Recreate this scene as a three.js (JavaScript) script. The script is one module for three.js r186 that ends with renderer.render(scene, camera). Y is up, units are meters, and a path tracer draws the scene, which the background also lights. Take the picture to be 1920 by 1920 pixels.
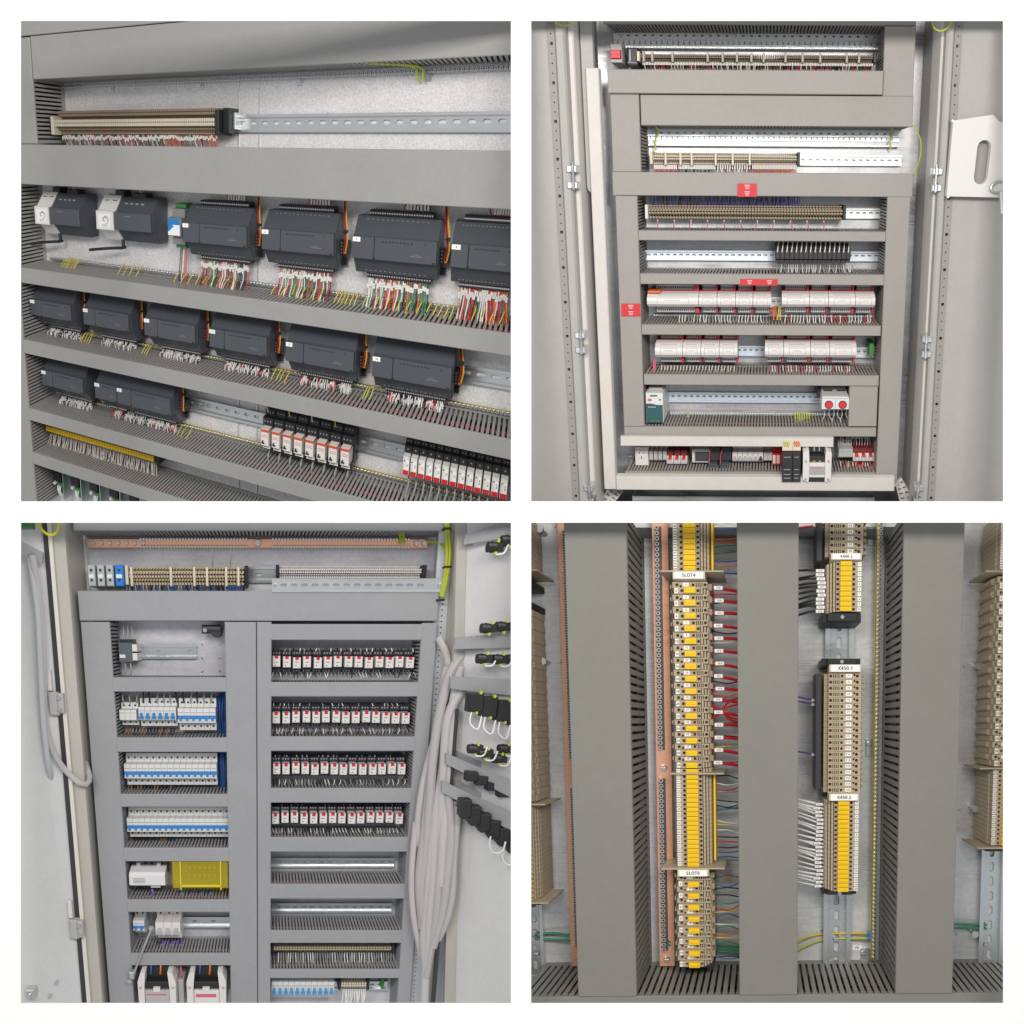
import * as THREE from 'three';
import { mergeGeometries } from 'three/addons/utils/BufferGeometryUtils.js';
import { RectAreaLightUniformsLib } from 'three/addons/lights/RectAreaLightUniformsLib.js';

// ---------------------------------------------------------------- camera, light, exposure
const scene = new THREE.Scene();
const EYE = 3.694, LENS = 2955, MM = 0.00125;            // eye distance to the display wall, lens in print units, metres per print unit
const camera = new THREE.PerspectiveCamera(2 * Math.atan(960 / LENS) * 180 / Math.PI, 1, 0.05, 60);
camera.position.set(0, 0, EYE);
camera.lookAt(0, 0, 0);
const renderer = new THREE.WebGLRenderer({ antialias: true });
renderer.toneMapping = THREE.LinearToneMapping;
renderer.toneMappingExposure = 1.1;
renderer.shadowMap.enabled = true;
scene.background = new THREE.Color(0.46, 0.465, 0.475);      // even light of a pale workshop
RectAreaLightUniformsLib.init();

// ---------------------------------------------------------------- helpers
let seed = 7;
const rnd = (a = 1, b) => { seed = (seed * 16807) % 2147483647; const t = seed / 2147483647; return b === undefined ? t * a : a + t * (b - a); };
const pick = (a) => a[Math.floor(rnd(a.length)) % a.length];
const V = (x, y, z) => new THREE.Vector3(x, y, z);
const names = {};
function numbered(n) { const k = names[n] = (names[n] ?? -1) + 1; return k ? n + '_' + String(k).padStart(3, '0') : n; }
const MAT = {};
function mat(name, r, g, b, roughness = 0.55, metalness = 0, extra = {}) {
  const m = new THREE.MeshPhysicalMaterial({ roughness, metalness, ...extra });
  m.color.setRGB(r, g, b); m.name = name; return MAT[name] = m;
}

// A cabinet frame: where a cabinet stands and how it leans. u to the right, v down, d towards the viewer, all in print units.
function frame(cx, cy, f, hv, vv, back) {
  const r1 = hv ? V(hv[0] - cx, hv[1] - cy, f).normalize() : V(1, 0, 0); if (r1.x < 0) r1.negate();
  let r2 = vv ? V(vv[0] - cx, vv[1] - cy, f).normalize() : V(0, 1, 0); if (r2.y < 0) r2.negate();
  const r3 = r1.clone().cross(r2).normalize(); r2 = r3.clone().cross(r1).normalize();
  const n = V(-r3.x, r3.y, r3.z), S = MM * (EYE + back) / EYE;
  const pc = V((cx - 960) * S, (960 - cy) * S, -back), eye = V(0, 0, EYE);
  const o = pc.clone().sub(eye).dot(n);
  const F = {
    S, cx, cy,
    // from the cabinet's own u, v, d to the scene
    at(u, v, d, out = V()) {
      const a = u - cx, b = v - cy;
      const qx = a * r1.x + b * r2.x - d * r3.x, qy = a * r1.y + b * r2.y - d * r3.y, qz = f + a * r1.z + b * r2.z - d * r3.z;
      out.set((cx + f * qx / qz - 960) / LENS, (960 - cy - f * qy / qz) / LENS, -1);
      return out.multiplyScalar((o + d * S) / out.dot(n)).add(eye);
    },
    // from a place read off the photograph, at height d above the covers, to the cabinet's u, v
    uv(x, y, d = 0) {
      const ray = V((x - cx) / f, (y - cy) / f, 1), l = (f * r3.z - d) / ray.dot(r3);
      ray.multiplyScalar(l); ray.z -= f;
      return [cx + ray.dot(r1), cy + ray.dot(r2)];
    },
  };
  F.e1 = V(1, 0, 0).addScaledVector(n, -n.x).normalize(); F.e2 = n.clone().cross(F.e1);
  return F;
}
let F;                                                     // the cabinet being built
const baked = V();
function bake(g, base) {
  const p = g.attributes.position, uvs = new Float32Array(p.count * 2), keep = g.userData.uv;
  for (let i = 0; i < p.count; i++) {
    F.at(p.getX(i), -p.getY(i), p.getZ(i), baked);
    uvs[i * 2] = baked.dot(F.e1); uvs[i * 2 + 1] = baked.dot(F.e2) + baked.dot(F.e1) * 0.01;
    p.setXYZ(i, baked.x - base.x, baked.y - base.y, baked.z - base.z);
  }
  if (!keep) g.setAttribute('uv', new THREE.BufferAttribute(uvs, 2));
  g.computeVertexNormals();
  return g;
}
const world0 = new Map();
function mesh(name, geos, material, parent) {
  geos = (Array.isArray(geos) ? geos : [geos]).filter(Boolean);
  const flat = geos.map((g) => { g.deleteAttribute('normal'); if (!g.attributes.uv) g.setAttribute('uv', new THREE.BufferAttribute(new Float32Array(g.attributes.position.count * 2), 2)); return g.index ? g : index(g); });
  const g = flat.length > 1 ? mergeGeometries(flat) : flat[0];
  g.userData.uv = geos[0].userData.uv;
  let base = parent ? world0.get(parent) : null;
  if (!parent) { g.computeBoundingBox(); const b = g.boundingBox; base = F.at((b.min.x + b.max.x) / 2, -(b.min.y + b.max.y) / 2, b.min.z); }
  bake(g, base); g.boundingBox = null;
  const m = new THREE.Mesh(g, material);
  m.castShadow = m.receiveShadow = true;
  if (parent) { m.name = name; parent.add(m); } else { m.name = numbered(name); m.position.copy(base); scene.add(m); }
  world0.set(m, base);
  return m;
}
function index(g) { const n = g.attributes.position.count; g.setIndex([...Array(n).keys()]); return g; }
function tag(o, label, category, group, kind) { o.userData.label = label; o.userData.category = category; if (group) o.userData.group = group; if (kind) o.userData.kind = kind; return o; }
function stuff(o) { o.userData.kind = 'stuff'; return o; }
function thing(name, label, category, u, v, d, group, kind) {
  const o = new THREE.Group(); o.name = numbered(name); const b = F.at(u, v, d); o.position.copy(b); scene.add(o); world0.set(o, b);
  return tag(o, label, category, group, kind);
}
// --- shapes, in u, v, d
function fix(g) {
  const p = g.attributes.position, i = g.index, n = i ? i.count : p.count, a = V(), b = V(), c = V(); let vol = 0;
  for (let k = 0; k < n; k += 3) { const [x, y, z] = [0, 1, 2].map((j) => (i ? i.getX(k + j) : k + j)); a.fromBufferAttribute(p, x); b.fromBufferAttribute(p, y); c.fromBufferAttribute(p, z); vol += a.dot(b.cross(c)); }
  if (vol < 0) { if (!i) index(g); const t = g.index.array; for (let k = 0; k < n; k += 3) { const s = t[k]; t[k] = t[k + 1]; t[k + 1] = s; } }
  return g;
}
function soup(tris) { const g = new THREE.BufferGeometry(); g.setAttribute('position', new THREE.BufferAttribute(new Float32Array(tris), 3)); return index(g); }
function quads(list) { const t = []; for (const [a, b, c, d] of list) t.push(...a, ...b, ...c, ...a, ...c, ...d); return soup(t); }
// box with a chamfered front edge
function bx(u0, v0, u1, v1, d0, d1, c = 0) {
  if (u1 < u0) [u0, u1] = [u1, u0]; if (v1 < v0) [v0, v1] = [v1, v0];
  const R = (i, d) => [[u0 + i, -v1 + i, d], [u1 - i, -v1 + i, d], [u1 - i, -v0 - i, d], [u0 + i, -v0 - i, d]];
  const rings = c ? [R(0, d0), R(0, d1 - c), R(c, d1)] : [R(0, d0), R(0, d1)], q = [];
  for (let k = 0; k + 1 < rings.length; k++) for (let j = 0; j < 4; j++) q.push([rings[k][j], rings[k][(j + 1) % 4], rings[k + 1][(j + 1) % 4], rings[k + 1][j]]);
  const l = rings[rings.length - 1]; q.push(l, [...rings[0]].reverse());
  return quads(q);
}
// the same, its front face read off the photograph
function pbx(x0, y0, x1, y1, d0, d1, c = 0) { const a = F.uv(x0, y0, d1), b = F.uv(x1, y1, d1); return bx(a[0], a[1], b[0], b[1], d0, d1, c); }
// a polygon drawn in two axes and drawn out along the third: axis 'u' takes [v, d], 'v' takes [u, d], 'd' takes [u, v]
function prism(poly, axis, a0, a1, holes = []) {
  const M = axis === 'u' ? (p, a) => [a, -p[0], p[1]] : axis === 'v' ? (p, a) => [p[0], -a, p[1]] : (p, a) => [p[0], -p[1], a];
  const all = [poly, ...holes], pts = all.flat(), vec = all.map((h) => h.map((p) => new THREE.Vector2(p[0], p[1])));
  if (THREE.ShapeUtils.isClockWise(vec[0])) { vec[0].reverse(); all[0] = [...poly].reverse(); }
  for (let k = 1; k < vec.length; k++) if (!THREE.ShapeUtils.isClockWise(vec[k])) { vec[k].reverse(); all[k] = [...all[k]].reverse(); }
  const flatp = all.flat(), tri = THREE.ShapeUtils.triangulateShape(vec[0], vec.slice(1)), t = [];
  for (const [a, b, c] of tri) { t.push(...M(flatp[a], a1), ...M(flatp[b], a1), ...M(flatp[c], a1)); t.push(...M(flatp[a], a0), ...M(flatp[c], a0), ...M(flatp[b], a0)); }
  for (const h of all) for (let k = 0; k < h.length; k++) { const p = h[k], q = h[(k + 1) % h.length]; t.push(...M(p, a0), ...M(q, a0), ...M(q, a1), ...M(p, a0), ...M(q, a1), ...M(p, a1)); }
  return fix(soup(t));
}
const ring = (u, v, r, n = 8, ry = r) => [...Array(n)].map((_, k) => [u + r * Math.cos(k / n * 6.2832), v + ry * Math.sin(k / n * 6.2832)]);
const rect = (u0, v0, u1, v1) => [[u0, v0], [u1, v0], [u1, v1], [u0, v1]];
const slotShape = (u0, v0, u1, v1) => { const r = Math.min(u1 - u0, v1 - v0) / 2, wide = u1 - u0 > v1 - v0, o = []; for (let k = 0; k <= 5; k++) { const a = k / 5 * Math.PI; o.push(wide ? [u1 - r + r * Math.sin(a), v0 + r - r * Math.cos(a)] : [u0 + r + r * Math.cos(a), v1 - r + r * Math.sin(a)]); } for (let k = 0; k <= 5; k++) { const a = k / 5 * Math.PI; o.push(wide ? [u0 + r - r * Math.sin(a), v1 - r + r * Math.cos(a)] : [u0 + r - r * Math.cos(a), v0 + r - r * Math.sin(a)]); } return o; };
function cyl(u, v, d0, d1, r, n = 10, r1 = r) { const g = new THREE.CylinderGeometry(r1, r, d1 - d0, n); g.rotateX(Math.PI / 2); g.translate(u, -v, (d0 + d1) / 2); return g; }
function cylv(u, v0, v1, d, r, n = 10) { const g = new THREE.CylinderGeometry(r, r, Math.abs(v1 - v0), n); g.translate(u, -(v0 + v1) / 2, d); return g; }
function cylu(u0, u1, v, d, r, n = 10) { const g = new THREE.CylinderGeometry(r, r, Math.abs(u1 - u0), n); g.rotateZ(Math.PI / 2); g.translate((u0 + u1) / 2, -v, d); return g; }
function tube(pts, r, seg = 10, rad = 5) { return new THREE.TubeGeometry(new THREE.CatmullRomCurve3(pts.map((p) => V(p[0], -p[1], p[2]))), seg, r, rad); }
function ptube(pts, r, seg = 10, rad = 5) { return tube(pts.map(([x, y, d]) => [...F.uv(x, y, d), d]), r, seg, rad); }
// cross-head screw: domed head with a slot
function screw(u, v, d, r, h = r * 0.6) { return [cyl(u, v, d, d + h, r, 10, r * 0.8), bx(u - r * 0.65, v - r * 0.13, u + r * 0.65, v + r * 0.13, d + h, d + h + r * 0.12)]; }

// --- lettering: one sheet with a cell for each text
const sheet = document.createElement('canvas'); sheet.width = 2048; sheet.height = 1536;
const pen = sheet.getContext('2d'); pen.fillStyle = '#f2f2ee'; pen.fillRect(0, 0, 2048, 1536);
const sheetTexture = new THREE.CanvasTexture(sheet); sheetTexture.colorSpace = THREE.SRGBColorSpace;
const cells = new Map();
function cell(text, ink, paper, aspect, size, draw) {
  const key = [text, ink, paper, aspect.toFixed(1), size].join('|');
  if (!cells.has(key)) {
    const k = cells.size, x = (k % 16) * 128, y = Math.floor(k / 16) * 64; if (y >= 1536) throw new Error('sheet full');
    pen.save(); pen.beginPath(); pen.rect(x, y, 128, 64); pen.clip(); pen.fillStyle = paper; pen.fillRect(x, y, 128, 64); pen.fillStyle = ink;
    pen.translate(x + 64, y + 32); pen.scale(128 / (64 * aspect), 1);
    if (draw) draw(pen, aspect * 32, 32); else { pen.font = `bold ${Math.round(64 * size)}px sans-serif`; pen.textAlign = 'center'; pen.textBaseline = 'middle'; const lines = text.split('\n'); lines.forEach((t, i) => pen.fillText(t, 0, (i - (lines.length - 1) / 2) * 64 * size * 1.05)); }
    pen.restore();
    cells.set(key, [(x + 1) / 2048, (x + 127) / 2048, 1 - (y + 63) / 1536, 1 - (y + 1) / 1536]);
  }
  return cells.get(key);
}
// a printed face on the sheet, corners in u, v, d: turned = which way the text runs
function printed(u0, v0, u1, v1, d, text, ink = '#222', paper = '#f4f4f0', size = 0.6, turned = 0, draw = null, dBottom = d) {
  const w = u1 - u0, h = v1 - v0, c = cell(text, ink, paper, turned % 2 ? h / w : w / h, size, draw);
  const g = quads([[[u0, -v1, dBottom], [u1, -v1, dBottom], [u1, -v0, d], [u0, -v0, d]]]);
  let uv = [[c[0], c[2]], [c[1], c[2]], [c[1], c[3]], [c[0], c[3]]]; for (let k = 0; k < turned; k++) uv = [uv[3], uv[0], uv[1], uv[2]];
  g.setAttribute('uv', new THREE.BufferAttribute(new Float32Array([0, 1, 2, 0, 2, 3].flatMap((k) => uv[k])), 2)); g.userData.uv = true;
  return g;
}
// --- noise sheets for metal and plastic
function noiseTexture(n, fn, repeat, srgb) {
  const a = new Uint8Array(n * n * 4);
  for (let y = 0; y < n; y++) for (let x = 0; x < n; x++) { const c = fn(x / n, y / n, x, y), k = (y * n + x) * 4; for (let j = 0; j < 3; j++) a[k + j] = Math.max(0, Math.min(255, (c[j] ?? c) * 255)); a[k + 3] = 255; }
  const t = new THREE.DataTexture(a, n, n); t.wrapS = t.wrapT = THREE.RepeatWrapping; t.magFilter = THREE.LinearFilter; t.minFilter = THREE.LinearFilter; t.repeat.set(repeat, repeat); if (srgb) t.colorSpace = THREE.SRGBColorSpace; t.needsUpdate = true; return t;
}
function lattice(cells_) { const g = [...Array(cells_ * cells_)].map(() => rnd()); return (x, y) => { x *= cells_; y *= cells_; const i = Math.floor(x), j = Math.floor(y), s = (t) => t * t * (3 - 2 * t), fx = s(x - i), fy = s(y - j), at = (p, q) => g[((q % cells_) + cells_) % cells_ * cells_ + ((p % cells_) + cells_) % cells_]; return (at(i, j) * (1 - fx) + at(i + 1, j) * fx) * (1 - fy) + (at(i, j + 1) * (1 - fx) + at(i + 1, j + 1) * fx) * fy; }; }
const n8 = lattice(8), n32 = lattice(32), n64 = lattice(64), n128 = lattice(128);
const spangle = noiseTexture(512, (x, y) => { const v = 0.91 + 0.05 * (n64(x, y) - 0.5) + 0.13 * (n128(x, y) - 0.5) + 0.03 * n8(x, y); return [v, v, v * 1.01]; }, 3.5, true);
const spangleBump = noiseTexture(512, (x, y) => 0.5 * n64(x, y) + 0.5 * n128(x, y), 3.5);
const brushed = noiseTexture(512, (x, y) => { const v = 0.86 + 0.07 * (n8(x, y) - 0.5) + 0.035 * (n128(x * 0.06, y) - 0.5) + 0.05 * (n64(x, y) - 0.5); return [v, v * 1.0, v * 1.005]; }, 2.2, true);
const brushedRough = noiseTexture(512, (x, y) => 0.85 + 0.3 * (n8(x, y) - 0.5) + 0.3 * (n128(x * 0.06, y) - 0.5), 2.2);
const grain = noiseTexture(256, (x, y) => 0.5 + 0.5 * (n128(x, y) - 0.5) + 0.3 * (n64(x, y) - 0.5), 9);
const mottle = noiseTexture(512, (x, y) => { const v = 0.97 + 0.018 * (n8(x, y) - 0.5) + 0.012 * (n32(x, y) - 0.5) + 0.02 * (n128(x, y) - 0.5); return [v, v, v]; }, 1.3, true);

mat('sheet', 1, 1, 1, 0.6, 0, { map: sheetTexture });
mat('white', 0.72, 0.72, 0.70, 0.5); mat('black', 0.018, 0.018, 0.02, 0.45); mat('dark', 0.035, 0.036, 0.04, 0.5);
mat('steel', 0.62, 0.63, 0.64, 0.32, 0.9); mat('zinc', 0.66, 0.70, 0.72, 0.38, 0.85, { roughnessMap: brushedRough }); mat('hole', 0.02, 0.02, 0.02, 0.8);
mat('beige', 0.45, 0.375, 0.26, 0.45); mat('beigeDark', 0.33, 0.265, 0.175, 0.5); mat('yellow', 0.86, 0.56, 0.01, 0.4); mat('cream', 0.66, 0.60, 0.48, 0.5);
mat('copper', 0.90, 0.49, 0.33, 0.36, 0.55, { roughnessMap: brushedRough }); mat('brass', 0.62, 0.52, 0.22, 0.35, 0.9);
mat('wireRed', 0.56, 0.02, 0.03, 0.4); mat('wireBlack', 0.015, 0.015, 0.016, 0.45); mat('wireWhite', 0.74, 0.74, 0.71, 0.5); mat('wireGreen', 0.03, 0.24, 0.11, 0.45); mat('wireYellow', 0.72, 0.55, 0.05, 0.45);
mat('wireBlue', 0.03, 0.11, 0.36, 0.45); mat('wireOrange', 0.72, 0.17, 0.03, 0.45); mat('wireGrey', 0.30, 0.31, 0.32, 0.5); mat('wireViolet', 0.10, 0.06, 0.30, 0.45); mat('wireBrown', 0.16, 0.07, 0.035, 0.5); mat('wirePink', 0.6, 0.12, 0.18, 0.5); mat('wireEarth', 0.52, 0.58, 0.06, 0.45);
mat('red', 0.62, 0.02, 0.025, 0.4); mat('orange', 0.75, 0.16, 0.03, 0.45); mat('green', 0.05, 0.22, 0.07, 0.5); mat('blue', 0.02, 0.20, 0.62, 0.4);

// --- pieces that many cabinets share
// slotted wiring duct. cover rectangle in u, v; depth; slotted = sides with fingers: 'top', 'bottom', 'left', 'right'
function duct(label, m, u0, v0, u1, v1, depth, slotted, o = {}) {
  const { pitch = 8, gap = 0.42, each = true, front = 0, group, lip = 5, name = 'wiring_duct', rail = depth * 0.1, notch = 0, taper = 0 } = o;
  const t = thing(name, label, 'wiring duct', (u0 + u1) / 2, (v0 + v1) / 2, front - depth, group), w = 2.2;
  const lid = taper ? prism([[u0 + taper[0], v0], [u1 + taper[1], v0], [u1, v1], [u0, v1]], 'd', front - lip, front) : bx(u0, v0, u1, v1, front - lip, front, 1.2);
  mesh('cover', lid, m, t);
  mesh('back', bx(u0 + 2, v0 + 2, u1 - 2, v1 - 2, front - depth, front - depth + 2), m, t);
  for (const s of ['top', 'bottom', 'left', 'right']) {
    const across = s === 'left' || s === 'right', a0 = (across ? v0 : u0) + 1, a1 = (across ? v1 : u1) - 1;
    const edge = s === 'top' ? v0 + 1.2 : s === 'bottom' ? v1 - 1.2 : s === 'left' ? u0 + 1.2 : u1 - 1.2, e2 = edge + (s === 'top' || s === 'left' ? w : -w);
    const slab = (p, q, da, db) => (across ? bx(edge, p, e2, q, da, db) : bx(p, edge, q, e2, da, db));
    if (!slotted.includes(s)) { mesh('side_wall', slab(a0, a1, front - depth, front - lip - 0.6), m, t); continue; }
    const list = [], n = Math.max(1, Math.round((a1 - a0) / pitch)), p = (a1 - a0) / n, d0 = front - depth + rail, d1 = front - lip - 0.6;
    for (let k = 0; k < n; k++) {
      const c = a0 + (k + 0.5) * p, h = p * (1 - gap) / 2, tip = notch ? p * 0.5 - p * 0.1 : h;
      list.push(notch ? mergeGeometries([slab(c - h, c + h, d0, d1 - notch), slab(c - tip, c + tip, d1 - notch, d1)]) : slab(c - h, c + h, d0, d1));
    }
    mesh('side_wall', slab(a0, a1, front - depth, d0), m, t);
    if (each) for (const g of list) mesh('finger', g, m, t); else stuff(mesh('finger_row', list, m, t));
  }
  if (slotted.length && o.fill !== 0) {                     // cables lying in the duct, coloured dark to blacken the slots
    const long = u1 - u0 > v1 - v0, W = long ? v1 - v0 : u1 - u0, n = 4, g = [], h = [];
    for (let i = 0; i < n * 2; i++) { const r = W * 0.11, q = (long ? v0 : u0) + W * (0.2 + 0.6 * (i % n) / (n - 1)), dd = front - depth + (i < n ? depth * 0.4 : depth * 0.68), j = rnd(-1, 1) * W * 0.05; (i % 3 === 1 ? h : g).push(long ? tube([[u0 + 4, q, dd], [(u0 + u1) / 2, q + j, dd + j], [u1 - 4, q, dd]], r, 12, 6) : tube([[q, v0 + 4, dd], [q + j, (v0 + v1) / 2, dd + j], [q, v1 - 4, dd]], r, 12, 6)); }
    stuff(mesh('cables_inside', g, MAT.wireBlack, t)); stuff(mesh('cables_inside', h, o.fillM ?? MAT.wireBrown, t));
  }
  return t;
}
// top-hat mounting rail along u, with slotted holes
function railU(label, u0, u1, v, h, d, o = {}) {
  const { pitch = 25, slot = 14, sh = 0.18, group, m = MAT.zinc, lipw = 0.17 } = o;
  const t = thing('mounting_rail', label, 'mounting rail', (u0 + u1) / 2, v, d, group), k = h / 2, hol = [];
  for (let x = u0 + pitch * 0.6; x < u1 - slot; x += pitch) hol.push(slotShape(x, v - h * sh / 2 - h * 0.03, x + slot, v + h * sh / 2 - h * 0.03));
  mesh('web', prism(rect(u0, v - k + h * lipw, u1, v + k - h * lipw), 'd', d, d + 1.5, hol), m, t);
  mesh('flange', [bx(u0, v - k, u1, v - k + h * lipw, d + h * 0.2, d + h * 0.2 + 1.5), bx(u0, v - k + h * lipw - 1.5, u1, v - k + h * lipw, d, d + h * 0.2)], m, t);
  mesh('flange', [bx(u0, v + k - h * lipw, u1, v + k, d + h * 0.2, d + h * 0.2 + 1.5), bx(u0, v + k - h * lipw, u1, v + k - h * lipw + 1.5, d, d + h * 0.2)], m, t);
  return t;
}
function railV(label, v0, v1, u, w, d, o = {}) {
  const { pitch = 33, slot = 23, sw = 0.2, group, m = MAT.zinc, lipw = 0.16 } = o;
  const t = thing('mounting_rail', label, 'mounting rail', u, (v0 + v1) / 2, d, group), k = w / 2, hol = [];
  for (let y = v0 + pitch * 0.3; y < v1 - slot; y += pitch) hol.push(slotShape(u - w * sw / 2, y, u + w * sw / 2, y + slot));
  mesh('web', prism(rect(u - k + w * lipw, v0, u + k - w * lipw, v1), 'd', d, d + 1.5, hol), m, t);
  for (const s of [-1, 1]) { const a = u + s * k, b = u + s * (k - w * lipw); mesh('flange', [bx(Math.min(a, b), v0, Math.max(a, b), v1, d + w * 0.2, d + w * 0.2 + 1.5), bx(Math.min(b, b + s * 1.5), v0, Math.max(b, b + s * 1.5), v1, d, d + w * 0.2)], m, t); }
  return t;
}

// ---------------------------------------------------------------- the display wall with four openings
{
  const X = (x) => (x - 960) * MM, Y = (y) => (960 - y) * MM;
  const s = new THREE.Shape([[-1.22, -1.22], [1.22, -1.22], [1.22, 1.22], [-1.22, 1.22]].map((p) => new THREE.Vector2(...p)));
  for (const [x0, y0, x1, y1] of [[39, 39, 958, 940], [996, 39, 1881, 940], [39, 980, 958, 1881], [996, 980, 1881, 1881]]) s.holes.push(new THREE.Path([[X(x0), Y(y0)], [X(x0), Y(y1)], [X(x1), Y(y1)], [X(x1), Y(y0)]].map((p) => new THREE.Vector2(...p))));
  const w = new THREE.Mesh(new THREE.ExtrudeGeometry(s, { depth: 0.003, bevelEnabled: false }), mat('paintWhite', 0.92, 0.92, 0.92, 0.7));
  w.position.z = -0.003; w.name = 'wall'; w.castShadow = w.receiveShadow = true; tag(w, 'plain white display wall with four square openings', 'wall', null, 'structure'); scene.add(w);
}
// ---------------------------------------------------------------- two unseen lamp panels, added behind the eye to light the cabinets
function addedLamp(x, y, z, w, h, power, label) {
  const o = new THREE.Group(); o.name = numbered('added_lamp'); o.position.set(x, y, z); o.lookAt(0, -0.1, 0); scene.add(o); tag(o, label, 'added lamp', 'added lamps above and behind the viewer');
  const box = new THREE.Mesh(new THREE.BoxGeometry(w + 0.06, h + 0.06, 0.06), MAT.white); box.name = 'housing'; box.position.z = -0.045; o.add(box);
  const g = mat('lampGlow' + x, 1, 1, 1, 0.6); g.emissive.setRGB(1, 0.98, 0.95); g.emissiveIntensity = 1.2;
  const face = new THREE.Mesh(new THREE.BoxGeometry(w, h, 0.01), g); face.name = 'lamp_diffuser'; face.position.z = -0.008; o.add(face);
  const l = new THREE.RectAreaLight(0xfff8f0, power, w, h); l.position.z = 0.002; l.rotation.y = Math.PI; l.name = 'lamp_light'; o.add(l);
}
addedLamp(-1.1, 1.35, 4.3, 1.6, 0.9, 20, 'added flat white lamp panel before the grey controller modules');
addedLamp(1.1, 1.35, 4.3, 1.6, 0.9, 20, 'added flat white lamp panel before the yellow terminal strips');

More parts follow.
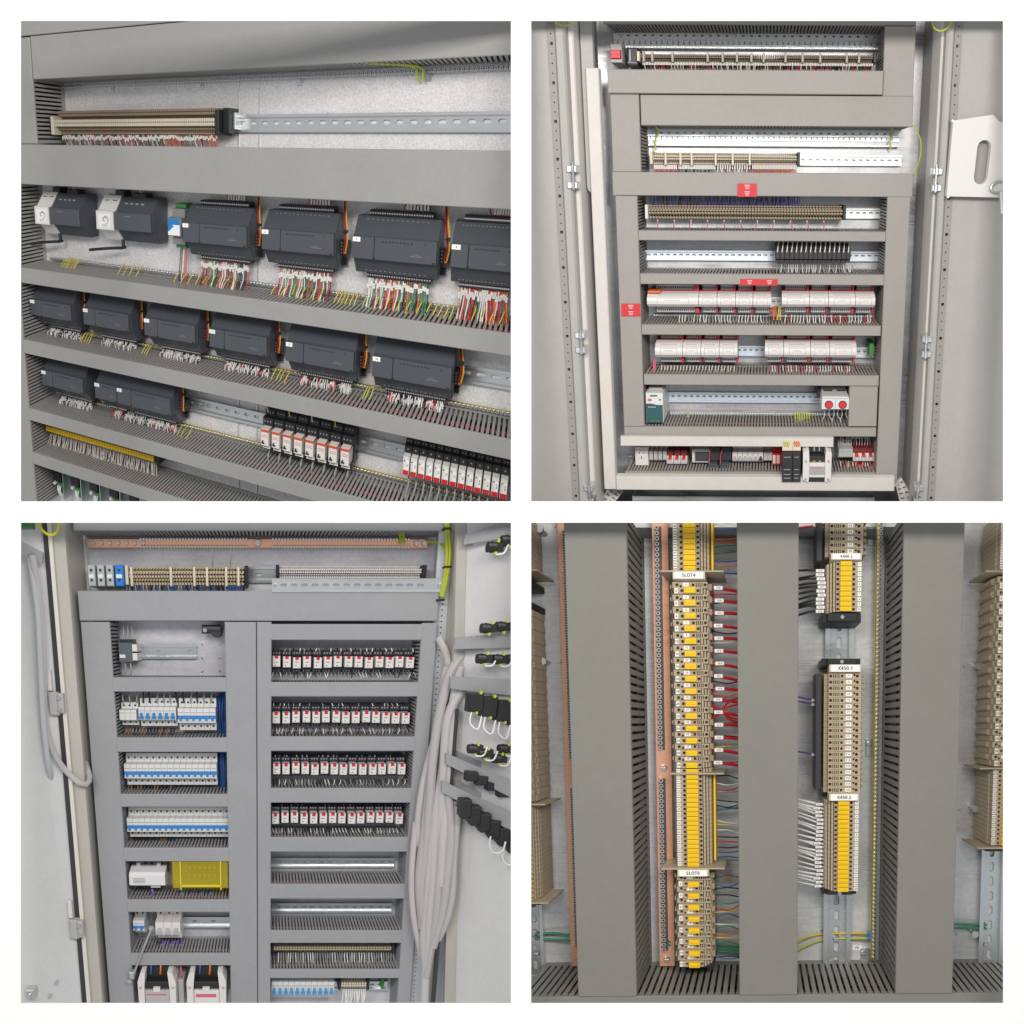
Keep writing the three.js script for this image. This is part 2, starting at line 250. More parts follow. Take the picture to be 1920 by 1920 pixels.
// ================================================================ the cabinet with yellow terminal strips
F = frame(1438, 1430, 1000, [72264, 1238], [1458, 14071], 0.15);
{
  const PL = -155, U = (x, y, d = 0) => F.uv(x, y, d), grey = mat('ductOlive', 0.228, 0.226, 0.203, 0.5, 0, { bumpMap: grain, bumpScale: 0.00008, map: mottle });  // olive tint also carries the cast of this cabinet's light
  const plateM = mat('plateBrushed', 0.88, 0.90, 0.90, 0.36, 0.25, { map: brushed, roughnessMap: brushedRough });
  const plate = mesh('mounting_plate', prism([[972, 962], [1940, 962], [1940, 1925], [972, 1925]].map(([x, y]) => U(x, y, PL)), 'd', PL - 4, PL), plateM);
  tag(plate, 'brushed zinc mounting plate behind the yellow terminal strips', 'mounting plate');
  const va = U(1438, 958)[1], vb = U(1438, 1866)[1];
  const edge = (x0, y0, x1, y1) => (U(x0, y0)[0] + U(x1, y1)[0]) / 2;
  duct('olive grey slotted duct standing between the two copper bars', grey, edge(1057, 980, 1084, 1860), va, edge(1174, 980, 1194, 1860), vb, -PL, ['right', 'left'], { pitch: 15.3, gap: 0.36, notch: 9 });
  duct('olive grey duct between the SLOT strip and the X450 strip', grey, edge(1382, 980, 1386, 1860), va, edge(1498, 980, 1495, 1860), vb, -PL, ['right', 'left'], { pitch: 15.3, gap: 0.36, notch: 9 });
  duct('olive grey slotted duct right beside the long brass earth bar', grey, edge(1695, 980, 1679, 1860), va, edge(1809, 980, 1786, 1860), vb, -PL, ['right', 'left'], { pitch: 15.3, gap: 0.36, notch: 9 });
  duct('olive grey slotted duct lying below the yellow terminal strips', grey, U(966, 1870)[0], U(1438, 1867)[1], U(1980, 1870)[0], U(1438, 1990)[1], -PL - 2, ['top'], { pitch: 13.6, gap: 0.36, notch: 9, front: -2 });

  // copper bars with clamp screws
  function copperBar(label, x0, xb, wpx, segs, r, n, off) {
    const d = PL + 34, u = edge(x0, 980, xb, 1800), a = U(x0, 962, d), b = U(xb, 1812, d), uc = (a[0] + b[0]) / 2;
    const t = thing('copper_bar', label, 'copper bar', uc, (a[1] + b[1]) / 2, d - 6);
    mesh('bar', bx(uc - wpx / 2, a[1], uc + wpx / 2, b[1], d - 6, d, 0.8), MAT.copper, t);
    for (const [y0, y1] of segs) {
      const v0 = U(x0, y0, d)[1], v1 = U(x0, y1, d)[1], k = Math.round((v1 - v0) / n);
      mesh('clamp_strip', bx(uc + off - r * 1.1, v0 - 4, uc + off + r * 1.7, v1 + 4, d, d + 3, 0.6), mat('clampDark', 0.13, 0.12, 0.11, 0.4, 0.6), t);
      for (let i = 0; i <= k; i++) { const m = mesh('clamp_screw', [cyl(uc + off, v0 + i * (v1 - v0) / k, d + 4, d + 8, r, 10), cyl(uc + off, v0 + i * (v1 - v0) / k, d + 8, d + 8.1, r * 0.42, 8)], MAT.steel, t); mesh('socket', cyl(uc + off, v0 + i * (v1 - v0) / k, d + 8.1, d + 8.3, r * 0.5, 8), MAT.dark, m); }
    }
    return [t, uc, d];
  }
  const [cb, cu, cd] = copperBar('copper bar with two rows of clamp screws left of the SLOT strip', 1239, 1249, 33, [[992, 1402], [1463, 1778]], 4.6, 10.6, -5);
  for (const y of [1440, 1798]) { const v = U(1245, y, cd)[1]; mesh('fixing_bolt', screw(cu, v, cd, 7.5, 5), MAT.steel, cb); }
  copperBar('copper bar with clamp screws half hidden at the left cabinet side', 1058, 1077, 22, [[1000, 1420], [1480, 1770]], 4, 10.6, 4);

  // terminals: a narrow housing with entry holes, ribs, marker and, on some, a yellow lever
  function terminal(strip, s, uc, w, v0, v1, dB, dT, kind, text) {
    const x = (t) => uc + s * t * w, m0 = 0.5, a = v0 + m0 * 0.5, b = v1 - m0 * 0.5, vc = (a + b) / 2, h = b - a;
    const order = (t0, t1) => [Math.min(x(t0), x(t1)), Math.max(x(t0), x(t1))];
    const R = (t0, t1, v, q, f0, f1) => { const [p0, p1] = order(t0, t1); return bx(p0, v, p1, q, f0, f1, 0); };
    const geo = [], hole = (t, r) => ring(x(t), vc, r, 8), L = (t0, t1, f) => { const [p0, p1] = order(t0, t1); return rect(p0, vc - h * f, p1, vc + h * f); };
    if (kind === 'Y') {
      const r = Math.min(h * 0.36, 3.2);
      geo.push(prism([[x(-0.5), dB], [x(-0.5), dT - 16], [x(-0.47), dT - 14], [x(0.25), dT - 14], [x(0.5), dT - 26], [x(0.5), dB]], 'v', a, b));
      geo.push(prism(L(-0.47, 0.25, 0.5), 'd', dT - 14.2, dT, [hole(-0.25, r), hole(0.2, r)]));
      for (let k = 0; k < 3; k++) geo.push(R(0.27 + k * 0.075, 0.325 + k * 0.075, a, b, dT - 40, dT - 3 - k * 7));
    } else {
      const r = Math.min(h * 0.3, 3.4);
      geo.push(prism([[x(-0.56), dB], [x(-0.56), dT - 20], [x(-0.5), dT - 14], [x(0.44), dT - 14], [x(0.54), dT - 18], [x(0.54), dB]], 'v', a, b));
      const hs = [hole(-0.38, r), hole(0.38, r), L(0.02, 0.09, 0.22)]; for (let k = 0; k < 4; k++) hs.push(L(0.13 + k * 0.052, 0.155 + k * 0.052, 0.33));
      if (kind === 'F') hs.push(ring(x(-0.3), vc - h * 0.2, r * 0.7, 6)); else hs.push(ring(x(-0.28), vc + h * 0.22, r * 0.75, 6));
      geo.push(prism(L(-0.5, 0.44, 0.5), 'd', dT - 14.2, dT, hs));
      if (kind === 'F') geo.push(R(-0.64, -0.56, a, vc, dB + 20, dT - 18));
      if (kind === 'A') geo.push(R(-0.6, -0.56, a + h * 0.2, b - h * 0.2, dB + 20, dT - 14));
    }
    const o = mesh('terminal', geo, MAT.beige, strip);
    if (kind === 'Y') {
      mesh('yellow_lever', [R(-0.175, 0.14, a + h * 0.04, b - h * 0.04, dT - 3, dT + 6), R(-0.13, 0.095, vc - h * 0.1, vc + h * 0.1, dT + 6, dT + 7.5)], MAT.yellow, o);
      const [p0, p1] = order(-0.46, -0.36); mesh('marker', printed(p0, a + h * 0.08, p1, b - h * 0.08, dT + 0.4, text, '#333', '#efeee8', 0.62), MAT.sheet, o);
    } else { const [p0, p1] = order(-0.22, -0.06); mesh('marker', printed(p0, vc - h * 0.36, p1, vc + h * 0.26, dT + 0.5, text, '#222', '#f6f5f0', 0.7), MAT.sheet, o); }
    return o;
  }
  function partition(strip, u0, u1, v, dT, th = 3) { mesh('partition_plate', bx(u0, v - th / 2, u1, v + th / 2, PL + 20, dT, 0.4), MAT.beige, strip); }
  function nameplate(strip, u0, u1, v0, v1, d, text) { const p = mesh('nameplate', bx(u0, v0, u1, v1, d - 30, d - 0.6, 0.8), MAT.cream, strip); mesh('nameplate_text', printed(u0 + (u1 - u0) * 0.06, v0 + 0.8, u1 - (u1 - u0) * 0.06, v1 - 0.8, d, text, '#222', '#f7f6f2', 0.72), MAT.sheet, p); }
  function endBracket(strip, u0, u1, v0, v1, dT) {
    const e = mesh('end_bracket', [bx(u0, v0, u1, v1, PL + 14, dT - 8, 1), bx(u0 + (u1 - u0) * 0.12, v0 + 1, u1 - (u1 - u0) * 0.12, v1 - 1, dT - 8, dT, 0.6)], MAT.black, strip);
    mesh('bracket_screw', screw((u0 + u1) / 2, (v0 + v1) / 2, dT, 4.4, 2), MAT.steel, e);
    const g = []; for (const s of [-1, 1]) for (let k = 0; k < 4; k++) for (const r of [-1, 1]) g.push(bx((u0 + u1) / 2 + s * (9 + k * 4.4), (v0 + v1) / 2 + r * 2.6 - 1.6, (u0 + u1) / 2 + s * (9 + k * 4.4) + 2.8, (v0 + v1) / 2 + r * 2.6 + 1.6, dT, dT + 0.8));
    mesh('grip_pads', g, MAT.dark, e);
  }
  const DT = -62;
  // ---- the SLOT strip
  {
    const d = DT, uc = (U(1297, 1000, d)[0] + U(1301, 1780, d)[0]) / 2, w = U(1332, 1200, d)[0] - U(1263, 1200, d)[0], vv = (y) => U(1300, y, d)[1];
    const st = thing('terminal_strip', 'beige terminal strip with SLOT4 and SLOT6 plates and yellow levers', 'terminal strip', uc, vv(1400), PL + 10, 'beige terminal strips with yellow levers');
    const rowY = (y0, y1, n, first) => { for (let i = 0; i < n; i++) { const a = vv(y0) + (vv(y1) - vv(y0)) * i / n, b = vv(y0) + (vv(y1) - vv(y0)) * (i + 1) / n; terminal(st, 1, uc, w, a, b, PL + 12, d, 'Y', String(first + i)); } };
    const rowAB = (y0, y1, n, startsY, first) => { for (let i = 0; i < n; i++) { const a = vv(y0) + (vv(y1) - vv(y0)) * i / n, b = vv(y0) + (vv(y1) - vv(y0)) * (i + 1) / n, y = (i + startsY) % 2; terminal(st, 1, uc, y ? w * 0.96 : w, a, b, PL + 12, y ? d + 2 : d - 3, y ? 'Y' : 'A', String(first + i)); } };
    rowY(961, 1072, 11, 40);
    partition(st, U(1240, 1074, d)[0], U(1358, 1074, d)[0], vv(1074), d + 12);
    nameplate(st, U(1263, 1078, d)[0], U(1323, 1078, d)[0], vv(1075), vv(1089), d + 14, 'SLOT4');
    rowAB(1090, 1440, 30, 0, 1);
    rowY(1441, 1449, 1, 31);
    partition(st, U(1258, 1449, d)[0], U(1358, 1449, d)[0], vv(1450), d + 10);
    rowY(1452, 1624, 20, 32);
    partition(st, U(1242, 1625, d)[0], U(1360, 1625, d)[0], vv(1625.5), d + 14);
    nameplate(st, U(1272, 1632, d)[0], U(1330, 1632, d)[0], vv(1627), vv(1640), d + 14, 'SLOT6');
    rowAB(1640, 1812, 16, 0, 1);
    mesh('end_bracket', bx(uc - w * 0.52, vv(1812), uc + w * 0.52, vv(1817), PL + 12, d - 6, 1), MAT.black, st);
    const bar = [bx(uc + w * 0.5 + 3, vv(961), uc + w * 0.5 + 7, vv(1073), d - 42, d - 16)]; mesh('jumper_bar', bar, MAT.yellow, st);
    mesh('jumper_bar', bx(uc + w * 0.5 + 3, vv(1454), uc + w * 0.5 + 7, vv(1617), d - 42, d - 16), MAT.yellow, st);
    railV('zinc mounting rail carrying the SLOT terminal strip', vv(1810), vv(1852), uc + 2, 52, PL + 4);
  }
  // ---- the X460 and X450 strip
  {
    const d = DT, uc = (U(1585, 1000, d)[0] + U(1579, 1660, d)[0]) / 2, w = U(1615, 1200, d)[0] - U(1549, 1200, d)[0], vv = (y) => U(1580, y, d)[1], X = (t) => uc + t * w;
    const mk = (label, y) => thing('terminal_strip', label, 'terminal strip', uc, vv(y), PL + 10, 'beige terminal strips with yellow levers');
    const rows = (st, kind, y0, y1, n, f) => { for (let i = 0; i < n; i++) { const a = vv(y0) + (vv(y1) - vv(y0)) * i / n, b = vv(y0) + (vv(y1) - vv(y0)) * (i + 1) / n; terminal(st, -1, uc, w, a, b, PL + 12, d, kind, f(i)); } };
    let st = mk('short beige terminal strip with X460.2 plate above the bare rail', 1060);
    rows(st, 'F', 968, 1040, 6, (i) => 'F' + (i + 3));
    nameplate(st, X(-0.42), X(0.44), vv(1040), vv(1052), d + 10, 'X460.2');
    rows(st, 'Y', 1053, 1147, 10, (i) => String(i + 1));
    endBracket(st, X(-0.62), X(0.48), vv(1149), vv(1166), d + 2);
    st = mk('long beige terminal strip with X450.1 and X450.2 plates', 1450);
    endBracket(st, X(-0.62), X(0.48), vv(1234), vv(1248), d + 2);
    nameplate(st, X(-0.44), X(0.46), vv(1247), vv(1261), d + 12, 'X450.1');
    rows(st, 'F', 1262, 1487, 20, (i) => 'F' + (i + 1));
    nameplate(st, X(-0.42), X(0.44), vv(1487), vv(1500), d + 12, 'X450.2');
    rows(st, 'Y', 1501, 1671, 20, (i) => String(i + 1));
    endBracket(st, X(-0.56), X(0.46), vv(1672), vv(1681), d - 8);
    for (const [y0, y1] of [[968, 1050], [1263, 1481]]) { const c = tag(mesh('cover_strip', bx(X(-0.80), vv(y0), X(-0.63), vv(y1), PL + 30, d - 6, 1), MAT.dark), y0 < 1000 ? 'black plastic strip beside the X460 terminals' : 'tall black plastic strip beside the X450.1 terminals', 'cover strip'); }
    const r1 = railV('zinc mounting rail carrying the X460 and X450 strips', vv(962), vv(1850), uc + 2, 60, PL + 4, { pitch: 35, slot: 24 });
    mesh('rail_bolt', screw(uc + 2, U(1563, 1760, PL + 8)[1], PL + 6, 8, 5), MAT.steel, r1);
  }
  // ---- edge strips
  function edgeStrip(label, uc, w, s, plan, vv, d) {
    const st = thing('terminal_strip', label, 'terminal strip', uc, vv(1300), PL + 10, 'beige terminal strips with yellow levers');
    for (const [k, y0, y1, n, f] of plan) {
      if (k === 'P') partition(st, uc - w * y1, uc + w * n, vv(y0), d + 12);
      else if (k === 'B') mesh('end_bracket', bx(uc - w * 0.6, vv(y0), uc + w * 0.6, vv(y1), PL + 14, d - 2, 1), MAT.black, st);
      else for (let i = 0; i < n; i++) { const a = vv(y0) + (vv(y1) - vv(y0)) * i / n, b = vv(y0) + (vv(y1) - vv(y0)) * (i + 1) / n, y = k === 'Y' || i % 2; terminal(st, s, uc, w, a, b, PL + 12, k === 'Y' ? d : y ? d + 2 : d - 3, y ? 'Y' : 'A', String(f + i)); }
    }
  }
  {
    const d = DT, vl = (y) => U(1000, y, d)[1];
    const ul = (U(977, 1000, d)[0] + U(986, 1700, d)[0]) / 2;
    edgeStrip('beige terminal strip with partition plates cut by the left wall edge', ul, 32, 1, [['Y', 961, 1068, 11, 30], ['P', 1072, 0.4, 1.3], ['B', 1084, 1096], ['B', 1126, 1138], ['A', 1139, 1504, 30, 1], ['P', 1507, 0.4, 1.3], ['Y', 1510, 1688, 20, 30], ['P', 1690, 0.4, 1.3], ['B', 1692, 1698]], vl, d);
    const rl = railV('zinc mounting rail with a bolt at the left wall edge', vl(962), vl(1862), (U(1004, 1800, PL + 6)[0]), 44, PL + 4, { pitch: 35, slot: 22, sw: 0.26 });
    mesh('rail_bolt', screw(U(1007, 1787, PL + 6)[0], U(1007, 1787, PL + 6)[1], PL + 6, 7, 5), MAT.steel, rl);
    const vr = (y) => U(1870, y, d)[1], ur = (U(1902, 1000, d)[0] + U(1890, 1600, d)[0]) / 2;
    edgeStrip('beige terminal strip cut by the right wall edge', ur, 66, 1, [['Y', 961, 1068, 11, 37], ['P', 1074, 0.95, 0.6], ['A', 1080, 1437, 30, 1], ['P', 1440, 0.95, 0.6], ['Y', 1443, 1585, 17, 33], ['P', 1588, 0.95, 0.6], ['B', 1590, 1597]], vr, d);
    const rr = railV('zinc mounting rail with a bolt at the right wall edge', vr(1100), vr(1848), U(1857, 1700, PL + 6)[0], 54, PL + 4, { pitch: 33, slot: 22, sw: 0.2 });
    mesh('rail_bolt', screw(U(1848, 1770, PL + 6)[0], U(1848, 1770, PL + 6)[1], PL + 6, 7, 5), MAT.steel, rr);
  }
  // ---- long earth bar
  {
    const d = PL + 30, a = U(1652, 962, d), b = U(1637, 1800, d), uc = (a[0] + b[0]) / 2;
    const t = thing('earth_bar', 'long brass earth bar packed with clamp screws', 'earth bar', uc, (a[1] + b[1]) / 2, d - 8);
    mesh('bar', bx(uc - 7, a[1], uc + 4.5, b[1], d - 9, d, 0.8), MAT.brass, t);
    const n = 102; for (let i = 0; i < n; i++) { const v = a[1] + (b[1] - a[1]) * (i + 0.5) / n; const s = mesh('clamp_screw', cyl(uc + 1, v, d, d + 5, 4.3, 10), MAT.steel, t); mesh('socket', cyl(uc + 1, v, d + 5, d + 5.2, 2, 6), MAT.dark, s); }
    for (const [x, y] of [[1632, 1000], [1628, 1395], [1618, 1785]]) { const p = U(x, y, PL); const k = tag(mesh('bar_bracket', bx(p[0] - 6, p[1] - 10, p[0] + 14, p[1] + 26, PL, PL + 5, 0.6), MAT.zinc), `small zinc bracket holding the brass earth bar, ${y < 1100 ? 'near its top' : y < 1500 ? 'at its middle' : 'at its lower end'}`, 'bracket'); mesh('bracket_bolt', screw(p[0], p[1], PL + 5, 6, 4), MAT.steel, k); }
  }
  // ---- plate screws and the PE plate
  [[1041, 987, 'left edge, topmost'], [1050, 1241, 'left edge, beside the stacked terminals'], [1062, 1527, 'left edge, below the partition plates'], [1809, 1249, 'right edge, beside the numbered terminals'], [1800, 1519, 'right edge, beside the lower numbered terminals'], [1795, 1751, 'right edge, beside the green wires'], [1541, 1744, 'beside the yellow wires']].forEach(([x, y, w]) => { const p = U(x, y, PL); tag(mesh('plate_screw', screw(p[0], p[1], PL, 4, 3), MAT.steel), 'small steel screw in the brushed plate, ' + w, 'screw'); });
  [[1012, 992, 1], [1018, 1240, 1], [1838, 1249, -1], [1829, 1517, -1], [1828, 1752, -1]].forEach(([x, y], k) => { const p = U(x, y, PL + 30); tag(mesh('stand_off', [cyl(p[0], p[1], PL, PL + 26, 5, 10), cyl(p[0], p[1], PL + 26, PL + 32, 8, 6)], MAT.steel), 'steel stand-off bolt beside the ' + ['left terminal strip at its top', 'left stacked terminals', 'right numbered terminals', 'right lower terminals', 'right rail and the green wires'][k], 'bolt'); });
  { const p = U(1607, 1777, PL + 1); const k = tag(mesh('label_plate', bx(p[0] - 11, p[1] - 5.5, p[0] + 11, p[1] + 5.5, PL, PL + 1.5), MAT.white), 'small white PE label on the brushed plate', 'label'); mesh('label_text', printed(p[0] - 10.6, p[1] - 5.2, p[0] + 10.6, p[1] + 5.2, PL + 1.8, 'PE', '#222', '#f4f4f0', 0.72), MAT.sheet, k); }

  // ---- wires
  const wires = 'wires running from terminals into the ducts';
  function wire(m, pts, r, label, seg = 14) { return tag(mesh('wire', ptube(pts, r, seg, 6), m), label, 'wire', wires); }
  function sleeve(parent, x, y, d, w, h, text, tilt = 0) { const p = U(x, y, d); mesh('wire_marker', bx(p[0] - w / 2, p[1] - h / 2, p[0] + w / 2, p[1] + h / 2, d - 3, d + 1.6, 0.5), MAT.white, parent); mesh('marker_text', printed(p[0] - w / 2 + 0.6, p[1] - h / 2 + 0.6, p[0] + w / 2 - 0.6, p[1] + h / 2 - 0.6, d + 1.9, text, '#222', '#f4f4f0', 0.66), MAT.sheet, parent); }
  for (let i = 0; i < 15; i++) {
    const y = 1102 + i * 23.6 - (i > 8 ? 3 : 0), d = -100, x1 = 1400, j = rnd(-3, 3);
    const w = wire(MAT.wireRed, [[1326, y, d], [1345, y + 1 + j * 0.2, d + 6], [1366, y + 3 + j, d + 2], [x1, y + 8 + j * 2, d - 10]], 3.2, 'red wire with a white DC4 marker at the SLOT4 terminals');
    sleeve(w, 1348 + rnd(-2, 2), y + 0.5, d + 10, 18, 7.5, 'DC4');
  }
  { for (const [y, dy] of [[1320, 36], [1342, -22], [1350, -44], [1322, 28]]) wire(MAT.wireRed, [[1332, y, -104], [1350, y + dy * 0.3, -96], [1368, y + dy * 0.8, -98], [1400, y + dy, -112]], 2.1, 'red wire crossing others beside SLOT4 terminals 21 to 25'); }
  const thin = [MAT.wireBlue, MAT.wireYellow, MAT.wireBlack, MAT.wireGreen, MAT.wireWhite, MAT.wireOrange, MAT.wireGrey, MAT.wireRed], thinName = ['blue', 'yellow', 'black', 'green', 'white', 'orange', 'grey', 'red'];
  const thinAt = (ys, place, jag) => ys.forEach((y) => { const k = Math.floor(rnd(8)) % 8, j = rnd(-jag, jag), d = -112; wire(thin[k], [[1330, y, d], [1348, y + j * 0.6, d + 8], [1366, y + j, d + 6], [1400, y + rnd(-jag, jag), d - 8]], 1.3, `thin ${thinName[k]} wire ${place}`, 10); });
  thinAt([985, 992, 1012, 1018, 1028, 1040, 1051, 1058, 1068, 1080], 'beside the yellow terminals above SLOT4', 8);
  thinAt([1114, 1134, 1157, 1182, 1206, 1229, 1252, 1276, 1299, 1338, 1357, 1380, 1404, 1428], 'between the red ones at SLOT4', 7);
  thinAt([1455, 1465, 1476, 1484, 1497, 1506, 1513, 1524, 1534, 1546, 1556, 1568, 1577, 1587, 1595, 1607, 1618], 'beside the yellow terminals above SLOT6', 12);
  thinAt([1634, 1650, 1656, 1668, 1678, 1688, 1697, 1712, 1722, 1732, 1744, 1750, 1758, 1770, 1790, 1796], 'beside the SLOT6 terminals', 12);
  for (let i = 0; i < 11; i++) { const y = 1068 + i * 7.6, d = -96, j = rnd(-4, 4); const w = wire(MAT.wireBlack, [[1556, y + 4, d], [1535, y + 2, d + 4], [1518, y + 3 + j, d + 2], [1480, y + 8 + j * 2 + i * 0.8, d - 12]], 2.2, 'black wire with a white DC10 marker at the X460.2 terminals'); sleeve(w, 1539 + rnd(-2, 2), y + 2.5, d + 9, 17, 6.2, 'DC10'); }
  { const w = wire(MAT.wireRed, [[1545, 984, -96], [1522, 987, -92], [1480, 992, -110]], 2.2, 'single red wire with a DC10 marker above X460.2'); sleeve(w, 1531, 985, -86, 14, 6, 'DC10'); }
  for (let i = 0; i < 22; i++) { const y = 1508 + i * 7.3, d = -96, j = rnd(-5, 5); const w = wire(MAT.wireWhite, [[1550, y + 2, d], [1530, y - 2 + j * 0.4, d + 5], [1512, y - 7 + j, d + 3], [1478, y - 16 + j * 1.5, d - 12]], 2.3, 'white wire with an EVAC1 marker at the X450.2 terminals'); sleeve(w, 1535 + rnd(-4, 3), y, d + 10, 14, 5.2, 'EVAC1'); }
  for (const [y, t] of [[1310, 0], [1318, 1], [1412, 2]]) { const w = wire(MAT.wireViolet, [[1540, y + 6, -104], [1518, y + 1, -100], [1478, y - 6, -112]], 1.9, 'violet wire with a white marker beside the tall black strip'); sleeve(w, 1527, y + 3, -94, 12, 5, 'EVA21'); }
  for (const [y, e] of [[1752, 0], [1760, 4]]) wire(MAT.wireGreen, [[1004, y, PL + 10], [1040, y - 2 + e, PL + 14], [1080, y + 4, PL + 26]], 2.8, 'green wire joining the half hidden copper bar');
  for (const y of [1765, 1771]) wire(MAT.wireGreen, [[1250, y, PL + 36], [1262, y + 1, PL + 30], [1300, y + 3, PL + 16]], 2.8, 'green wire joining the copper bar below SLOT6');
  for (const y of [1773, 1779, 1784]) wire(MAT.wireGreen, [[1330, y - 2, PL + 12], [1355, y, PL + 20], [1400, y + 4, PL + 16]], 2.4, 'green wire running behind the SLOT6 terminals into the duct');
  for (const y of [1733, 1740]) wire(MAT.wireGreen, [[1775, y, PL + 20], [1810, y, PL + 16], [1850, y + 1, PL + 10]], 2.6, 'green wire beside the right rail bolt');
  for (const [y, z] of [[1749, 1762], [1759, 1778]]) { const w = wire(y === 1749 ? MAT.wireYellow : MAT.wireEarth, [[1480, z + 14, PL + 18], [1510, z - 4, PL + 16], [1550, y + 2, PL + 3], [1600, y + 1, PL + 12], [1634, y, PL + 26]], 2.4, y === 1749 ? 'yellow wire with a blue ferrule at the brass earth bar' : 'yellow green wire with a blue ferrule at the brass earth bar', 20); const p = U(1630, y, PL + 26); mesh('ferrule', cylu(p[0] - 5, p[0] + 5, p[1], PL + 26, 3.6), MAT.blue, w); }
}

// ================================================================ the cabinet with rows of dark controller modules
F = frame(498, 490, 1060, [-1842, 247], [446, 5615], 0.5);
{
  const PL = -95, U = (x, y, d = 0) => F.uv(x, y, d), grey = mat('ductGrey', 0.345, 0.345, 0.335, 0.45, 0, { bumpMap: grain, bumpScale: 0.00008, map: mottle });
  const plateM = mat('plateSpangle', 0.88, 0.88, 0.875, 0.45, 0.2, { map: spangle, bumpMap: spangleBump, bumpScale: 0.0004 });
  const uR = U(985, 500)[0], uL = U(-80, 500)[0], end = (y, d = 0) => U(982, y, d)[0];
  const P = tag(mesh('mounting_plate', prism([[-60, -40], [984, -40], [984, 968], [-60, 968]].map(([x, y]) => U(x, y, PL)), 'd', PL - 4, PL), plateM), 'speckled zinc mounting plate behind the controller modules', 'mounting plate');
  for (const x of [448, 487]) { const u = U(x, 200, PL)[0]; tag(mesh('plate_seam', bx(u - 1, U(x, -40, PL)[1], u + 1, U(x, 960, PL)[1], PL, PL + 2.5), MAT.zinc), x < 460 ? 'raised vertical seam of the speckled plate, nearer the long brown terminal strip' : 'raised vertical seam of the speckled plate, crossed by the bare rail', 'plate seam'); }
  // ---- ducts
  const DP = -PL - 1, o = { pitch: 8.2, gap: 0.44, notch: 0, fillM: mat('wireMaroon', 0.22, 0.02, 0.03, 0.5) };
  const H = (label, xl, yt, yb, sl, x2 = uR, extra = {}) => duct(label, grey, U(xl, yt)[0], U(xl, yt)[1], x2, U(xl, yb)[1], DP, sl, { ...o, ...extra });
  const uTop = U(57, 100)[0];
  H('tall grey slotted duct over the long brown terminal strip', 57, 68, 149.2, ['bottom'], end(60), { front: 1 });
  duct('plain grey duct cover above all rows of controllers', grey, uL, U(57, 20)[1], end(-60), U(57, 66)[1], DP, []);
  duct('grey upright slotted duct beside the long brown terminal strip', grey, uL, U(57, 69)[1], U(60.5, 150)[0], U(60, 269)[1], DP, ['right'], { ...o, pitch: 9 });
  H('wide grey duct between brown terminals and the first controller row', 20, 270.6, 344, [], end(335), { front: 1 });
  duct('grey upright slotted duct at the left ends of the controller rows', grey, uL, U(20, 346)[1], U(41, 637)[0] + 3, U(60, 958)[1], DP, ['right'], { ...o, pitch: 9, front: -1 });
  const uE = U(43, 640)[0];
  const ducts = [['grey slotted duct under the row with the coloured wires', 39.8, 501.5, 530, 0], ['grey slotted duct under the row of six dark controllers', 45, 636.6, 662, 0], ['grey slotted duct under the two relay groups', 53, 765, 787, 0], ['grey slotted duct under the yellow terminal row', 60.6, 848, 869, 0]];
  const dv = ducts.map(([l, x, yt, yb]) => { duct(l, grey, uE, U(x, yt)[1], end(yt + 190 * (yt > 700 ? 1.25 : 0.9)), U(x, yb)[1], DP, ['top', 'bottom'].slice(0, 1), { ...o, front: 0.6 }); return [U(x, yt)[1], U(x, yb)[1]]; });

  // ---- earth bars with screws
  function earthBar(label, v, u0, u1, yellow) {
    const d = PL + 14, t = thing('earth_bar', label, 'earth bar', (u0 + u1) / 2, v, PL);
    mesh('bar', bx(u0, v - 3, u1, v + 3, d - 4, d, 0.5), yellow ? MAT.brass : MAT.steel, t);
    const n = Math.round((u1 - u0) / 7.4), g = [], s = []; for (let i = 0; i < n; i++) { const u = u0 + (i + 0.5) * (u1 - u0) / n; g.push(cyl(u, v, d, d + 4, 2.9, 7)); s.push(cyl(u, v, d + 4, d + 4.3, 1.3, 5)); }
    g.forEach((q) => mesh('clamp_screw', q, MAT.steel, t)); stuff(mesh('screw_socket', s, MAT.dark, t));
    return t;
  }
  { const a = U(118, 162, PL + 14), b = U(957, 128, PL + 14); const t = earthBar('steel earth bar with round screws under the tall duct', (a[1] + b[1]) / 2, a[0], end(128, PL + 14)); for (const [x, y] of [[208, 168], [375, 161], [562, 153], [802, 144]]) { const p = U(x, y, PL + 4); const k = mesh('bar_tab', bx(p[0] - 6, p[1] - 7, p[0] + 6, p[1] + 7, PL, PL + 4, 0.6), MAT.zinc, t); mesh('tab_bolt', cyl(p[0], p[1], PL + 4, PL + 8, 3.6, 6), MAT.steel, k); } }
  const barV = [];
  ducts.forEach(([l, x, yt], i) => { const v = dv[i][0] - 9; barV.push(v); if (i < 3) earthBar(['earth bar with yellow wires under the first controller row', 'earth bar showing between the six controllers', 'earth bar running behind the relay groups'][i], v, uE + 26, end([620, 830, 930][i], PL + 14), i > 0); });

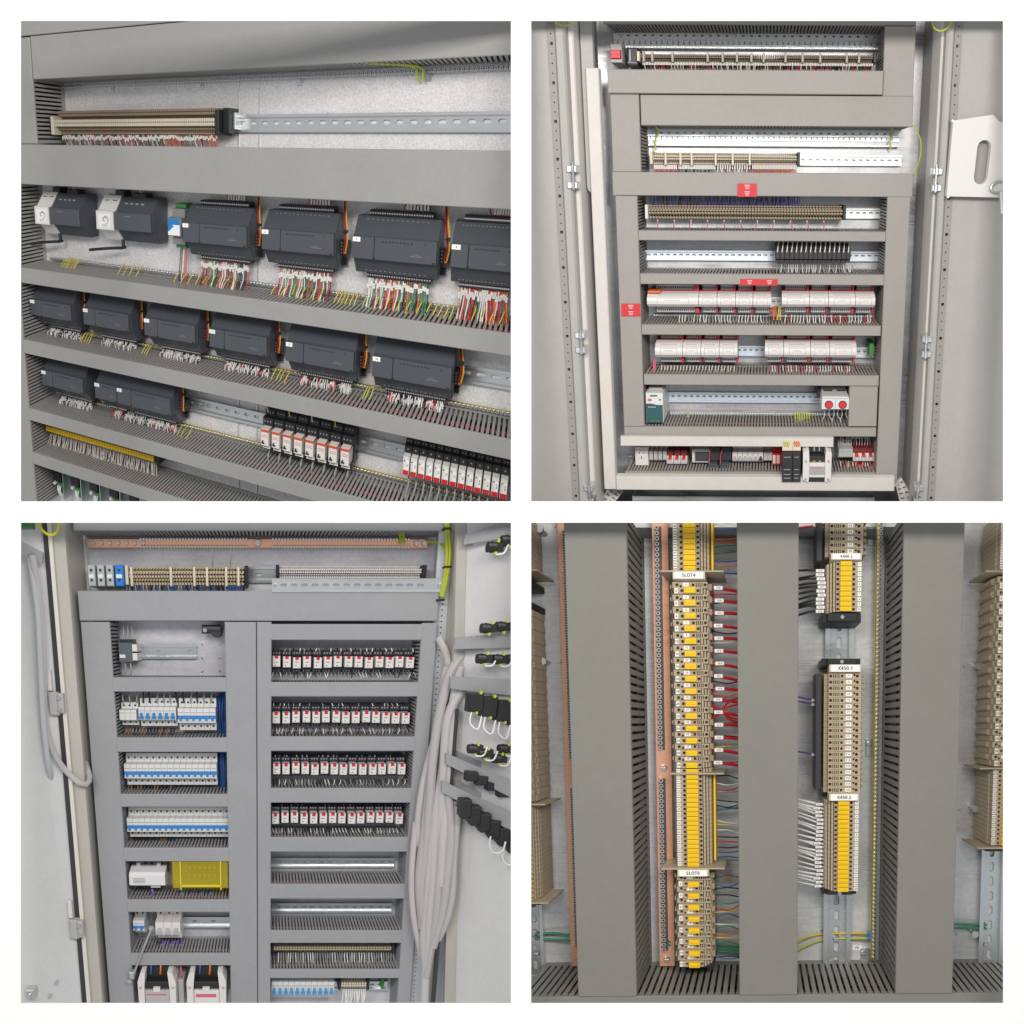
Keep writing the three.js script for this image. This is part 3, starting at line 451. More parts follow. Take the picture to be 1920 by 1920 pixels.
  // ---- row one: long terminal strip and the bare rail
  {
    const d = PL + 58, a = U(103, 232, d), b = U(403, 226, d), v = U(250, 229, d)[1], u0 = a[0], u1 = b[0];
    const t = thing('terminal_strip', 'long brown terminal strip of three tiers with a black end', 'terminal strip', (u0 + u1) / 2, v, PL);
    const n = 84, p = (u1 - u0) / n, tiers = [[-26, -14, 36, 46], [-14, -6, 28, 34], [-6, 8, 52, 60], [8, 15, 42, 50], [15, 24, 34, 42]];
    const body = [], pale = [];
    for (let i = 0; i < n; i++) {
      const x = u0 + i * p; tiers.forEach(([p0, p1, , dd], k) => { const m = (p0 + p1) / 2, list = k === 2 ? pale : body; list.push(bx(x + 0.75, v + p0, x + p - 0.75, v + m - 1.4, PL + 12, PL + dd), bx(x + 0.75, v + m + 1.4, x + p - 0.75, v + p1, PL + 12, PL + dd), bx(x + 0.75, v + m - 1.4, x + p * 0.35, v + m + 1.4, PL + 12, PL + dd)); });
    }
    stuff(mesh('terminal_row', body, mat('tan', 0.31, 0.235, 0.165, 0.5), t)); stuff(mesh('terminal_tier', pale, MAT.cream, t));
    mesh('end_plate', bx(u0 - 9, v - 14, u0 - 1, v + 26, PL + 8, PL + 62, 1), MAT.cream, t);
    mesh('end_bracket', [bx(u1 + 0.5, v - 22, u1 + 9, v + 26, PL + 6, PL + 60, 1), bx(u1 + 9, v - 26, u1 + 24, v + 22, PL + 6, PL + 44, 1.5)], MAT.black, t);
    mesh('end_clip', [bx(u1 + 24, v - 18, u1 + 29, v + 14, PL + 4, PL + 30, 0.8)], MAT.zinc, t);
    railU('bare zinc mounting rail beside the long brown terminal strip', u1 - 60, end(230, PL + 6), U(700, 230, PL + 6)[1], 34, PL + 3, { pitch: 24, slot: 14, sh: 0.22 });
    // wires with white markers
    const cols = [MAT.wireRed, MAT.wireGreen, MAT.wireWhite, MAT.wireBlack, MAT.wireOrange, MAT.wirePink], bins = cols.map(() => []), tags = [];
    for (let i = 0; i < 108; i++) { const x = u0 + 3 + i * (u1 - u0 - 6) / 108, c = i > 72 && i < 85 || i > 98 ? pick([4, 0, 4]) : pick([0, 1, 2, 3, 5, 3, 2]), j = rnd(-4, 4); bins[c].push(tube([[x, v + 20, PL + 36], [x + j * 0.3, v + 30, PL + 38], [x + j, v + 42, PL + 34], [x + j * 1.4, v + 60, PL + 24]], 0.85, 5, 4)); const y = v + 25 + rnd(0, 7); tags.push(bx(x - 1.1, y, x + 1.2, y + rnd(5, 9), PL + 38, PL + 40.5)); }
    const w = thing('wire_bundle', 'many short coloured wires under the long brown terminal strip', 'wires', (u0 + u1) / 2, v + 40, PL + 20, null, 'stuff');
    bins.forEach((g, k) => g.length && stuff(mesh('wires', g, cols[k], w))); stuff(mesh('wire_markers', tags, MAT.white, w));
    for (const x of [681, 692]) tag(mesh('wire', ptube([[x + 3, 118, -20], [x + 100, 128, PL + 30], [x + 100, 140, PL + 24], [x + 103, 152, PL + 14]], 2, 10, 6), MAT.wireEarth), 'green yellow wire hanging from the tall duct over the earth bar', 'wire', 'earth wires at the tall duct');
  }
  // ---- controller modules
  const caseM = mat('controllerCase', 0.072, 0.082, 0.098, 0.38, 0, { bumpMap: grain, bumpScale: 0.00005 });
  const hM = 106, DM = 70;                                   // height and depth of a controller
  function profile(v, h, k = DM) { return [[v, PL + 8], [v, PL + k * 0.52], [v + h * 0.30, PL + k * 0.86], [v + h * 0.30, PL + k * 0.9], [v + h * 0.70, PL + k * 0.9], [v + h * 0.70, PL + k * 0.82], [v + h * 0.99, PL + k * 0.5], [v + h, PL + 8]]; }
  function plugs(t, u0, u1, v, n, under) {
    const d = PL + 22, h = 10, g = [bx(u0, v - h / 2, u1, v + h / 2, PL + 6, d + 8, 0.6)]; const split = (u0 + u1) / 2;
    const m = mesh('terminal_plug', g, MAT.black, t), s = []; for (let i = 0; i < n; i++) { const u = u0 + (i + 0.5) * (u1 - u0) / n; if (Math.abs(u - split) < 1.2) continue; s.push(cyl(u, v, d + 8, d + 8.6, 1.6, 6)); }
    stuff(mesh('plug_screw', s, MAT.steel, m)); return m;
  }
  function controller(label, xl, xr, vTop, num, o = {}) {
    const k = o.k ?? DM, h = o.h ?? hM, dF = PL + k, yc = 0; const u0 = o.local ? xl : U(xl, o.y, dF)[0], u1 = o.local ? xr : U(xr, o.y, dF)[0], w = u1 - u0;
    const t = thing('controller_module', label, 'controller', (u0 + u1) / 2, vTop + h / 2, PL, 'dark grey controller modules');
    mesh('housing', prism(profile(vTop, h, k), 'u', u0, u1), caseM, t);
    const a = vTop + h * 0.31, b = vTop + h * 0.69, s = o.split ?? 0.27;
    mesh('front_cover', bx(u0 + 0.6, a, u0 + w * s - 0.5, b, dF - 8, dF, 0.8), caseM, t);
    mesh('front_cover', bx(u0 + w * s + 0.5, a, u1 - 0.6, b, dF - 8, dF, 0.8), caseM, t);
    mesh('side_panel', prism(profile(vTop + 2, h - 4, k - 3), 'u', u1, u1 + 1.2), caseM, t);
    const marks = []; for (let i = 0; i < 13; i++) { marks.push(bx(u0 + w * (0.12 + i * 0.06), vTop + h * 0.04, u0 + w * (0.15 + i * 0.06), vTop + h * 0.055, PL + k * 0.55, PL + k * 0.585), bx(u0 + w * (0.12 + i * 0.06), vTop + h * 0.93, u0 + w * (0.15 + i * 0.06), vTop + h * 0.945, PL + k * 0.54, PL + k * 0.575)); } stuff(mesh('terminal_print', marks, MAT.facePrint ?? mat('facePrint', 0.16, 0.165, 0.17, 0.6), t));
    const leds = []; for (let i = 0; i < 9; i++) leds.push(bx(u0 + w * 0.36 + i * w * 0.043, a + h * 0.055, u0 + w * 0.36 + i * w * 0.043 + w * 0.022, a + h * 0.075, dF, dF + 0.5)); leds.push(bx(u0 + w * 0.86, a + h * 0.055, u0 + w * 0.875, a + h * 0.075, dF, dF + 0.5));
    mesh('indicator_row', leds, MAT.black, t);
    mesh('latch', bx(u0 + w * s - 1.4, b - 4, u0 + w * s + 3, b - 1.4, dF, dF + 0.6), MAT.black, t); mesh('latch', bx(u1 - 7, b - 4, u1 - 2.5, b - 1.4, dF, dF + 0.6), MAT.black, t);
    mesh('case_print', [bx(u0 + w * 0.7, b - h * 0.12, u0 + w * 0.84, b - h * 0.105, dF, dF + 0.2), bx(u0 + w * 0.73, b - h * 0.145, u0 + w * 0.8, b - h * 0.135, dF, dF + 0.2)], MAT.facePrint, t);
    if (num) { const g = mesh('number_tag', bx(u0 + 1, a + 1.5, u0 + 15, a + 10, dF, dF + 0.8), MAT.white, t); mesh('tag_text', printed(u0 + 1.4, a + 1.8, u0 + 14.6, a + 9.7, dF + 1.1, num, '#222', '#f6f6f4', 0.6), MAT.sheet, g); }
    if (!o.noTop) plugs(t, u0 + w * 0.13, u1 - w * 0.1, vTop - 5, 26);
    if (!o.noBottom) plugs(t, u0 + w * 0.13, u1 - w * 0.08, vTop + h + 4, 26);
    mesh('mounting_tab', [bx(u1 + 1, vTop + h * 0.84, u1 + 9, vTop + h * 0.95, PL + 6, PL + 14, 0.5)], MAT.black, t);
    if (!o.noCom) {
      const g = mesh('bus_plug', bx(u1 + 1, vTop + h * 0.48, u1 + 15, vTop + h * 0.72, PL + 12, PL + 34, 0.8), MAT.black, t); const s2 = []; for (let i = 0; i < 4; i++) s2.push(cyl(u1 + 4, vTop + h * (0.51 + i * 0.06), PL + 34, PL + 34.6, 1.5, 6)); mesh('plug_screw', s2, MAT.steel, g);
      const c = mesh('bus_connector', bx(u1 + 9, vTop + h * 0.63, u1 + 14, vTop + h * 0.7, PL + 34, PL + 37, 0.6), MAT.orange, t);
      const wv = thing('bus_wires', 'bus wires beside the ' + label.replace(/^(narrow )?dark /, '').replace(/, coloured wires below/, ''), 'wires', u1 + 12, vTop + h * 0.4, PL + 20, 'bus wires between controllers');
      for (const [m, j] of [[MAT.wireOrange, 0], [MAT.wireYellow, 1.6], [MAT.wireBlack, -1.6], [MAT.wireRed, -3]]) mesh('wire', tube([[u1 + 12 + j, vTop + h * 0.66, PL + 38], [u1 + 15 + j, vTop + h * 0.45, PL + 40], [u1 + 10 + j, vTop + h * 0.1, PL + 34], [u1 + 6 + j, vTop - h * 0.22, PL + 24]], 0.95, 10, 5), m, wv);
      mesh('cable_tie', cyl(u1 + 12.5, vTop + h * 0.3, PL + 34, PL + 43, 4, 8), MAT.black, wv);
    }
    return { u0, u1, w, vb: vTop + h + 9 };
  }
  // wires leaving a controller: white markers, coloured wires down into the duct
  const many = [MAT.wireRed, MAT.wireGreen, MAT.wireWhite, MAT.wireBlack, MAT.wireOrange, MAT.wirePink, MAT.wireYellow];
  function bundle(label, u0, u1, v0, v1, dEnd, n, weights, markers = true, seg = 7) {
    const t = thing('wire_bundle', label, 'wires', (u0 + u1) / 2, v0, PL + 10, 'wire bundles under the controllers', 'stuff'), bins = many.map(() => []), tags = [];
    for (let i = 0; i < n; i++) { const u = u0 + (i + 0.5) * (u1 - u0) / n, j = rnd(-4, 4), L = v1 - v0, c = pick(weights); bins[c].push(tube([[u, v0 - 3, PL + 24], [u + j * 0.15, v0 + L * 0.3, PL + 28], [u + j * 0.6, v0 + L * 0.7, PL + 30 + rnd(-3, 3)], [u + j, v1 - 2, dEnd], [u + j * 1.1, v1 + 10, dEnd - 3]], 1.15, seg, 4)); if (markers) { const y = v0 + 3 + rnd(0, 9); tags.push(bx(u - 1.9, y, u + 1.9, y + rnd(7, 11), PL + 26, PL + 31)); if (rnd() < 0.3) tags.push(bx(u - 2.6, y + 2, u + 2.6, y + 4, PL + 26, PL + 32)); } }
    bins.forEach((g, k) => g.length && stuff(mesh('wires', g, many[k], t))); if (markers) stuff(mesh('wire_markers', tags, MAT.white, t));
    if (markers) stuff(mesh('ferrules', [...Array(n)].map((_, i) => cylv(u0 + (i + 0.5) * (u1 - u0) / n, v0 - 4, v0 + 2, PL + 25, 1.2, 5)), MAT.wireRed, t));
  }
  const ord = ['', 'one', 'two', 'three', 'four', 'five', 'six', 'seven', 'eight', 'nine', 'ten', 'eleven', 'twelve', 'thirteen'];
  // first row
  const v2 = U(342, 435, PL + DM)[1] - hM * 0.5;
  [[342, 462, 1, 435], [490, 626, 2, 447], [660, 820, 3, 461], [845, 972, 4, 476]].forEach(([x0, x1, n, y]) => {
    const c = controller(['', 'dark controller touching the slim blue relay, coloured wires below', 'dark controller second along from the slim blue relay', 'dark controller third along from the slim blue relay', 'dark controller cut by the wall edge, coloured wires below'][n], x0, x1, v2, String(n), { y });
    bundle(`coloured wires with white markers under the ${['', 'controller touching the slim blue relay', 'controller second along from the blue relay', 'controller third along from the blue relay', 'controller cut by the wall edge'][n]}`, c.u0 + c.w * 0.14, c.u1 - c.w * 0.1, c.vb, dv[0][0] - 1, PL + 44, 30, [0, 0, 2, 2, 2, 3, 3, 1, 1, 4, 0], true);
    const top = thing('wire_bundle', `short pale wires above the ${['', 'controller touching the slim blue relay', 'controller second along from the blue relay', 'controller third along from the blue relay', 'controller cut by the wall edge'][n]}`, 'wires', (c.u0 + c.u1) / 2, v2 - 20, PL, 'wire bundles over the controllers', 'stuff'), g = [], gr = []; for (let i = 0; i < 9; i++) { const u = c.u0 + c.w * (0.55 + i * 0.036); (i % 3 ? g : gr).push(tube([[u, v2 - 8, PL + 26], [u + rnd(-3, 3), v2 - 18, PL + 28], [u + rnd(-8, 8), v2 - 34, PL + 20], [u - 6, v2 - 60, PL + 12]], 1.1, 6, 4)); } stuff(mesh('wires', g, MAT.wireBrown, top)); stuff(mesh('wires', gr, MAT.wireRed, top)); stuff(mesh('wire_markers', [...Array(7)].map((_, i) => bx(c.u0 + c.w * (0.58 + i * 0.04), v2 - 22 - rnd(6), c.u0 + c.w * (0.58 + i * 0.04) + 3, v2 - 14, PL + 27, PL + 31)), MAT.white, top));
  });
  // two controllers with white ends and aerials
  [[66, 148, 402, 0], [181, 282, 411, 1]].forEach(([x0, x1, y, i]) => {
    const h = 100, k = 66, vt = U(x0, y, PL + k)[1] - h * 0.5, u0 = U(x0, y, PL + k)[0], u1 = U(x1, y, PL + k)[0], w = u1 - u0, um = u0 + w * 0.33;
    const t = thing('network_controller', i ? 'half white network controller with aerial beside the small blue relay' : 'half white network controller with aerial next to the upright duct', 'controller', (u0 + u1) / 2, vt + h / 2, PL, 'network controllers with white ends');
    mesh('housing', prism(profile(vt, h, k), 'u', um, u1), caseM, t); mesh('white_end', prism(profile(vt - 2, h + 2, k + 1), 'u', u0, um - 0.5), MAT.white, t);
    mesh('side_panel', prism(profile(vt + 1, h - 2, k - 2), 'u', u1, u1 + 1.5), caseM, t);
    mesh('front_cover', bx(u0, vt + h * 0.3, um - 1, vt + h * 0.72, PL + k - 6, PL + k + 2, 1), MAT.white, t); mesh('front_cover', bx(um + 0.5, vt + h * 0.31, u1 - 0.5, vt + h * 0.7, PL + k - 8, PL + k, 0.8), caseM, t);
    const emblem = mesh('emblem', printed(u0 + w * 0.05, vt + h * 0.36, um - w * 0.05, vt + h * 0.66, PL + k + 2.4, 'emblem', '#8a948c', '#f0f0ec', 0.5, 0, (c, hw, hh) => { c.lineWidth = 3; c.strokeStyle = '#93a095'; for (let a = 0; a < 5; a++) { c.beginPath(); c.arc(-hw * 0.05 + a * 2, -hh * 0.1, hh * (0.15 + a * 0.1), 0.5 + a, 4 + a); c.stroke(); } c.fillStyle = '#9aa39b'; c.fillRect(-hw * 0.5, hh * 0.6, hw, 3); c.fillRect(-hw * 0.4, hh * 0.76, hw * 0.8, 2); }), MAT.sheet, t);
    const lines = []; for (let q = 0; q < 4; q++) lines.push(bx(um + w * 0.11 + q * w * 0.1, vt + h * 0.12, um + w * 0.16 + q * w * 0.1, vt + h * 0.15, PL + k * 0.67, PL + k * 0.7)); for (let q = 0; q < 5; q++) lines.push(bx(um + w * 0.2 + q * 3.2, vt + h * 0.38, um + w * 0.2 + q * 3.2 + 1.5, vt + h * 0.4, PL + k, PL + k + 0.4)); mesh('port_marks', lines, MAT.wireGrey, t);
    for (const q of [0.05, 0.2]) mesh('status_mark', bx(u0 + w * q, vt + h * 0.08, u0 + w * (q + 0.08), vt + h * 0.12, PL + k * 0.62, PL + k * 0.66), MAT.black, t);
    mesh('power_plug', bx(u0 + w * 0.2, vt - 13, u0 + w * 0.36, vt + 2, PL + 10, PL + 34, 0.8), MAT.black, t); mesh('terminal_plug', bx(um + w * 0.2, vt - 9, um + w * 0.44, vt + 1, PL + 10, PL + 34, 0.8), MAT.black, t);
    const an = mesh('aerial_base', [cylv(um - w * 0.02, vt + h * 0.96, vt + h + 14, PL + 34, 3.8), cyl(um - w * 0.02, vt + h + 15, PL + 28, PL + 42, 4, 10)], MAT.black, t);
    mesh('aerial', tube([[um - w * 0.02, vt + h + 15, PL + 38], [um - w * 0.3, vt + h + 19, PL + 44], [um - w * 0.6, vt + h + 25, PL + 50]], 3.4, 6, 8), MAT.black, an);
    const wv = thing('wire_bundle', i ? 'short red and yellow wires above the network controller beside the relay' : 'short red and yellow wires above the network controller by the duct', 'wires', um, vt - 20, PL + 10, 'wire bundles over the controllers', 'stuff');
    for (let q = 0; q < 5; q++) { const u = um + w * 0.23 + q * w * 0.045; stuff(mesh('wires', tube([[u, vt - 8, PL + 28], [u - 2 - i * 2 + q, vt - 20, PL + 32], [u - 12 + q * 2 - (i ? 0 : 30), vt - 34, PL + 22], [u - 16 - (i ? 0 : 30), vt - 50, PL + 14]], 1.2, 8, 4), [MAT.wireRed, MAT.wireBrown, MAT.wireYellow][q % 3], wv)); }
    for (let q = 0; q < 3; q++) { const u = u0 + w * 0.24 + q * 4; stuff(mesh('wires', tube([[u, vt - 12, PL + 28], [u + rnd(-3, 3), vt - 26, PL + 26], [u + rnd(-5, 5), vt - 50, PL + 16]], 1.3, 6, 4), [MAT.wireEarth, MAT.wireGrey, MAT.wireGreen][q], wv)); }
  });
  // small relay
  {
    const d = PL + 56, a = U(313, 388, d), b = U(340, 462, d), t = thing('interface_relay', 'slim grey relay with a blue and white front between two controllers', 'relay', (a[0] + b[0]) / 2, (a[1] + b[1]) / 2, PL);
    mesh('housing', [bx(a[0] + 3, a[1] + 4, b[0], b[1], PL + 6, d - 14, 1), bx(a[0], a[1] + 22, b[0], b[1] - 20, PL + 6, d, 1.5)], mat('relayGrey', 0.22, 0.23, 0.235, 0.5), t);
    mesh('front_label', printed(a[0] + 1.5, a[1] + 24, b[0] - 3, b[1] - 22, d + 0.4, 'relayface', '#1c6fae', '#e8eef0', 0.4, 0, (c, hw, hh) => { c.fillStyle = '#1f7cc0'; c.beginPath(); c.moveTo(-hw, -hh); c.lineTo(hw, -hh); c.lineTo(hw, -hh * 0.3); c.quadraticCurveTo(-hw * 0.2, -hh * 0.2, -hw * 0.7, hh * 0.5); c.lineTo(-hw, hh * 0.5); c.fill(); c.fillStyle = '#fff'; c.fillRect(-hw * 0.2, -hh * 0.25, hw * 0.8, hh * 0.12); }), MAT.sheet, t);
    for (const q of [0, 1]) mesh('green_plug', bx(a[0] + 6, q ? b[1] + 1 : a[1] - 6, b[0] - 2, q ? b[1] + 8 : a[1] + 3, PL + 10, PL + 34, 0.8), MAT.green, t);
    bundle('thin wires hanging under the slim blue relay', a[0] + 10, b[0] - 4, b[1] + 10, dv[0][0] - 2, PL + 34, 5, [0, 2, 6, 0, 3], false);
  }
  // second row: six controllers
  const six = ['nearest the upright duct', 'second from the upright duct', 'third from the upright duct', 'third from the bare rail', 'second from the bare rail', 'nearest the bare rail'];
  const v3 = U(57, 575, PL + DM)[1] - hM * 0.5;
  [[57, 132, 5, 577], [156, 240, 6, 595], [270, 365, 7, 618], [392, 500, 8, 640], [535, 664, 9, 662], [697, 848, 10, 693]].forEach(([x0, x1, n, y]) => { const c = controller(`dark controller in the row of six, ${six[n - 5]}`, x0, x1, v3, String(n), { y, noTop: true }); bundle(`white markers and wires under the row of six, ${six[n - 5]}`, c.u0 + c.w * 0.14, c.u1 - c.w * 0.1, c.vb, dv[1][0] - 4, PL + 40, 24, n > 7 ? [0, 2, 2, 3, 2] : [2, 2, 3, 2], true, 5); });
  // third row
  const v4 = U(78, 707, PL + DM)[1] - hM * 0.5;
  { const c = controller('dark controller alone between upright duct and the joined pair', 78, 154, v4, '11', { y: 707, noTop: true, noCom: true }); bundle('white markers and short wires under the lone controller', c.u0 + c.w * 0.14, c.u1 - c.w * 0.1, c.vb, dv[2][0] - 4, PL + 40, 22, [2, 2, 3], true, 5); }
  { const c = controller('narrow dark controller joined to its wider neighbour', 177, 218, v4, '12', { y: 725, noTop: true, noCom: true, split: 0.97 }); const c2 = controller('wide dark controller of the joined pair', c.u1 + 0.6, c.u1 + 0.6 + c.w * 2.25, v4, '13', { local: true, noTop: true }); bundle('white markers and short wires under the joined pair of controllers', c.u0 + c.w * 0.3, c2.u1 - c2.w * 0.08, c.vb, dv[2][0] - 4, PL + 40, 36, [2, 2, 3, 2, 0], true, 5); }
  railU('zinc mounting rail between the joined controllers and the relays', U(330, 760, PL)[0], U(780, 850, PL)[0], U(410, 768, PL + 8)[1], 34, PL + 3, { pitch: 24, slot: 13, sh: 0.2 });
  railU('zinc mounting rail right of the row of six controllers', U(850, 690, PL)[0], end(715, PL + 6), U(915, 707, PL + 8)[1], 34, PL + 3, { pitch: 25, slot: 17, sh: 0.22 });
  // relays with orange tops
  {
    const d = PL + 62, a = U(496, 818, d), b = U(646, 858, d), vc = (a[1] + b[1]) / 2, step = (b[0] - a[0]) / 7, face = mat('relayFace', 0.76, 0.73, 0.70, 0.3);
    for (let i = 0; i < 8; i++) {
      const u = a[0] + i * step, w = step * 0.94, t = thing('plug_relay', `relay with orange top on a black socket${i === 0 ? ', end one facing the controllers' : i === 7 ? ', end one facing the slim relays' : ''}`, 'relay', u, vc, PL, 'relays with orange tops');
      mesh('socket', [bx(u - w / 2, vc - 50, u + w / 2, vc + 32, PL + 6, PL + 34, 1), bx(u - w / 2, vc - 36, u + w / 2, vc - 18, PL + 34, PL + 46, 1), bx(u - w / 2, vc + 20, u + w / 2, vc + 34, PL + 34, PL + 50, 1)], MAT.black, t);
      const s = []; for (let r = 0; r < 2; r++) for (let q = 0; q < 3; q++) s.push(cyl(u + (q - 1) * w * 0.28, vc - 44 + r * 16, PL + 34 + r * 12, PL + 34.8 + r * 12, 1.6, 6)); mesh('socket_screw', s, MAT.wireGrey, t);
      const r = mesh('relay', bx(u - w * 0.38, vc - 17, u + w * 0.36, vc + 20, PL + 30, d, 1.2), face, t);
      mesh('orange_top', bx(u - w * 0.38, vc - 16.5, u + w * 0.36, vc - 11, PL + 32, d + 0.6, 0.6), mat('vermilion', 0.62, 0.09, 0.03, 0.4), r); mesh('contact', [bx(u - w * 0.3, vc + 12, u, vc + 16, d, d + 0.5), bx(u - w * 0.25, vc + 8, u - w * 0.1, vc + 12, d, d + 0.5)], MAT.dark, r);
      mesh('relay_print', [bx(u - w * 0.25, vc - 5, u + w * 0.3, vc - 4, d, d + 0.3), bx(u - w * 0.25, vc - 1, u + w * 0.3, vc, d, d + 0.3)], MAT.wirePink, r);
      const g = mesh('number_tag', bx(u - w * 0.4, vc + 23, u + w * 0.36, vc + 31, PL + 50, PL + 51), MAT.white, t); mesh('tag_text', printed(u - w * 0.38, vc + 23.4, u + w * 0.34, vc + 30.6, PL + 51.3, 'RLY' + (i + 1), '#222', '#f4f4f0', 0.62), MAT.sheet, g);
      if (i % 2 === 0) mesh('marked_wire', tube([[u - 2, vc - 46, PL + 40], [u - 2, vc - 58, PL + 46], [u, vc - 80, PL + 40]], 1.4, 6, 4), i % 4 ? MAT.wireYellow : MAT.wireWhite, t);
      tag(mesh('wire', tube([[u + 3, vc + 36, PL + 36], [u + 2, vc + 50, PL + 48], [u + rnd(-3, 3), vc + 70, PL + 44]], 1.7, 8, 5), MAT.wireGrey), 'grey wire hanging under the relays with orange tops', 'wire', 'grey wires under the orange relays');
    }
  }
  // slim relays with red squares
  {
    const d = PL + 60, a = U(761, 872, d), b = U(944, 919, d), vc = (a[1] + b[1]) / 2, step = (b[0] - a[0]) / 12;
    for (let i = 0; i < 13; i++) {
      const u = a[0] + i * step, w = step * 0.95, t = thing('slim_relay', 'slim white relay with a red square' + (i === 0 ? ', end one facing the orange relays' : ''), 'relay', u, vc, PL, 'slim relays with red squares');
      mesh('socket', [bx(u - w / 2, vc - 44, u + w / 2, vc + 28, PL + 6, PL + 36, 0.8), bx(u - w / 2, vc - 34, u + w / 2, vc - 19, PL + 36, PL + 46, 0.8), bx(u - w * 0.3, vc - 52, u + w * 0.3, vc - 44, PL + 10, PL + 28, 0.8), bx(u - w / 2, vc + 19, u + w / 2, vc + 26, PL + 36, PL + 48, 0.8)], MAT.black, t);
      mesh('socket_screw', [cyl(u - w * 0.2, vc - 39, PL + 36, PL + 36.8, 1.5, 6), cyl(u + w * 0.2, vc - 39, PL + 36, PL + 36.8, 1.5, 6), cyl(u, vc - 27, PL + 46, PL + 46.8, 1.5, 6)], MAT.wireGrey, t);
      const r = mesh('relay', bx(u - w * 0.43, vc - 18, u + w * 0.43, vc + 19, PL + 30, d, 0.8), MAT.white, t);
      mesh('red_square', bx(u - w * 0.38, vc + 9, u + w * 0.38, vc + 18, d, d + 0.8), MAT.red, r);
      mesh('relay_text', printed(u - w * 0.05, vc - 12, u + w * 0.4, vc + 8, d + 0.4, 'RL' + (i + 1), '#222', '#f2f2ee', 0.62, 1), MAT.sheet, r); mesh('test_hole_shade', cyl(u - w * 0.22, vc - 10, d, d + 0.4, 1.3, 6), MAT.black, r);  // black disc paints the shade inside the test hole
      tag(mesh('wire', tube([[u + 2, vc + 28, PL + 36], [u + 4, vc + 44, PL + 42], [u - 4 + rnd(4), vc + 78, PL + 46]], 1.6, 8, 5), MAT.wireGrey), 'grey wire hanging under the slim relays with red squares', 'wire', 'grey wires under the slim relays');
    }
  }
  // yellow terminal row
  {
    const d = PL + 50, a = U(86, 806, d), b = U(288, 858, d), v = (a[1] + b[1]) / 2, n = 42, t = thing('terminal_strip', 'row of bright yellow terminals with pale wires below', 'terminal strip', (a[0] + b[0]) / 2, v, PL), p = (b[0] - a[0]) / n;
    for (let i = 0; i < n; i++) { const o = mesh('terminal', bx(a[0] + i * p + 0.2, v - 16, a[0] + (i + 1) * p - 0.2, v + 14, PL + 10, d - 7, 0.4), MAT.beigeDark, t); mesh('yellow_lever', bx(a[0] + i * p + 0.35, v - 7.5, a[0] + (i + 1) * p - 0.35, v + 7, d - 7, d, 0.5), MAT.yellow, o); mesh('lever_edge', [bx(a[0] + i * p + 0.5, v + 7, a[0] + (i + 1) * p - 0.5, v + 10, d - 7, d - 3), bx(a[0] + i * p + 0.5, v - 11, a[0] + (i + 1) * p - 0.5, v - 8, d - 7, d - 3)], MAT.black, o); }
    mesh('end_bracket', bx(b[0] + 1, v - 16, b[0] + 12, v + 14, PL + 8, d - 4, 1), MAT.black, t);
    const w = thing('wire_bundle', 'dense row of pale wires under the yellow terminals', 'wires', (a[0] + b[0]) / 2, v + 30, PL + 10, null, 'stuff'), g = []; for (let i = 0; i < 88; i++) { const u = a[0] + 3 + i * (b[0] - a[0] - 4) / 88, j = rnd(-7, 7); g.push(tube([[u, v + 12, PL + 30], [u + j * 0.3, v + 24, PL + 36], [u + j, v + 44, PL + 40], [u + j * 1.4, dv[3][0] + 4, PL + 42]], 1.25, 6, 4)); } stuff(mesh('wires', g, mat('wirePale', 0.55, 0.51, 0.47, 0.5), w));
  }
  // circuit boards at the bottom
  [[100, 893], [133, 902], [168, 911], [205, 922], [242, 931]].forEach(([x, y], i) => {
    const d = PL + 46, p = U(x, y, d), t = thing('circuit_board_module', `open circuit board module with green plug at the bottom row, ${['beside the upright duct', 'second from the upright duct', 'third from the upright duct', 'fourth from the upright duct', 'fifth from the upright duct'][i]}`, 'circuit board', p[0], p[1], PL, 'open circuit boards');
    mesh('board', bx(p[0] - 4, p[1] - 22, p[0] + 31, p[1] + 60, PL + 6, PL + 24), MAT.green, t); mesh('heat_sink', bx(p[0], p[1] - 20, p[0] + 27, p[1] + 10, PL + 24, d + 2, 1), MAT.black, t); mesh('frame_edge', bx(p[0] + 31, p[1] - 22, p[0] + 33.5, p[1] + 60, PL + 6, d, 0.5), MAT.zinc, t);
    mesh('capacitor', cyl(p[0] + 4, p[1] + 18, PL + 24, d + 2, 4.5, 10), MAT.wireWhite, t); mesh('green_plug', bx(p[0] + 12, p[1] + 15, p[0] + 28, p[1] + 24, PL + 24, d, 0.8), MAT.green, t);
    mesh('plug_wires', [0, 1, 2].map((q) => tube([[p[0] + 14 + q * 5, p[1] + 22, d], [p[0] + 15 + q * 4, p[1] + 34, d + 2], [p[0] + 16 + q * 3, p[1] + 54, d - 4]], 1.6, 6, 5)), MAT.wireWhite, t);
  });
  // earth wires looping from the bars into the ducts
  const loops = (label, v, us) => { const t = thing('earth_wires', label, 'earth wires', us[0], v, PL + 10, 'yellow earth wires on the bars', 'stuff'), g = [], h = []; us.forEach((u) => (rnd() < 0.3 ? h : g).push(tube([[u, v, PL + 20], [u + rnd(1, 4), v - 8 - rnd(5), PL + 28], [u - rnd(3), v + 4, PL + 42], [u - 5, v + 14, PL + 44]], 0.95, 8, 4))); if (g.length) stuff(mesh('wires', g, MAT.wireYellow, t)); if (h.length) stuff(mesh('wires', h, MAT.wireEarth, t)); };
  const us = (x0, x1, y, n) => [...Array(n)].map((_, i) => U(x0 + (x1 - x0) * i / Math.max(1, n - 1), y, PL + 20)[0] + rnd(-1, 1));
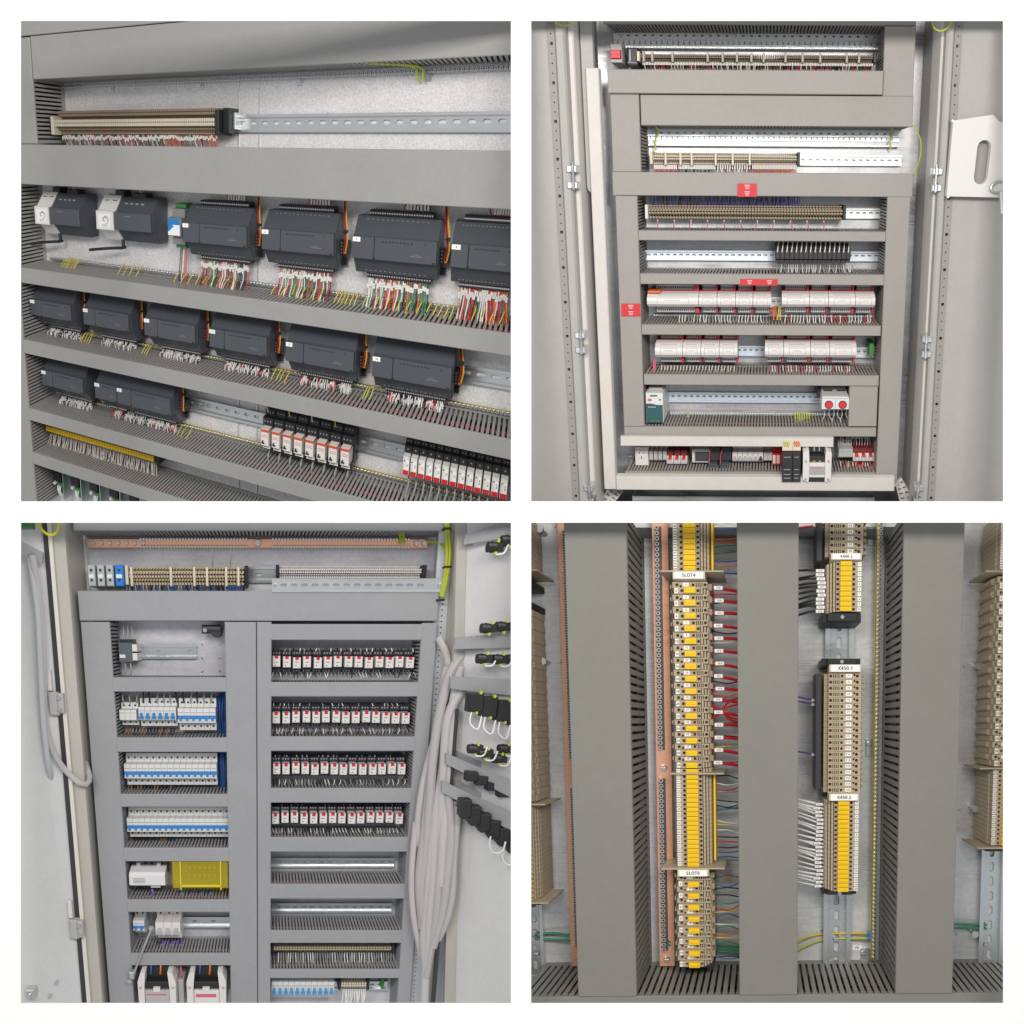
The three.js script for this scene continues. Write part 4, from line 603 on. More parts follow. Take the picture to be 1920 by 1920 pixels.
  loops('yellow wires under the network controller by the duct', barV[0], us(130, 155, 495, 8)); loops('four yellow wires under the network controller beside the relay', barV[0], us(235, 268, 508, 4)); loops('yellow and orange wires under the controller touching the blue relay', barV[0], us(340, 445, 520, 9)); loops('yellow wires under the second controller from the blue relay', barV[0], us(520, 610, 545, 6)); loops('yellow wires between the second and third controller from the blue relay', barV[0], us(636, 672, 560, 6)); loops('yellow wires under the third controller from the blue relay', barV[0], us(690, 790, 572, 6)); loops('yellow wires beside the controller cut by the wall edge', barV[0], us(806, 850, 585, 5)); loops('yellow wires under the controller cut by the wall edge', barV[0], us(890, 940, 598, 4));
  loops('yellow wires in the row of six, beside the controller nearest the duct', barV[1], us(164, 180, 632, 5)); loops('yellow wires in the row of six, beside the third controller', barV[1], us(280, 288, 655, 3)); loops('yellow wires in the row of six, before the second last controller', barV[1], us(520, 545, 702, 4)); loops('yellow wires in the row of six, before the last controller', barV[1], us(690, 700, 738, 3)); loops('yellow wires beside the joined pair of controllers', barV[2], us(345, 362, 800, 3));
}

// ================================================================ pieces shared by the two tall cabinets
// a long strip of thin terminals too fine to tell apart singly: three tiers with dark entry holes
function fineStrip(label, x0, x1, y0, y1, d, base, n, o = {}) {
  const a = F.uv(x0, y0, d), b = F.uv(x1, y1, d), u0 = a[0], u1 = b[0], va = a[1], vb = b[1], h = vb - va, p = (u1 - u0) / n;
  const t = thing('terminal_strip', label, 'terminal strip', (u0 + u1) / 2, (va + vb) / 2, base), A = [], B = [];
  const tier = (list, q, r, p0, p1, d1) => { const m = (p0 + p1) / 2, e = (p1 - p0) * 0.14; list.push(bx(q, p0, r, m - e, base + 4, d1), bx(q, m + e, r, p1, base + 4, d1), bx(q, m - e, q + (r - q) * 0.22, m + e, base + 4, d1)); };
  for (let i = 0; i < n; i++) {
    const x = u0 + i * p, q = x + p * 0.12, r = x + p * 0.88;
    tier(A, q, r, va, va + h * 0.28, d - (d - base) * 0.35); tier(A, q, r, va + h * 0.62, vb, d - (d - base) * 0.22); tier(B, q, r, va + h * 0.28, va + h * 0.62, d);
  }
  stuff(mesh('terminal_row', A, o.high ?? MAT.beige, t)); stuff(mesh('terminal_tier', B, o.high ?? MAT.beige, t));
  if (o.left !== 0) mesh('end_plate', bx(u0 - (o.lw ?? 6), va - h * 0.05, u0 - 0.6, vb + h * 0.02, base, d + 1, 0.8), o.left ?? MAT.cream, t);
  if (o.right !== 0) mesh('end_bracket', bx(u1 + 0.6, va - h * 0.05, u1 + (o.rw ?? 6), vb + h * 0.04, base, d, 0.8), o.right ?? MAT.black, t);
  for (const x of o.marks ?? []) { const u = F.uv(x, y0, d)[0]; mesh('group_marker', bx(u - 2, va + h * 0.05, u + 2, vb + h * 0.1, d - 4, d + 3, 0.6), o.markM ?? MAT.cream, t); }
  return t;
}
function wireRow(label, x0, x1, y0, y1, d0, d1, n, mats, o = {}) {
  const a = F.uv(x0, y0, d0), b = F.uv(x1, y1, d1), t = thing('wire_bundle', label, 'wires', (a[0] + b[0]) / 2, (a[1] + b[1]) / 2, Math.min(d0, d1), o.group ?? 'rows of short wires', 'stuff'), bins = mats.map(() => []), tags = [];
  const ua = F.uv(x0, y0, d0)[0], ub = F.uv(x1, y0, d0)[0];
  for (let i = 0; i < n; i++) {
    const u = ua + (i + 0.5) * (ub - ua) / n, j = rnd(-1, 1) * (o.jag ?? 3), k = o.seq ? Math.floor(i / n * mats.length) : Math.floor(rnd(mats.length)) % mats.length;
    bins[k].push(tube([[u, a[1], d0], [u + j * 0.3, a[1] + (b[1] - a[1]) * 0.4, (d0 + d1) / 2 + (o.bow ?? 4)], [u + j + (o.lean ?? 0), b[1], d1]], o.r ?? 0.8, 6, 4));
    if (o.tags) tags.push(bx(u - o.tags * 0.5, a[1] + 1, u + o.tags * 0.5, a[1] + (b[1] - a[1]) * 0.42, d0 + 0.5, d0 + 3));
  }
  bins.forEach((g, k) => g.length && stuff(mesh('wires', g, mats[k], t))); if (tags.length) stuff(mesh('wire_markers', tags, MAT.white, t));
  return t;
}
// miniature breaker: stepped housing, toggle, dark discs painting shaded screw holes at both ends
function breaker(label, u0, u1, v0, v1, base, d, o = {}) {
  const t = thing('circuit_breaker', label, 'circuit breaker', (u0 + u1) / 2, (v0 + v1) / 2, base, o.group), h = v1 - v0, w = u1 - u0, k = d - base;
  mesh('housing', prism([[v0, base], [v0, base + k * 0.6], [v0 + h * 0.26, base + k * 0.62], [v0 + h * 0.28, d], [v0 + h * 0.72, d], [v0 + h * 0.74, base + k * 0.62], [v1, base + k * 0.6], [v1, base]], 'u', u0 + 0.25, u1 - 0.25), o.m ?? MAT.breakerWhite, t);
  const poles = o.poles ?? 1, q = w / poles;
  for (let i = 0; i < poles; i++) {
    const c = u0 + (i + 0.5) * q;
    mesh('screw_hole_shade', [cyl(c, v0 + h * 0.13, base + k * 0.61, base + k * 0.62 + 0.3, Math.min(q * 0.2, 2.2), 7), cyl(c, v0 + h * 0.87, base + k * 0.61, base + k * 0.62 + 0.3, Math.min(q * 0.2, 2.2), 7)], MAT.dark, t);
    if (o.toggle) mesh('toggle', o.wide ? [bx(c - q * 0.46, v0 + h * 0.5, c + q * 0.46, v0 + h * 0.6, d, d + 1.6), bx(c - q * 0.2, v0 + h * 0.6, c + q * 0.2, v0 + h * 0.66, d, d + 3)] : [bx(c - q * 0.2, v0 + h * 0.48, c + q * 0.2, v0 + h * 0.62, d, d + 4, 0.6), bx(c - q * 0.36, v0 + h * 0.6, c + q * 0.36, v0 + h * 0.69, d, d + 3, 0.6)], o.toggle, t);
    if (o.wide && o.toggle) mesh('toggle_window', bx(c - q * 0.22, v0 + h * 0.6, c + q * 0.22, v0 + h * 0.68, d, d + 0.6), MAT.white, t);
  }
  if (o.line) mesh('front_line', bx(u0 + w * 0.1, v0 + h * 0.4, u1 - w * 0.1, v0 + h * 0.42, d, d + 0.3), MAT.wireGrey, t);
  return t;
}
mat('breakerWhite', 0.66, 0.67, 0.67, 0.4); mat('breakerGrey', 0.42, 0.42, 0.42, 0.45); mat('plastWhite', 0.68, 0.655, 0.645, 0.38); mat('clipRed', 0.50, 0.02, 0.035, 0.4); mat('toggleBlue', 0.03, 0.22, 0.56, 0.4);
// channel with three rows of holes
function channel(label, u0, u1, v0, v1, d, o = {}) {
  const t = thing('perforated_channel', label, 'perforated channel', (u0 + u1) / 2, (v0 + v1) / 2, d - 4), h = v1 - v0, A = [], B = [], C = [];
  for (let u = u0 + 6; u < u1 - 8; u += 10.4) { A.push(rect(u, v0 + h * 0.0 + 1, u + 2.6, v0 + h * 0.2)); C.push(rect(u, v0 + h * 0.74, u + 2.6, v0 + h * 0.94)); }
  for (let u = u0 + 10; u < u1 - 10; u += 15.4) B.push(slotShape(u, v0 + h * 0.42, u + 6, v0 + h * 0.42 + 3));
  mesh('web', prism(rect(u0, v0, u1, v0 + h * 0.26), 'd', d - 6, d - 4.6, A), MAT.zinc, t); mesh('web', prism(rect(u0, v0 + h * 0.3, u1, v0 + h * 0.66), 'd', d - 1.4, d, B), MAT.zinc, t); mesh('web', prism(rect(u0, v0 + h * 0.7, u1, v1), 'd', d - 6, d - 4.6, C), MAT.zinc, t);
  mesh('fold', [bx(u0, v0 + h * 0.25, u1, v0 + h * 0.31, d - 6, d), bx(u0, v0 + h * 0.65, u1, v0 + h * 0.71, d - 6, d)], MAT.zinc, t);
  mesh('channel_bolt', [0.02, 0.45, 0.98].flatMap((q) => screw(u0 + 5 + (u1 - u0 - 10) * q, v0 + h * 0.48, d, 3.4, 2.4)), MAT.steel, t);
  return t;
}
function screwBar(label, u0, u1, v, d, o = {}) {
  const t = thing('earth_bar', label, 'earth bar', (u0 + u1) / 2, v, d - 6), g = [], s = [], r = o.r ?? 2.2, p = o.p ?? 5.2; mesh('bar', bx(u0, v - r * 1.1, u1, v + r * 1.1, d - 6, d, 0.4), o.m ?? MAT.steel, t);
  for (let u = u0 + p; u < u1 - p / 2; u += p) { g.push(cyl(u, v, d, d + 3, r * 0.9, 7)); s.push(cyl(u, v, d + 3, d + 3.3, r * 0.4, 5)); }
  stuff(mesh('clamp_screws', g, MAT.steel, t)); stuff(mesh('screw_sockets', s, MAT.dark, t)); return t;
}

// ================================================================ the cabinet with open doors and red stickers
F = frame(1438, 490, 1000, [1088499, 6865], [1400, 6831], 0.22);
{
  const PL = -75, U = (x, y, d = 0) => F.uv(x, y, d), um = (x, y, d) => U(x, y, d)[0], vm = (y, d = 0, x = 1438) => U(x, y, d)[1];
  const grey = mat('ductWarmCast', 0.325, 0.31, 0.288, 0.5, 0, { bumpMap: grain, bumpScale: 0.00008, map: mottle }), pale = mat('framePale', 0.64, 0.615, 0.585, 0.45, 0, { map: mottle }), doorM = mat('doorGrey', 0.40, 0.395, 0.38, 0.5, 0, { map: mottle, bumpMap: grain, bumpScale: 0.00008 });  // this cabinet's warm light cast is put into these colours
  const plateM = mat('plateCool', 0.60, 0.61, 0.62, 0.4, 0.7, { map: brushed, roughnessMap: brushedRough });
  tag(mesh('mounting_plate', pbx(1115, -40, 1755, 905, PL - 4, PL), plateM), 'zinc mounting plate behind the ducts with red stickers', 'mounting plate');
  const o = { pitch: 6.2, gap: 0.44, each: false, rail: 6 };
  const D = (label, x0, x1, y0, y1, sl, front = 0, e = {}) => { const ym = (y0 + y1) / 2; return duct(label, grey, um(x0, ym, front), vm(y0, front, (x0 + x1) / 2), um(x1, ym, front), vm(y1, front, (x0 + x1) / 2), front - PL - 1, sl, { ...o, front, ...e }); };
  D('top grey duct with dark slots over the perforated channel', 1130, 1720, -30, 46, ['bottom'], 0);
  D('raised grey duct directly under the first brown terminal strip', 1139, 1656, 131, 176, ['top'], 9);
  D('upright grey duct at the right end of the first brown strip', 1657, 1715, 49, 181, ['left'], 1);
  D('tall grey duct above the cream terminal strip with the bare rail', 1201, 1712, 178.5, 236.5, ['bottom'], 0);
  D('upright grey duct left of the cream terminal strip', 1146, 1200, 174, 322, ['right', 'left'], 0.6);
  D('grey duct carrying the square red sticker', 1148, 1712, 323.5, 368, [], 1.2);
  duct('long upright grey duct with a red sticker on its side', grey, (um(1153, 370) + um(1170, 805)) / 2, vm(368.6), (um(1196, 370) + um(1213, 805)) / 2 - 3, vm(801), -PL - 1, ['right', 'left'], { ...o });
  duct('long upright grey duct ending above the black transformer row', grey, (um(1664, 375) + um(1642, 900)) / 2, vm(368.6, 0, 1680), (um(1708, 375) + um(1681, 900)) / 2, vm(905, 0, 1680), -PL - 1, ['left'], { ...o, front: 0.8 });
  D('grey duct below the brown strip with blue wires', 1197, 1661, 433, 452, ['top']);
  D('grey duct with the long red sticker under the black sockets', 1200, 1658, 514, 534, ['top']);
  D('grey duct between the two rows of white modules', 1203, 1652, 610, 629, ['top']);
  D('grey duct under the second row of white modules', 1207, 1648, 703.5, 723, ['top']);
  D('lowest grey duct under the power supply and red buttons', 1170, 1643, 801.5, 818, ['top'], 0.4);
  D('square grey duct cover beside the two red buttons', 1592, 1645, 725, 800, ['left'], 0.2);
  D('low grey duct along the bottom row of breakers', 1172, 1642, 886, 915, ['top'], -4);
  // pale front frame
  const uf = um(1128, 520, 16), fw = 23;
  const fr = thing('front_frame', 'pale painted frame bars around the duct panel', 'frame', um(1438, 500), vm(900), 0);
  mesh('upright_bar', bx(uf - fw / 2, vm(127, 20, 1128), uf + fw / 2, vm(918, 20, 1150), 6, 20, 1.5), pale, fr);
  mesh('bottom_bar', bx(uf + fw / 2 + 0.4, vm(896, 20), um(1678, 905, 20), vm(921, 20), 6, 19, 1.5), pale, fr);
  mesh('cross_bar', bx(uf + fw / 2 + 10, vm(821, 12), um(1563, 830, 12), vm(838, 12), 4, 12, 1.2), pale, fr);
  // ---- row A: channel, first brown strip, main switch
  channel('perforated zinc channel behind the first brown terminal strip', um(1150, 76, PL + 8), um(1652, 76, PL + 8), vm(52, PL + 8), vm(86, PL + 8), PL + 8);
  screwBar('earth bar above the first brown terminal strip', um(1172, 90, PL + 20), um(1648, 90, PL + 20), vm(90, PL + 20), PL + 20, { r: 1.8, p: 4.2 });
  fineStrip('dark brown terminal strip with grey markers and black gaps', 1200, 1637, 97, 117, -24, PL + 4, 104, { high: mat('umber', 0.21, 0.16, 0.11, 0.5), marks: [1207, 1223, 1261, 1327, 1355, 1382, 1409, 1432, 1473, 1505, 1538, 1588, 1611], markM: mat('markTaupe', 0.42, 0.36, 0.31, 0.5) });
  wireRow('dense dark, white and red wires under the first brown strip', 1205, 1637, 116, 134, -32, -36, 150, [MAT.wireBlack, MAT.wireWhite, MAT.wireBlack, MAT.wireBrown, MAT.wireRed], { tags: 1.8, jag: 2 });
  { const d = -20, a = U(1142, 80, d), b = U(1165, 116, d), t = thing('main_switch', 'small main switch with a red square under a clear smoky cover', 'switch', (a[0] + b[0]) / 2, (a[1] + b[1]) / 2, PL); mesh('housing', bx(a[0], a[1], b[0], b[1], PL, d - 6, 1), MAT.breakerGrey, t); mesh('red_square', bx(a[0] + 1, a[1] + 12, b[0] - 1, b[1] - 6, d - 6, d, 1), MAT.red, t); mesh('knob', bx((a[0] + b[0]) / 2 - 8, a[1] + 19, (a[0] + b[0]) / 2 + 8, a[1] + 21, d, d + 1), MAT.clipRed, t); }
  { const d = -26, a = U(1174, 88, d), b = U(1196, 122, d), t = thing('cable_clamp', 'chrome and black clamp beside the first brown strip', 'clamp', (a[0] + b[0]) / 2, (a[1] + b[1]) / 2, PL); mesh('body', bx(a[0], a[1], b[0], b[1], PL, d - 5, 1.5), MAT.black, t); mesh('chrome_strap', [cylv((a[0] + b[0]) / 2 - 4, a[1] + 4, b[1] - 8, d - 4, 3), cylu(a[0] + 2, b[0] - 2, b[1] - 4, d - 4, 4)], MAT.steel, t); }
  // ---- row B
  channel('perforated zinc channel above the cream terminal strip', um(1212, 250, PL + 8), um(1688, 250, PL + 8), vm(237, PL + 8), vm(264, PL + 8), PL + 8);
  screwBar('thin earth bar above the cream terminal strip', um(1215, 272, PL + 12), um(1686, 274, PL + 12), vm(273, PL + 12), PL + 12, { r: 1.6, p: 3.6 });
  fineStrip('cream terminal strip with pale markers beside a bare rail', 1224, 1494, 285, 309, -28, PL + 4, 76, { high: mat('creamPale', 0.58, 0.50, 0.38, 0.45), marks: [1248, 1276, 1297, 1342, 1374, 1406] });
  railU('bare zinc rail right of the cream terminal strip', um(1480, 300, PL + 6), um(1690, 300, PL + 6), vm(301, PL + 6, 1590), 20, PL + 4, { pitch: 14, slot: 8 });
  wireRow('short red wires under the left end of the cream strip', 1226, 1270, 308, 330, -36, -40, 14, [MAT.wirePink, MAT.wireRed], { tags: 2.4, jag: 2, lean: 2 });
  wireRow('short dark wires under the middle of the cream strip', 1272, 1342, 308, 330, -36, -40, 24, [MAT.wireBlack, MAT.wireGrey], { tags: 2.2, jag: 2 });
  wireRow('short white wires under the cream strip', 1344, 1408, 308, 330, -36, -40, 14, [MAT.wireWhite, MAT.wireWhite, MAT.wireRed], { tags: 2.2, jag: 3, r: 1.1 });
  wireRow('short salmon wires under the right end of the cream strip', 1410, 1494, 308, 330, -36, -40, 30, [MAT.wireOrange, MAT.wirePink], { tags: 2, jag: 2 });
  for (const x of [1231, 1672]) tag(mesh('wire', ptube([[x - 2, 236, -20], [x + 2, 250, PL + 18], [x - 3, 268, PL + 16], [x - 1, 282, PL + 14]], 1.6, 10, 5), MAT.wireEarth), x < 1500 ? 'olive earth wire hanging at the left end of the channel' : 'olive earth wire hanging at the right end of the channel', 'wire');
  tag(mesh('wire', ptube([[1710, 234, -4], [1724, 256, 6], [1727, 280, 8], [1722, 306, 6], [1712, 332, -6]], 1.2, 16, 5), MAT.wireEarth), 'thin yellow wire bowing out beside the panel', 'wire');
  // ---- row C
  fineStrip('brown terminal strip with blue wires above', 1215, 1580, 385, 412, -26, PL + 4, 66, { high: mat('ochre', 0.33, 0.26, 0.17, 0.5), left: MAT.white });
  wireRow('row of dark blue and violet wires above the brown strip', 1222, 1500, 388, 366, -44, -46, 92, [MAT.wireViolet, MAT.wireBlue, MAT.wireViolet, MAT.wireBlack], { jag: 5 });
  wireRow('few red wires under the brown strip', 1218, 1560, 411, 434, -40, -36, 11, [MAT.wirePink, MAT.wireWhite, MAT.wirePink], { jag: 5, tags: 2, r: 1 });
  railU('zinc rail end right of the brown strip with blue wires', um(1560, 400, PL + 6), um(1650, 400, PL + 6), vm(400, PL + 6, 1600), 20, PL + 4, { pitch: 13, slot: 8 });
  // ---- row D
  railU('long bare zinc rail left of the black sockets', um(1205, 478, PL + 6), um(1650, 480, PL + 6), vm(479, PL + 6, 1400), 20, PL + 4, { pitch: 13, slot: 8, m: mat('zincBlue', 0.55, 0.62, 0.70, 0.36, 0.85) });
  { const d = -30, a = U(1454, 459, d), b = U(1595, 494, d), n = 16, p = (b[0] - a[0]) / n; for (let i = 0; i < n; i++) { const t = thing('relay_socket', 'slim black socket with white wires in the row of sixteen', 'relay socket', a[0] + (i + 0.5) * p, (a[1] + b[1]) / 2, PL + 4, 'slim black sockets'); mesh('housing', [bx(a[0] + i * p + 0.2, a[1], a[0] + (i + 1) * p - 0.2, b[1], PL + 4, d - 8, 0.5), bx(a[0] + i * p + 0.2, a[1] + 10, a[0] + (i + 1) * p - 0.2, b[1] - 8, d - 8, d, 0.6)], MAT.black, t); mesh('top_wire', tube([[a[0] + (i + 0.4) * p, a[1] + 14, d + 1], [a[0] + (i + 0.5) * p, a[1] + 6, d], [a[0] + (i + 0.7) * p, a[1] - 6, d - 8]], 1.1, 5, 4), MAT.wireWhite, t); } }
  wireRow('white wires under the slim black sockets', 1455, 1600, 496, 516, -42, -34, 34, [MAT.wireWhite, MAT.wireGrey], { jag: 4, r: 0.9 });
  // ---- white module rows
  function ioModule(label, u0, u1, v0, v1, o = {}) {
    const d = -14, h = v1 - v0, w = u1 - u0, t = thing('io_module', label, 'module', (u0 + u1) / 2, (v0 + v1) / 2, PL + 4, 'white input output modules');
    mesh('housing', prism([[v0, PL + 4], [v0, d - 22], [v0 + h * 0.1, d - 8], [v0 + h * 0.3, d - 1], [v0 + h * 0.5, d], [v0 + h * 0.7, d - 1], [v0 + h * 0.9, d - 8], [v1, d - 22], [v1, PL + 4]], 'u', u0 + 0.5, u1 - 0.5), MAT.plastWhite, t);
    mesh('front_lines', [0.2, 0.8].map((q) => bx(u0 + w * q, v0 + h * 0.32, u0 + w * q + 0.7, v0 + h * 0.68, d - 1.2, d + 0.2)).concat([bx(u0 + w * 0.2, v0 + h * 0.32, u0 + w * 0.8, v0 + h * 0.335, d - 1.6, d - 0.4)]), MAT.breakerGrey, t);
    for (const q of [0, 1]) { const vv = q ? v1 + 1 : v0 - 12; mesh('terminal_block', bx(u0 + w * 0.14, vv, u1 - w * 0.1, vv + 11, PL + 4, d - 24, 0.6), MAT.breakerGrey, t); const s = []; const n = Math.max(4, Math.round(w / 6)); for (let i = 0; i < n; i++) s.push(bx(u0 + w * 0.17 + i * w * 0.72 / n, vv + 4, u0 + w * 0.17 + (i + 0.55) * w * 0.72 / n, vv + 8, d - 24, d - 23.6)); stuff(mesh('terminal_slots', s, MAT.dark, t)); mesh('red_clip', bx(u1 - w * 0.09, vv - 1 + q * 2, u1 - w * 0.01, vv + 11, PL + 10, d - 18, 0.6), MAT.clipRed, t); }
    mesh('red_edge', bx(u0 + 0.6, v0 - 0.8, u1 - 0.6, v0 + 0.6, PL + 8, d - 19), MAT.clipRed, t);
    const g = []; const n = Math.max(3, Math.round(w / 7)); for (let i = 0; i < n; i++) { g.push(bx(u0 + w * (0.2 + 0.6 * i / n), v0 + h * 0.135, u0 + w * (0.2 + 0.6 * i / n) + 2, v0 + h * 0.17, d - 6, d - 5), bx(u0 + w * (0.2 + 0.6 * i / n), v0 + h * 0.85, u0 + w * (0.2 + 0.6 * i / n) + 2, v0 + h * 0.88, d - 6, d - 4.6)); } g.push(bx(u0 + w * 0.35, v0 + h * 0.45, u0 + w * 0.65, v0 + h * 0.465, d, d + 0.3)); stuff(mesh('front_marks', g, MAT.wireGrey, t));
    return t;
  }
  const rowIO = (y0, y1, groups, where) => { const d = -14; groups.forEach(([x0, x1, ws, place], gi) => { const a = U(x0, y0, d), b = U(x1, y1, d), tot = ws.reduce((p, q) => p + q, 0); let u = a[0]; ws.forEach((w, i) => { const u1 = u + (b[0] - a[0]) * w / tot; ioModule(i === 0 && w > 2 ? `wide white module with an amber strip, first of the ${where}` : `white ${w > 1.2 ? 'medium' : 'narrow'} module ${place}`, u, u1, a[1], b[1]); u = u1; }); }); };
  rowIO(549, 581, [[1212, 1446, [3.1, 1.1, 1.1, 1.05, 1.1], 'in the upper row, joined to the wide one'], [1466, 1641, [1.55, 1.05, 1.5, 1.1], 'in the upper row, right of the gap with orange wires']], 'upper module row');
  rowIO(642, 676, [[1227, 1383, [1.5, 1, 1, 1], 'in the lower row, left of the short bare rail'], [1434, 1606, [1.1, 1.05, 1.5, 1.05, 1.5].slice(1), 'in the lower row, beside the green connector']], 'lower module row');
  { const p = U(1232, 547, -16); tag(mesh('amber_strip', bx(p[0] - 18, p[1] - 2, p[0] + 6, p[1] + 2, -34, -15, 0.5), MAT.orange), 'small amber strip on the wide white module', 'label strip'); }
  railU('short zinc rail between the lower white module groups', um(1376, 657, PL + 6), um(1440, 657, PL + 6), vm(657, PL + 6, 1408), 22, PL + 4, { pitch: 12, slot: 7, m: MAT.zincBlue });
  railU('short zinc rail between the upper white module groups', um(1440, 566, PL + 6), um(1470, 566, PL + 6), vm(566, PL + 6, 1455), 22, PL + 4, { pitch: 12, slot: 7 });
  railU('short zinc rail right of the lower white modules', um(1600, 660, PL + 6), um(1640, 660, PL + 6), vm(660, PL + 6, 1620), 22, PL + 4, { pitch: 12, slot: 7 });
  screwBar('dark earth bar under the upper white modules', um(1225, 592, PL + 12), um(1640, 592, PL + 12), vm(592, PL + 12), PL + 12, { r: 1.8, p: 4 }); screwBar('dark earth bar under the lower white modules', um(1230, 688, PL + 12), um(1640, 688, PL + 12), vm(688, PL + 12), PL + 12, { r: 1.8, p: 4 });
  wireRow('white wires under the upper left white modules', 1272, 1440, 590, 612, -38, -30, 30, [MAT.wireWhite, MAT.wireWhite, MAT.wireGrey], { jag: 4, r: 1.0, lean: 3 }); wireRow('white and red wires under the upper right white modules', 1470, 1640, 590, 612, -38, -30, 30, [MAT.wireWhite, MAT.wireRed, MAT.wireWhite, MAT.wireWhite], { jag: 4, r: 1.0, lean: -2 }); wireRow('orange and dark wires in the gap of the upper module row', 1448, 1464, 574, 600, -44, -34, 6, [MAT.wireOrange, MAT.wireBlack, MAT.wireYellow], { jag: 3, r: 1.1 });
  wireRow('white wires under the lower left white modules', 1238, 1380, 685, 708, -38, -28, 24, [MAT.wireWhite], { jag: 4, r: 1.0, lean: 4 }); wireRow('white and pink wires under the lower right white modules', 1440, 1600, 685, 708, -38, -28, 32, [MAT.wireWhite, MAT.wirePink, MAT.wireWhite], { jag: 4, r: 1.0, lean: -3 });
  { const p = U(1634, 657, -40), t = thing('green_connector', 'small green connector beside the lower white modules', 'connector', p[0], p[1], PL); mesh('body', bx(p[0] - 4, p[1] - 14, p[0] + 5, p[1] + 12, PL, -40, 0.8), MAT.green, t); mesh('pins', [-6, 0, 6].map((q) => cylu(p[0] + 2, p[0] + 12, p[1] + q, -42, 1.4, 6)), MAT.brass, t); }
  { const p = U(1225, 690, -30); for (const x of [0, 3]) tag(mesh('wire', tube([[p[0] + x, p[1] - 16, -34], [p[0] + x + 1, p[1], -28], [p[0] + x - 1, p[1] + 16, -30]], 1.6, 8, 5), MAT.wirePink), 'red wire at the left end of the lower white modules', 'wire', 'red wires by the lower modules'); }
  // ---- row G
  { const d = -6, a = U(1210, 737, d), b = U(1244, 793, d), t = thing('power_supply', 'white and dark teal power supply beside the bare rail', 'power supply', (a[0] + b[0]) / 2, b[1], PL), h = b[1] - a[1]; mesh('housing', bx(a[0], a[1], b[0], b[1], PL, d - 1, 0.8), MAT.breakerWhite, t); mesh('teal_face', prism([[a[0] + 0.8, b[1] - 1], [a[0] + 0.8, a[1] + h * 0.36], [a[0] + (b[0] - a[0]) * 0.3, a[1] + h * 0.35], [a[0] + (b[0] - a[0]) * 0.65, a[1] + h * 0.4], [b[0] - 0.8, a[1] + h * 0.4], [b[0] - 0.8, b[1] - 1]], 'd', d - 1, d), mat('teal', 0.015, 0.085, 0.10, 0.4), t); mesh('display_window', bx(a[0] + 9, a[1] + 4, b[0] - 11, a[1] + 7.5, d - 1, d - 0.5), MAT.green, t); mesh('red_mark', bx(a[0] + 4, a[1] + 12, a[0] + 12, a[1] + 17, d - 1, d - 0.6), MAT.wirePink, t); mesh('adjuster', cyl(b[0] - 6, a[1] + 14, d - 1, d - 0.2, 1.8, 8), MAT.black, t); mesh('type_text', printed(a[0] + 3, a[1] + h * 0.43, a[0] + 22, a[1] + h * 0.5, d + 0.4, 'DR-RT5-24', '#dfe6e6', '#103238', 0.7), MAT.sheet, t); mesh('terminal_screws', [0, 1, 2, 3].map((q) => cyl(a[0] + 10 + q * 5, b[1] - 4, d, d + 0.6, 1.6, 6)), MAT.green, t); mesh('top_plugs', [bx(a[0] + 4, a[1] - 6, b[0] - 3, a[1], PL + 4, d - 14, 1)], MAT.breakerGrey, t); }
  railU('long zinc rail between the power supply and the red buttons', um(1240, 745, PL + 6), um(1538, 746, PL + 6), vm(744, PL + 6, 1390), 22, PL + 4, { pitch: 13, slot: 7, m: MAT.zincBlue });
  screwBar('long earth bar under the rail with the power supply', um(1256, 776, PL + 14), um(1588, 778, PL + 14), vm(776, PL + 14), PL + 14, { r: 2.6, p: 5 });
  { const p = (x) => U(x, 776, PL + 20); for (let i = 0; i < 7; i++) { const q = p(1490 + i * 4.4); tag(mesh('wire', tube([[q[0], q[1] - 5, PL + 22], [q[0] + rnd(-1, 2), q[1] + 4, PL + 30], [q[0] - 2 + rnd(-3, 3), q[1] + 16, PL + 40]], 1.3, 8, 5), MAT.wireEarth), 'yellow green wire in the cluster near the red buttons', 'wire', 'yellow wires near the red buttons'); } const q = p(1290); tag(mesh('wire', tube([[q[0], q[1] - 4, PL + 22], [q[0] + 1, q[1] + 4, PL + 28], [q[0] - 1, q[1] + 12, PL + 36]], 1.2, 8, 5), MAT.wireEarth), 'single yellow wire near the power supply', 'wire'); }
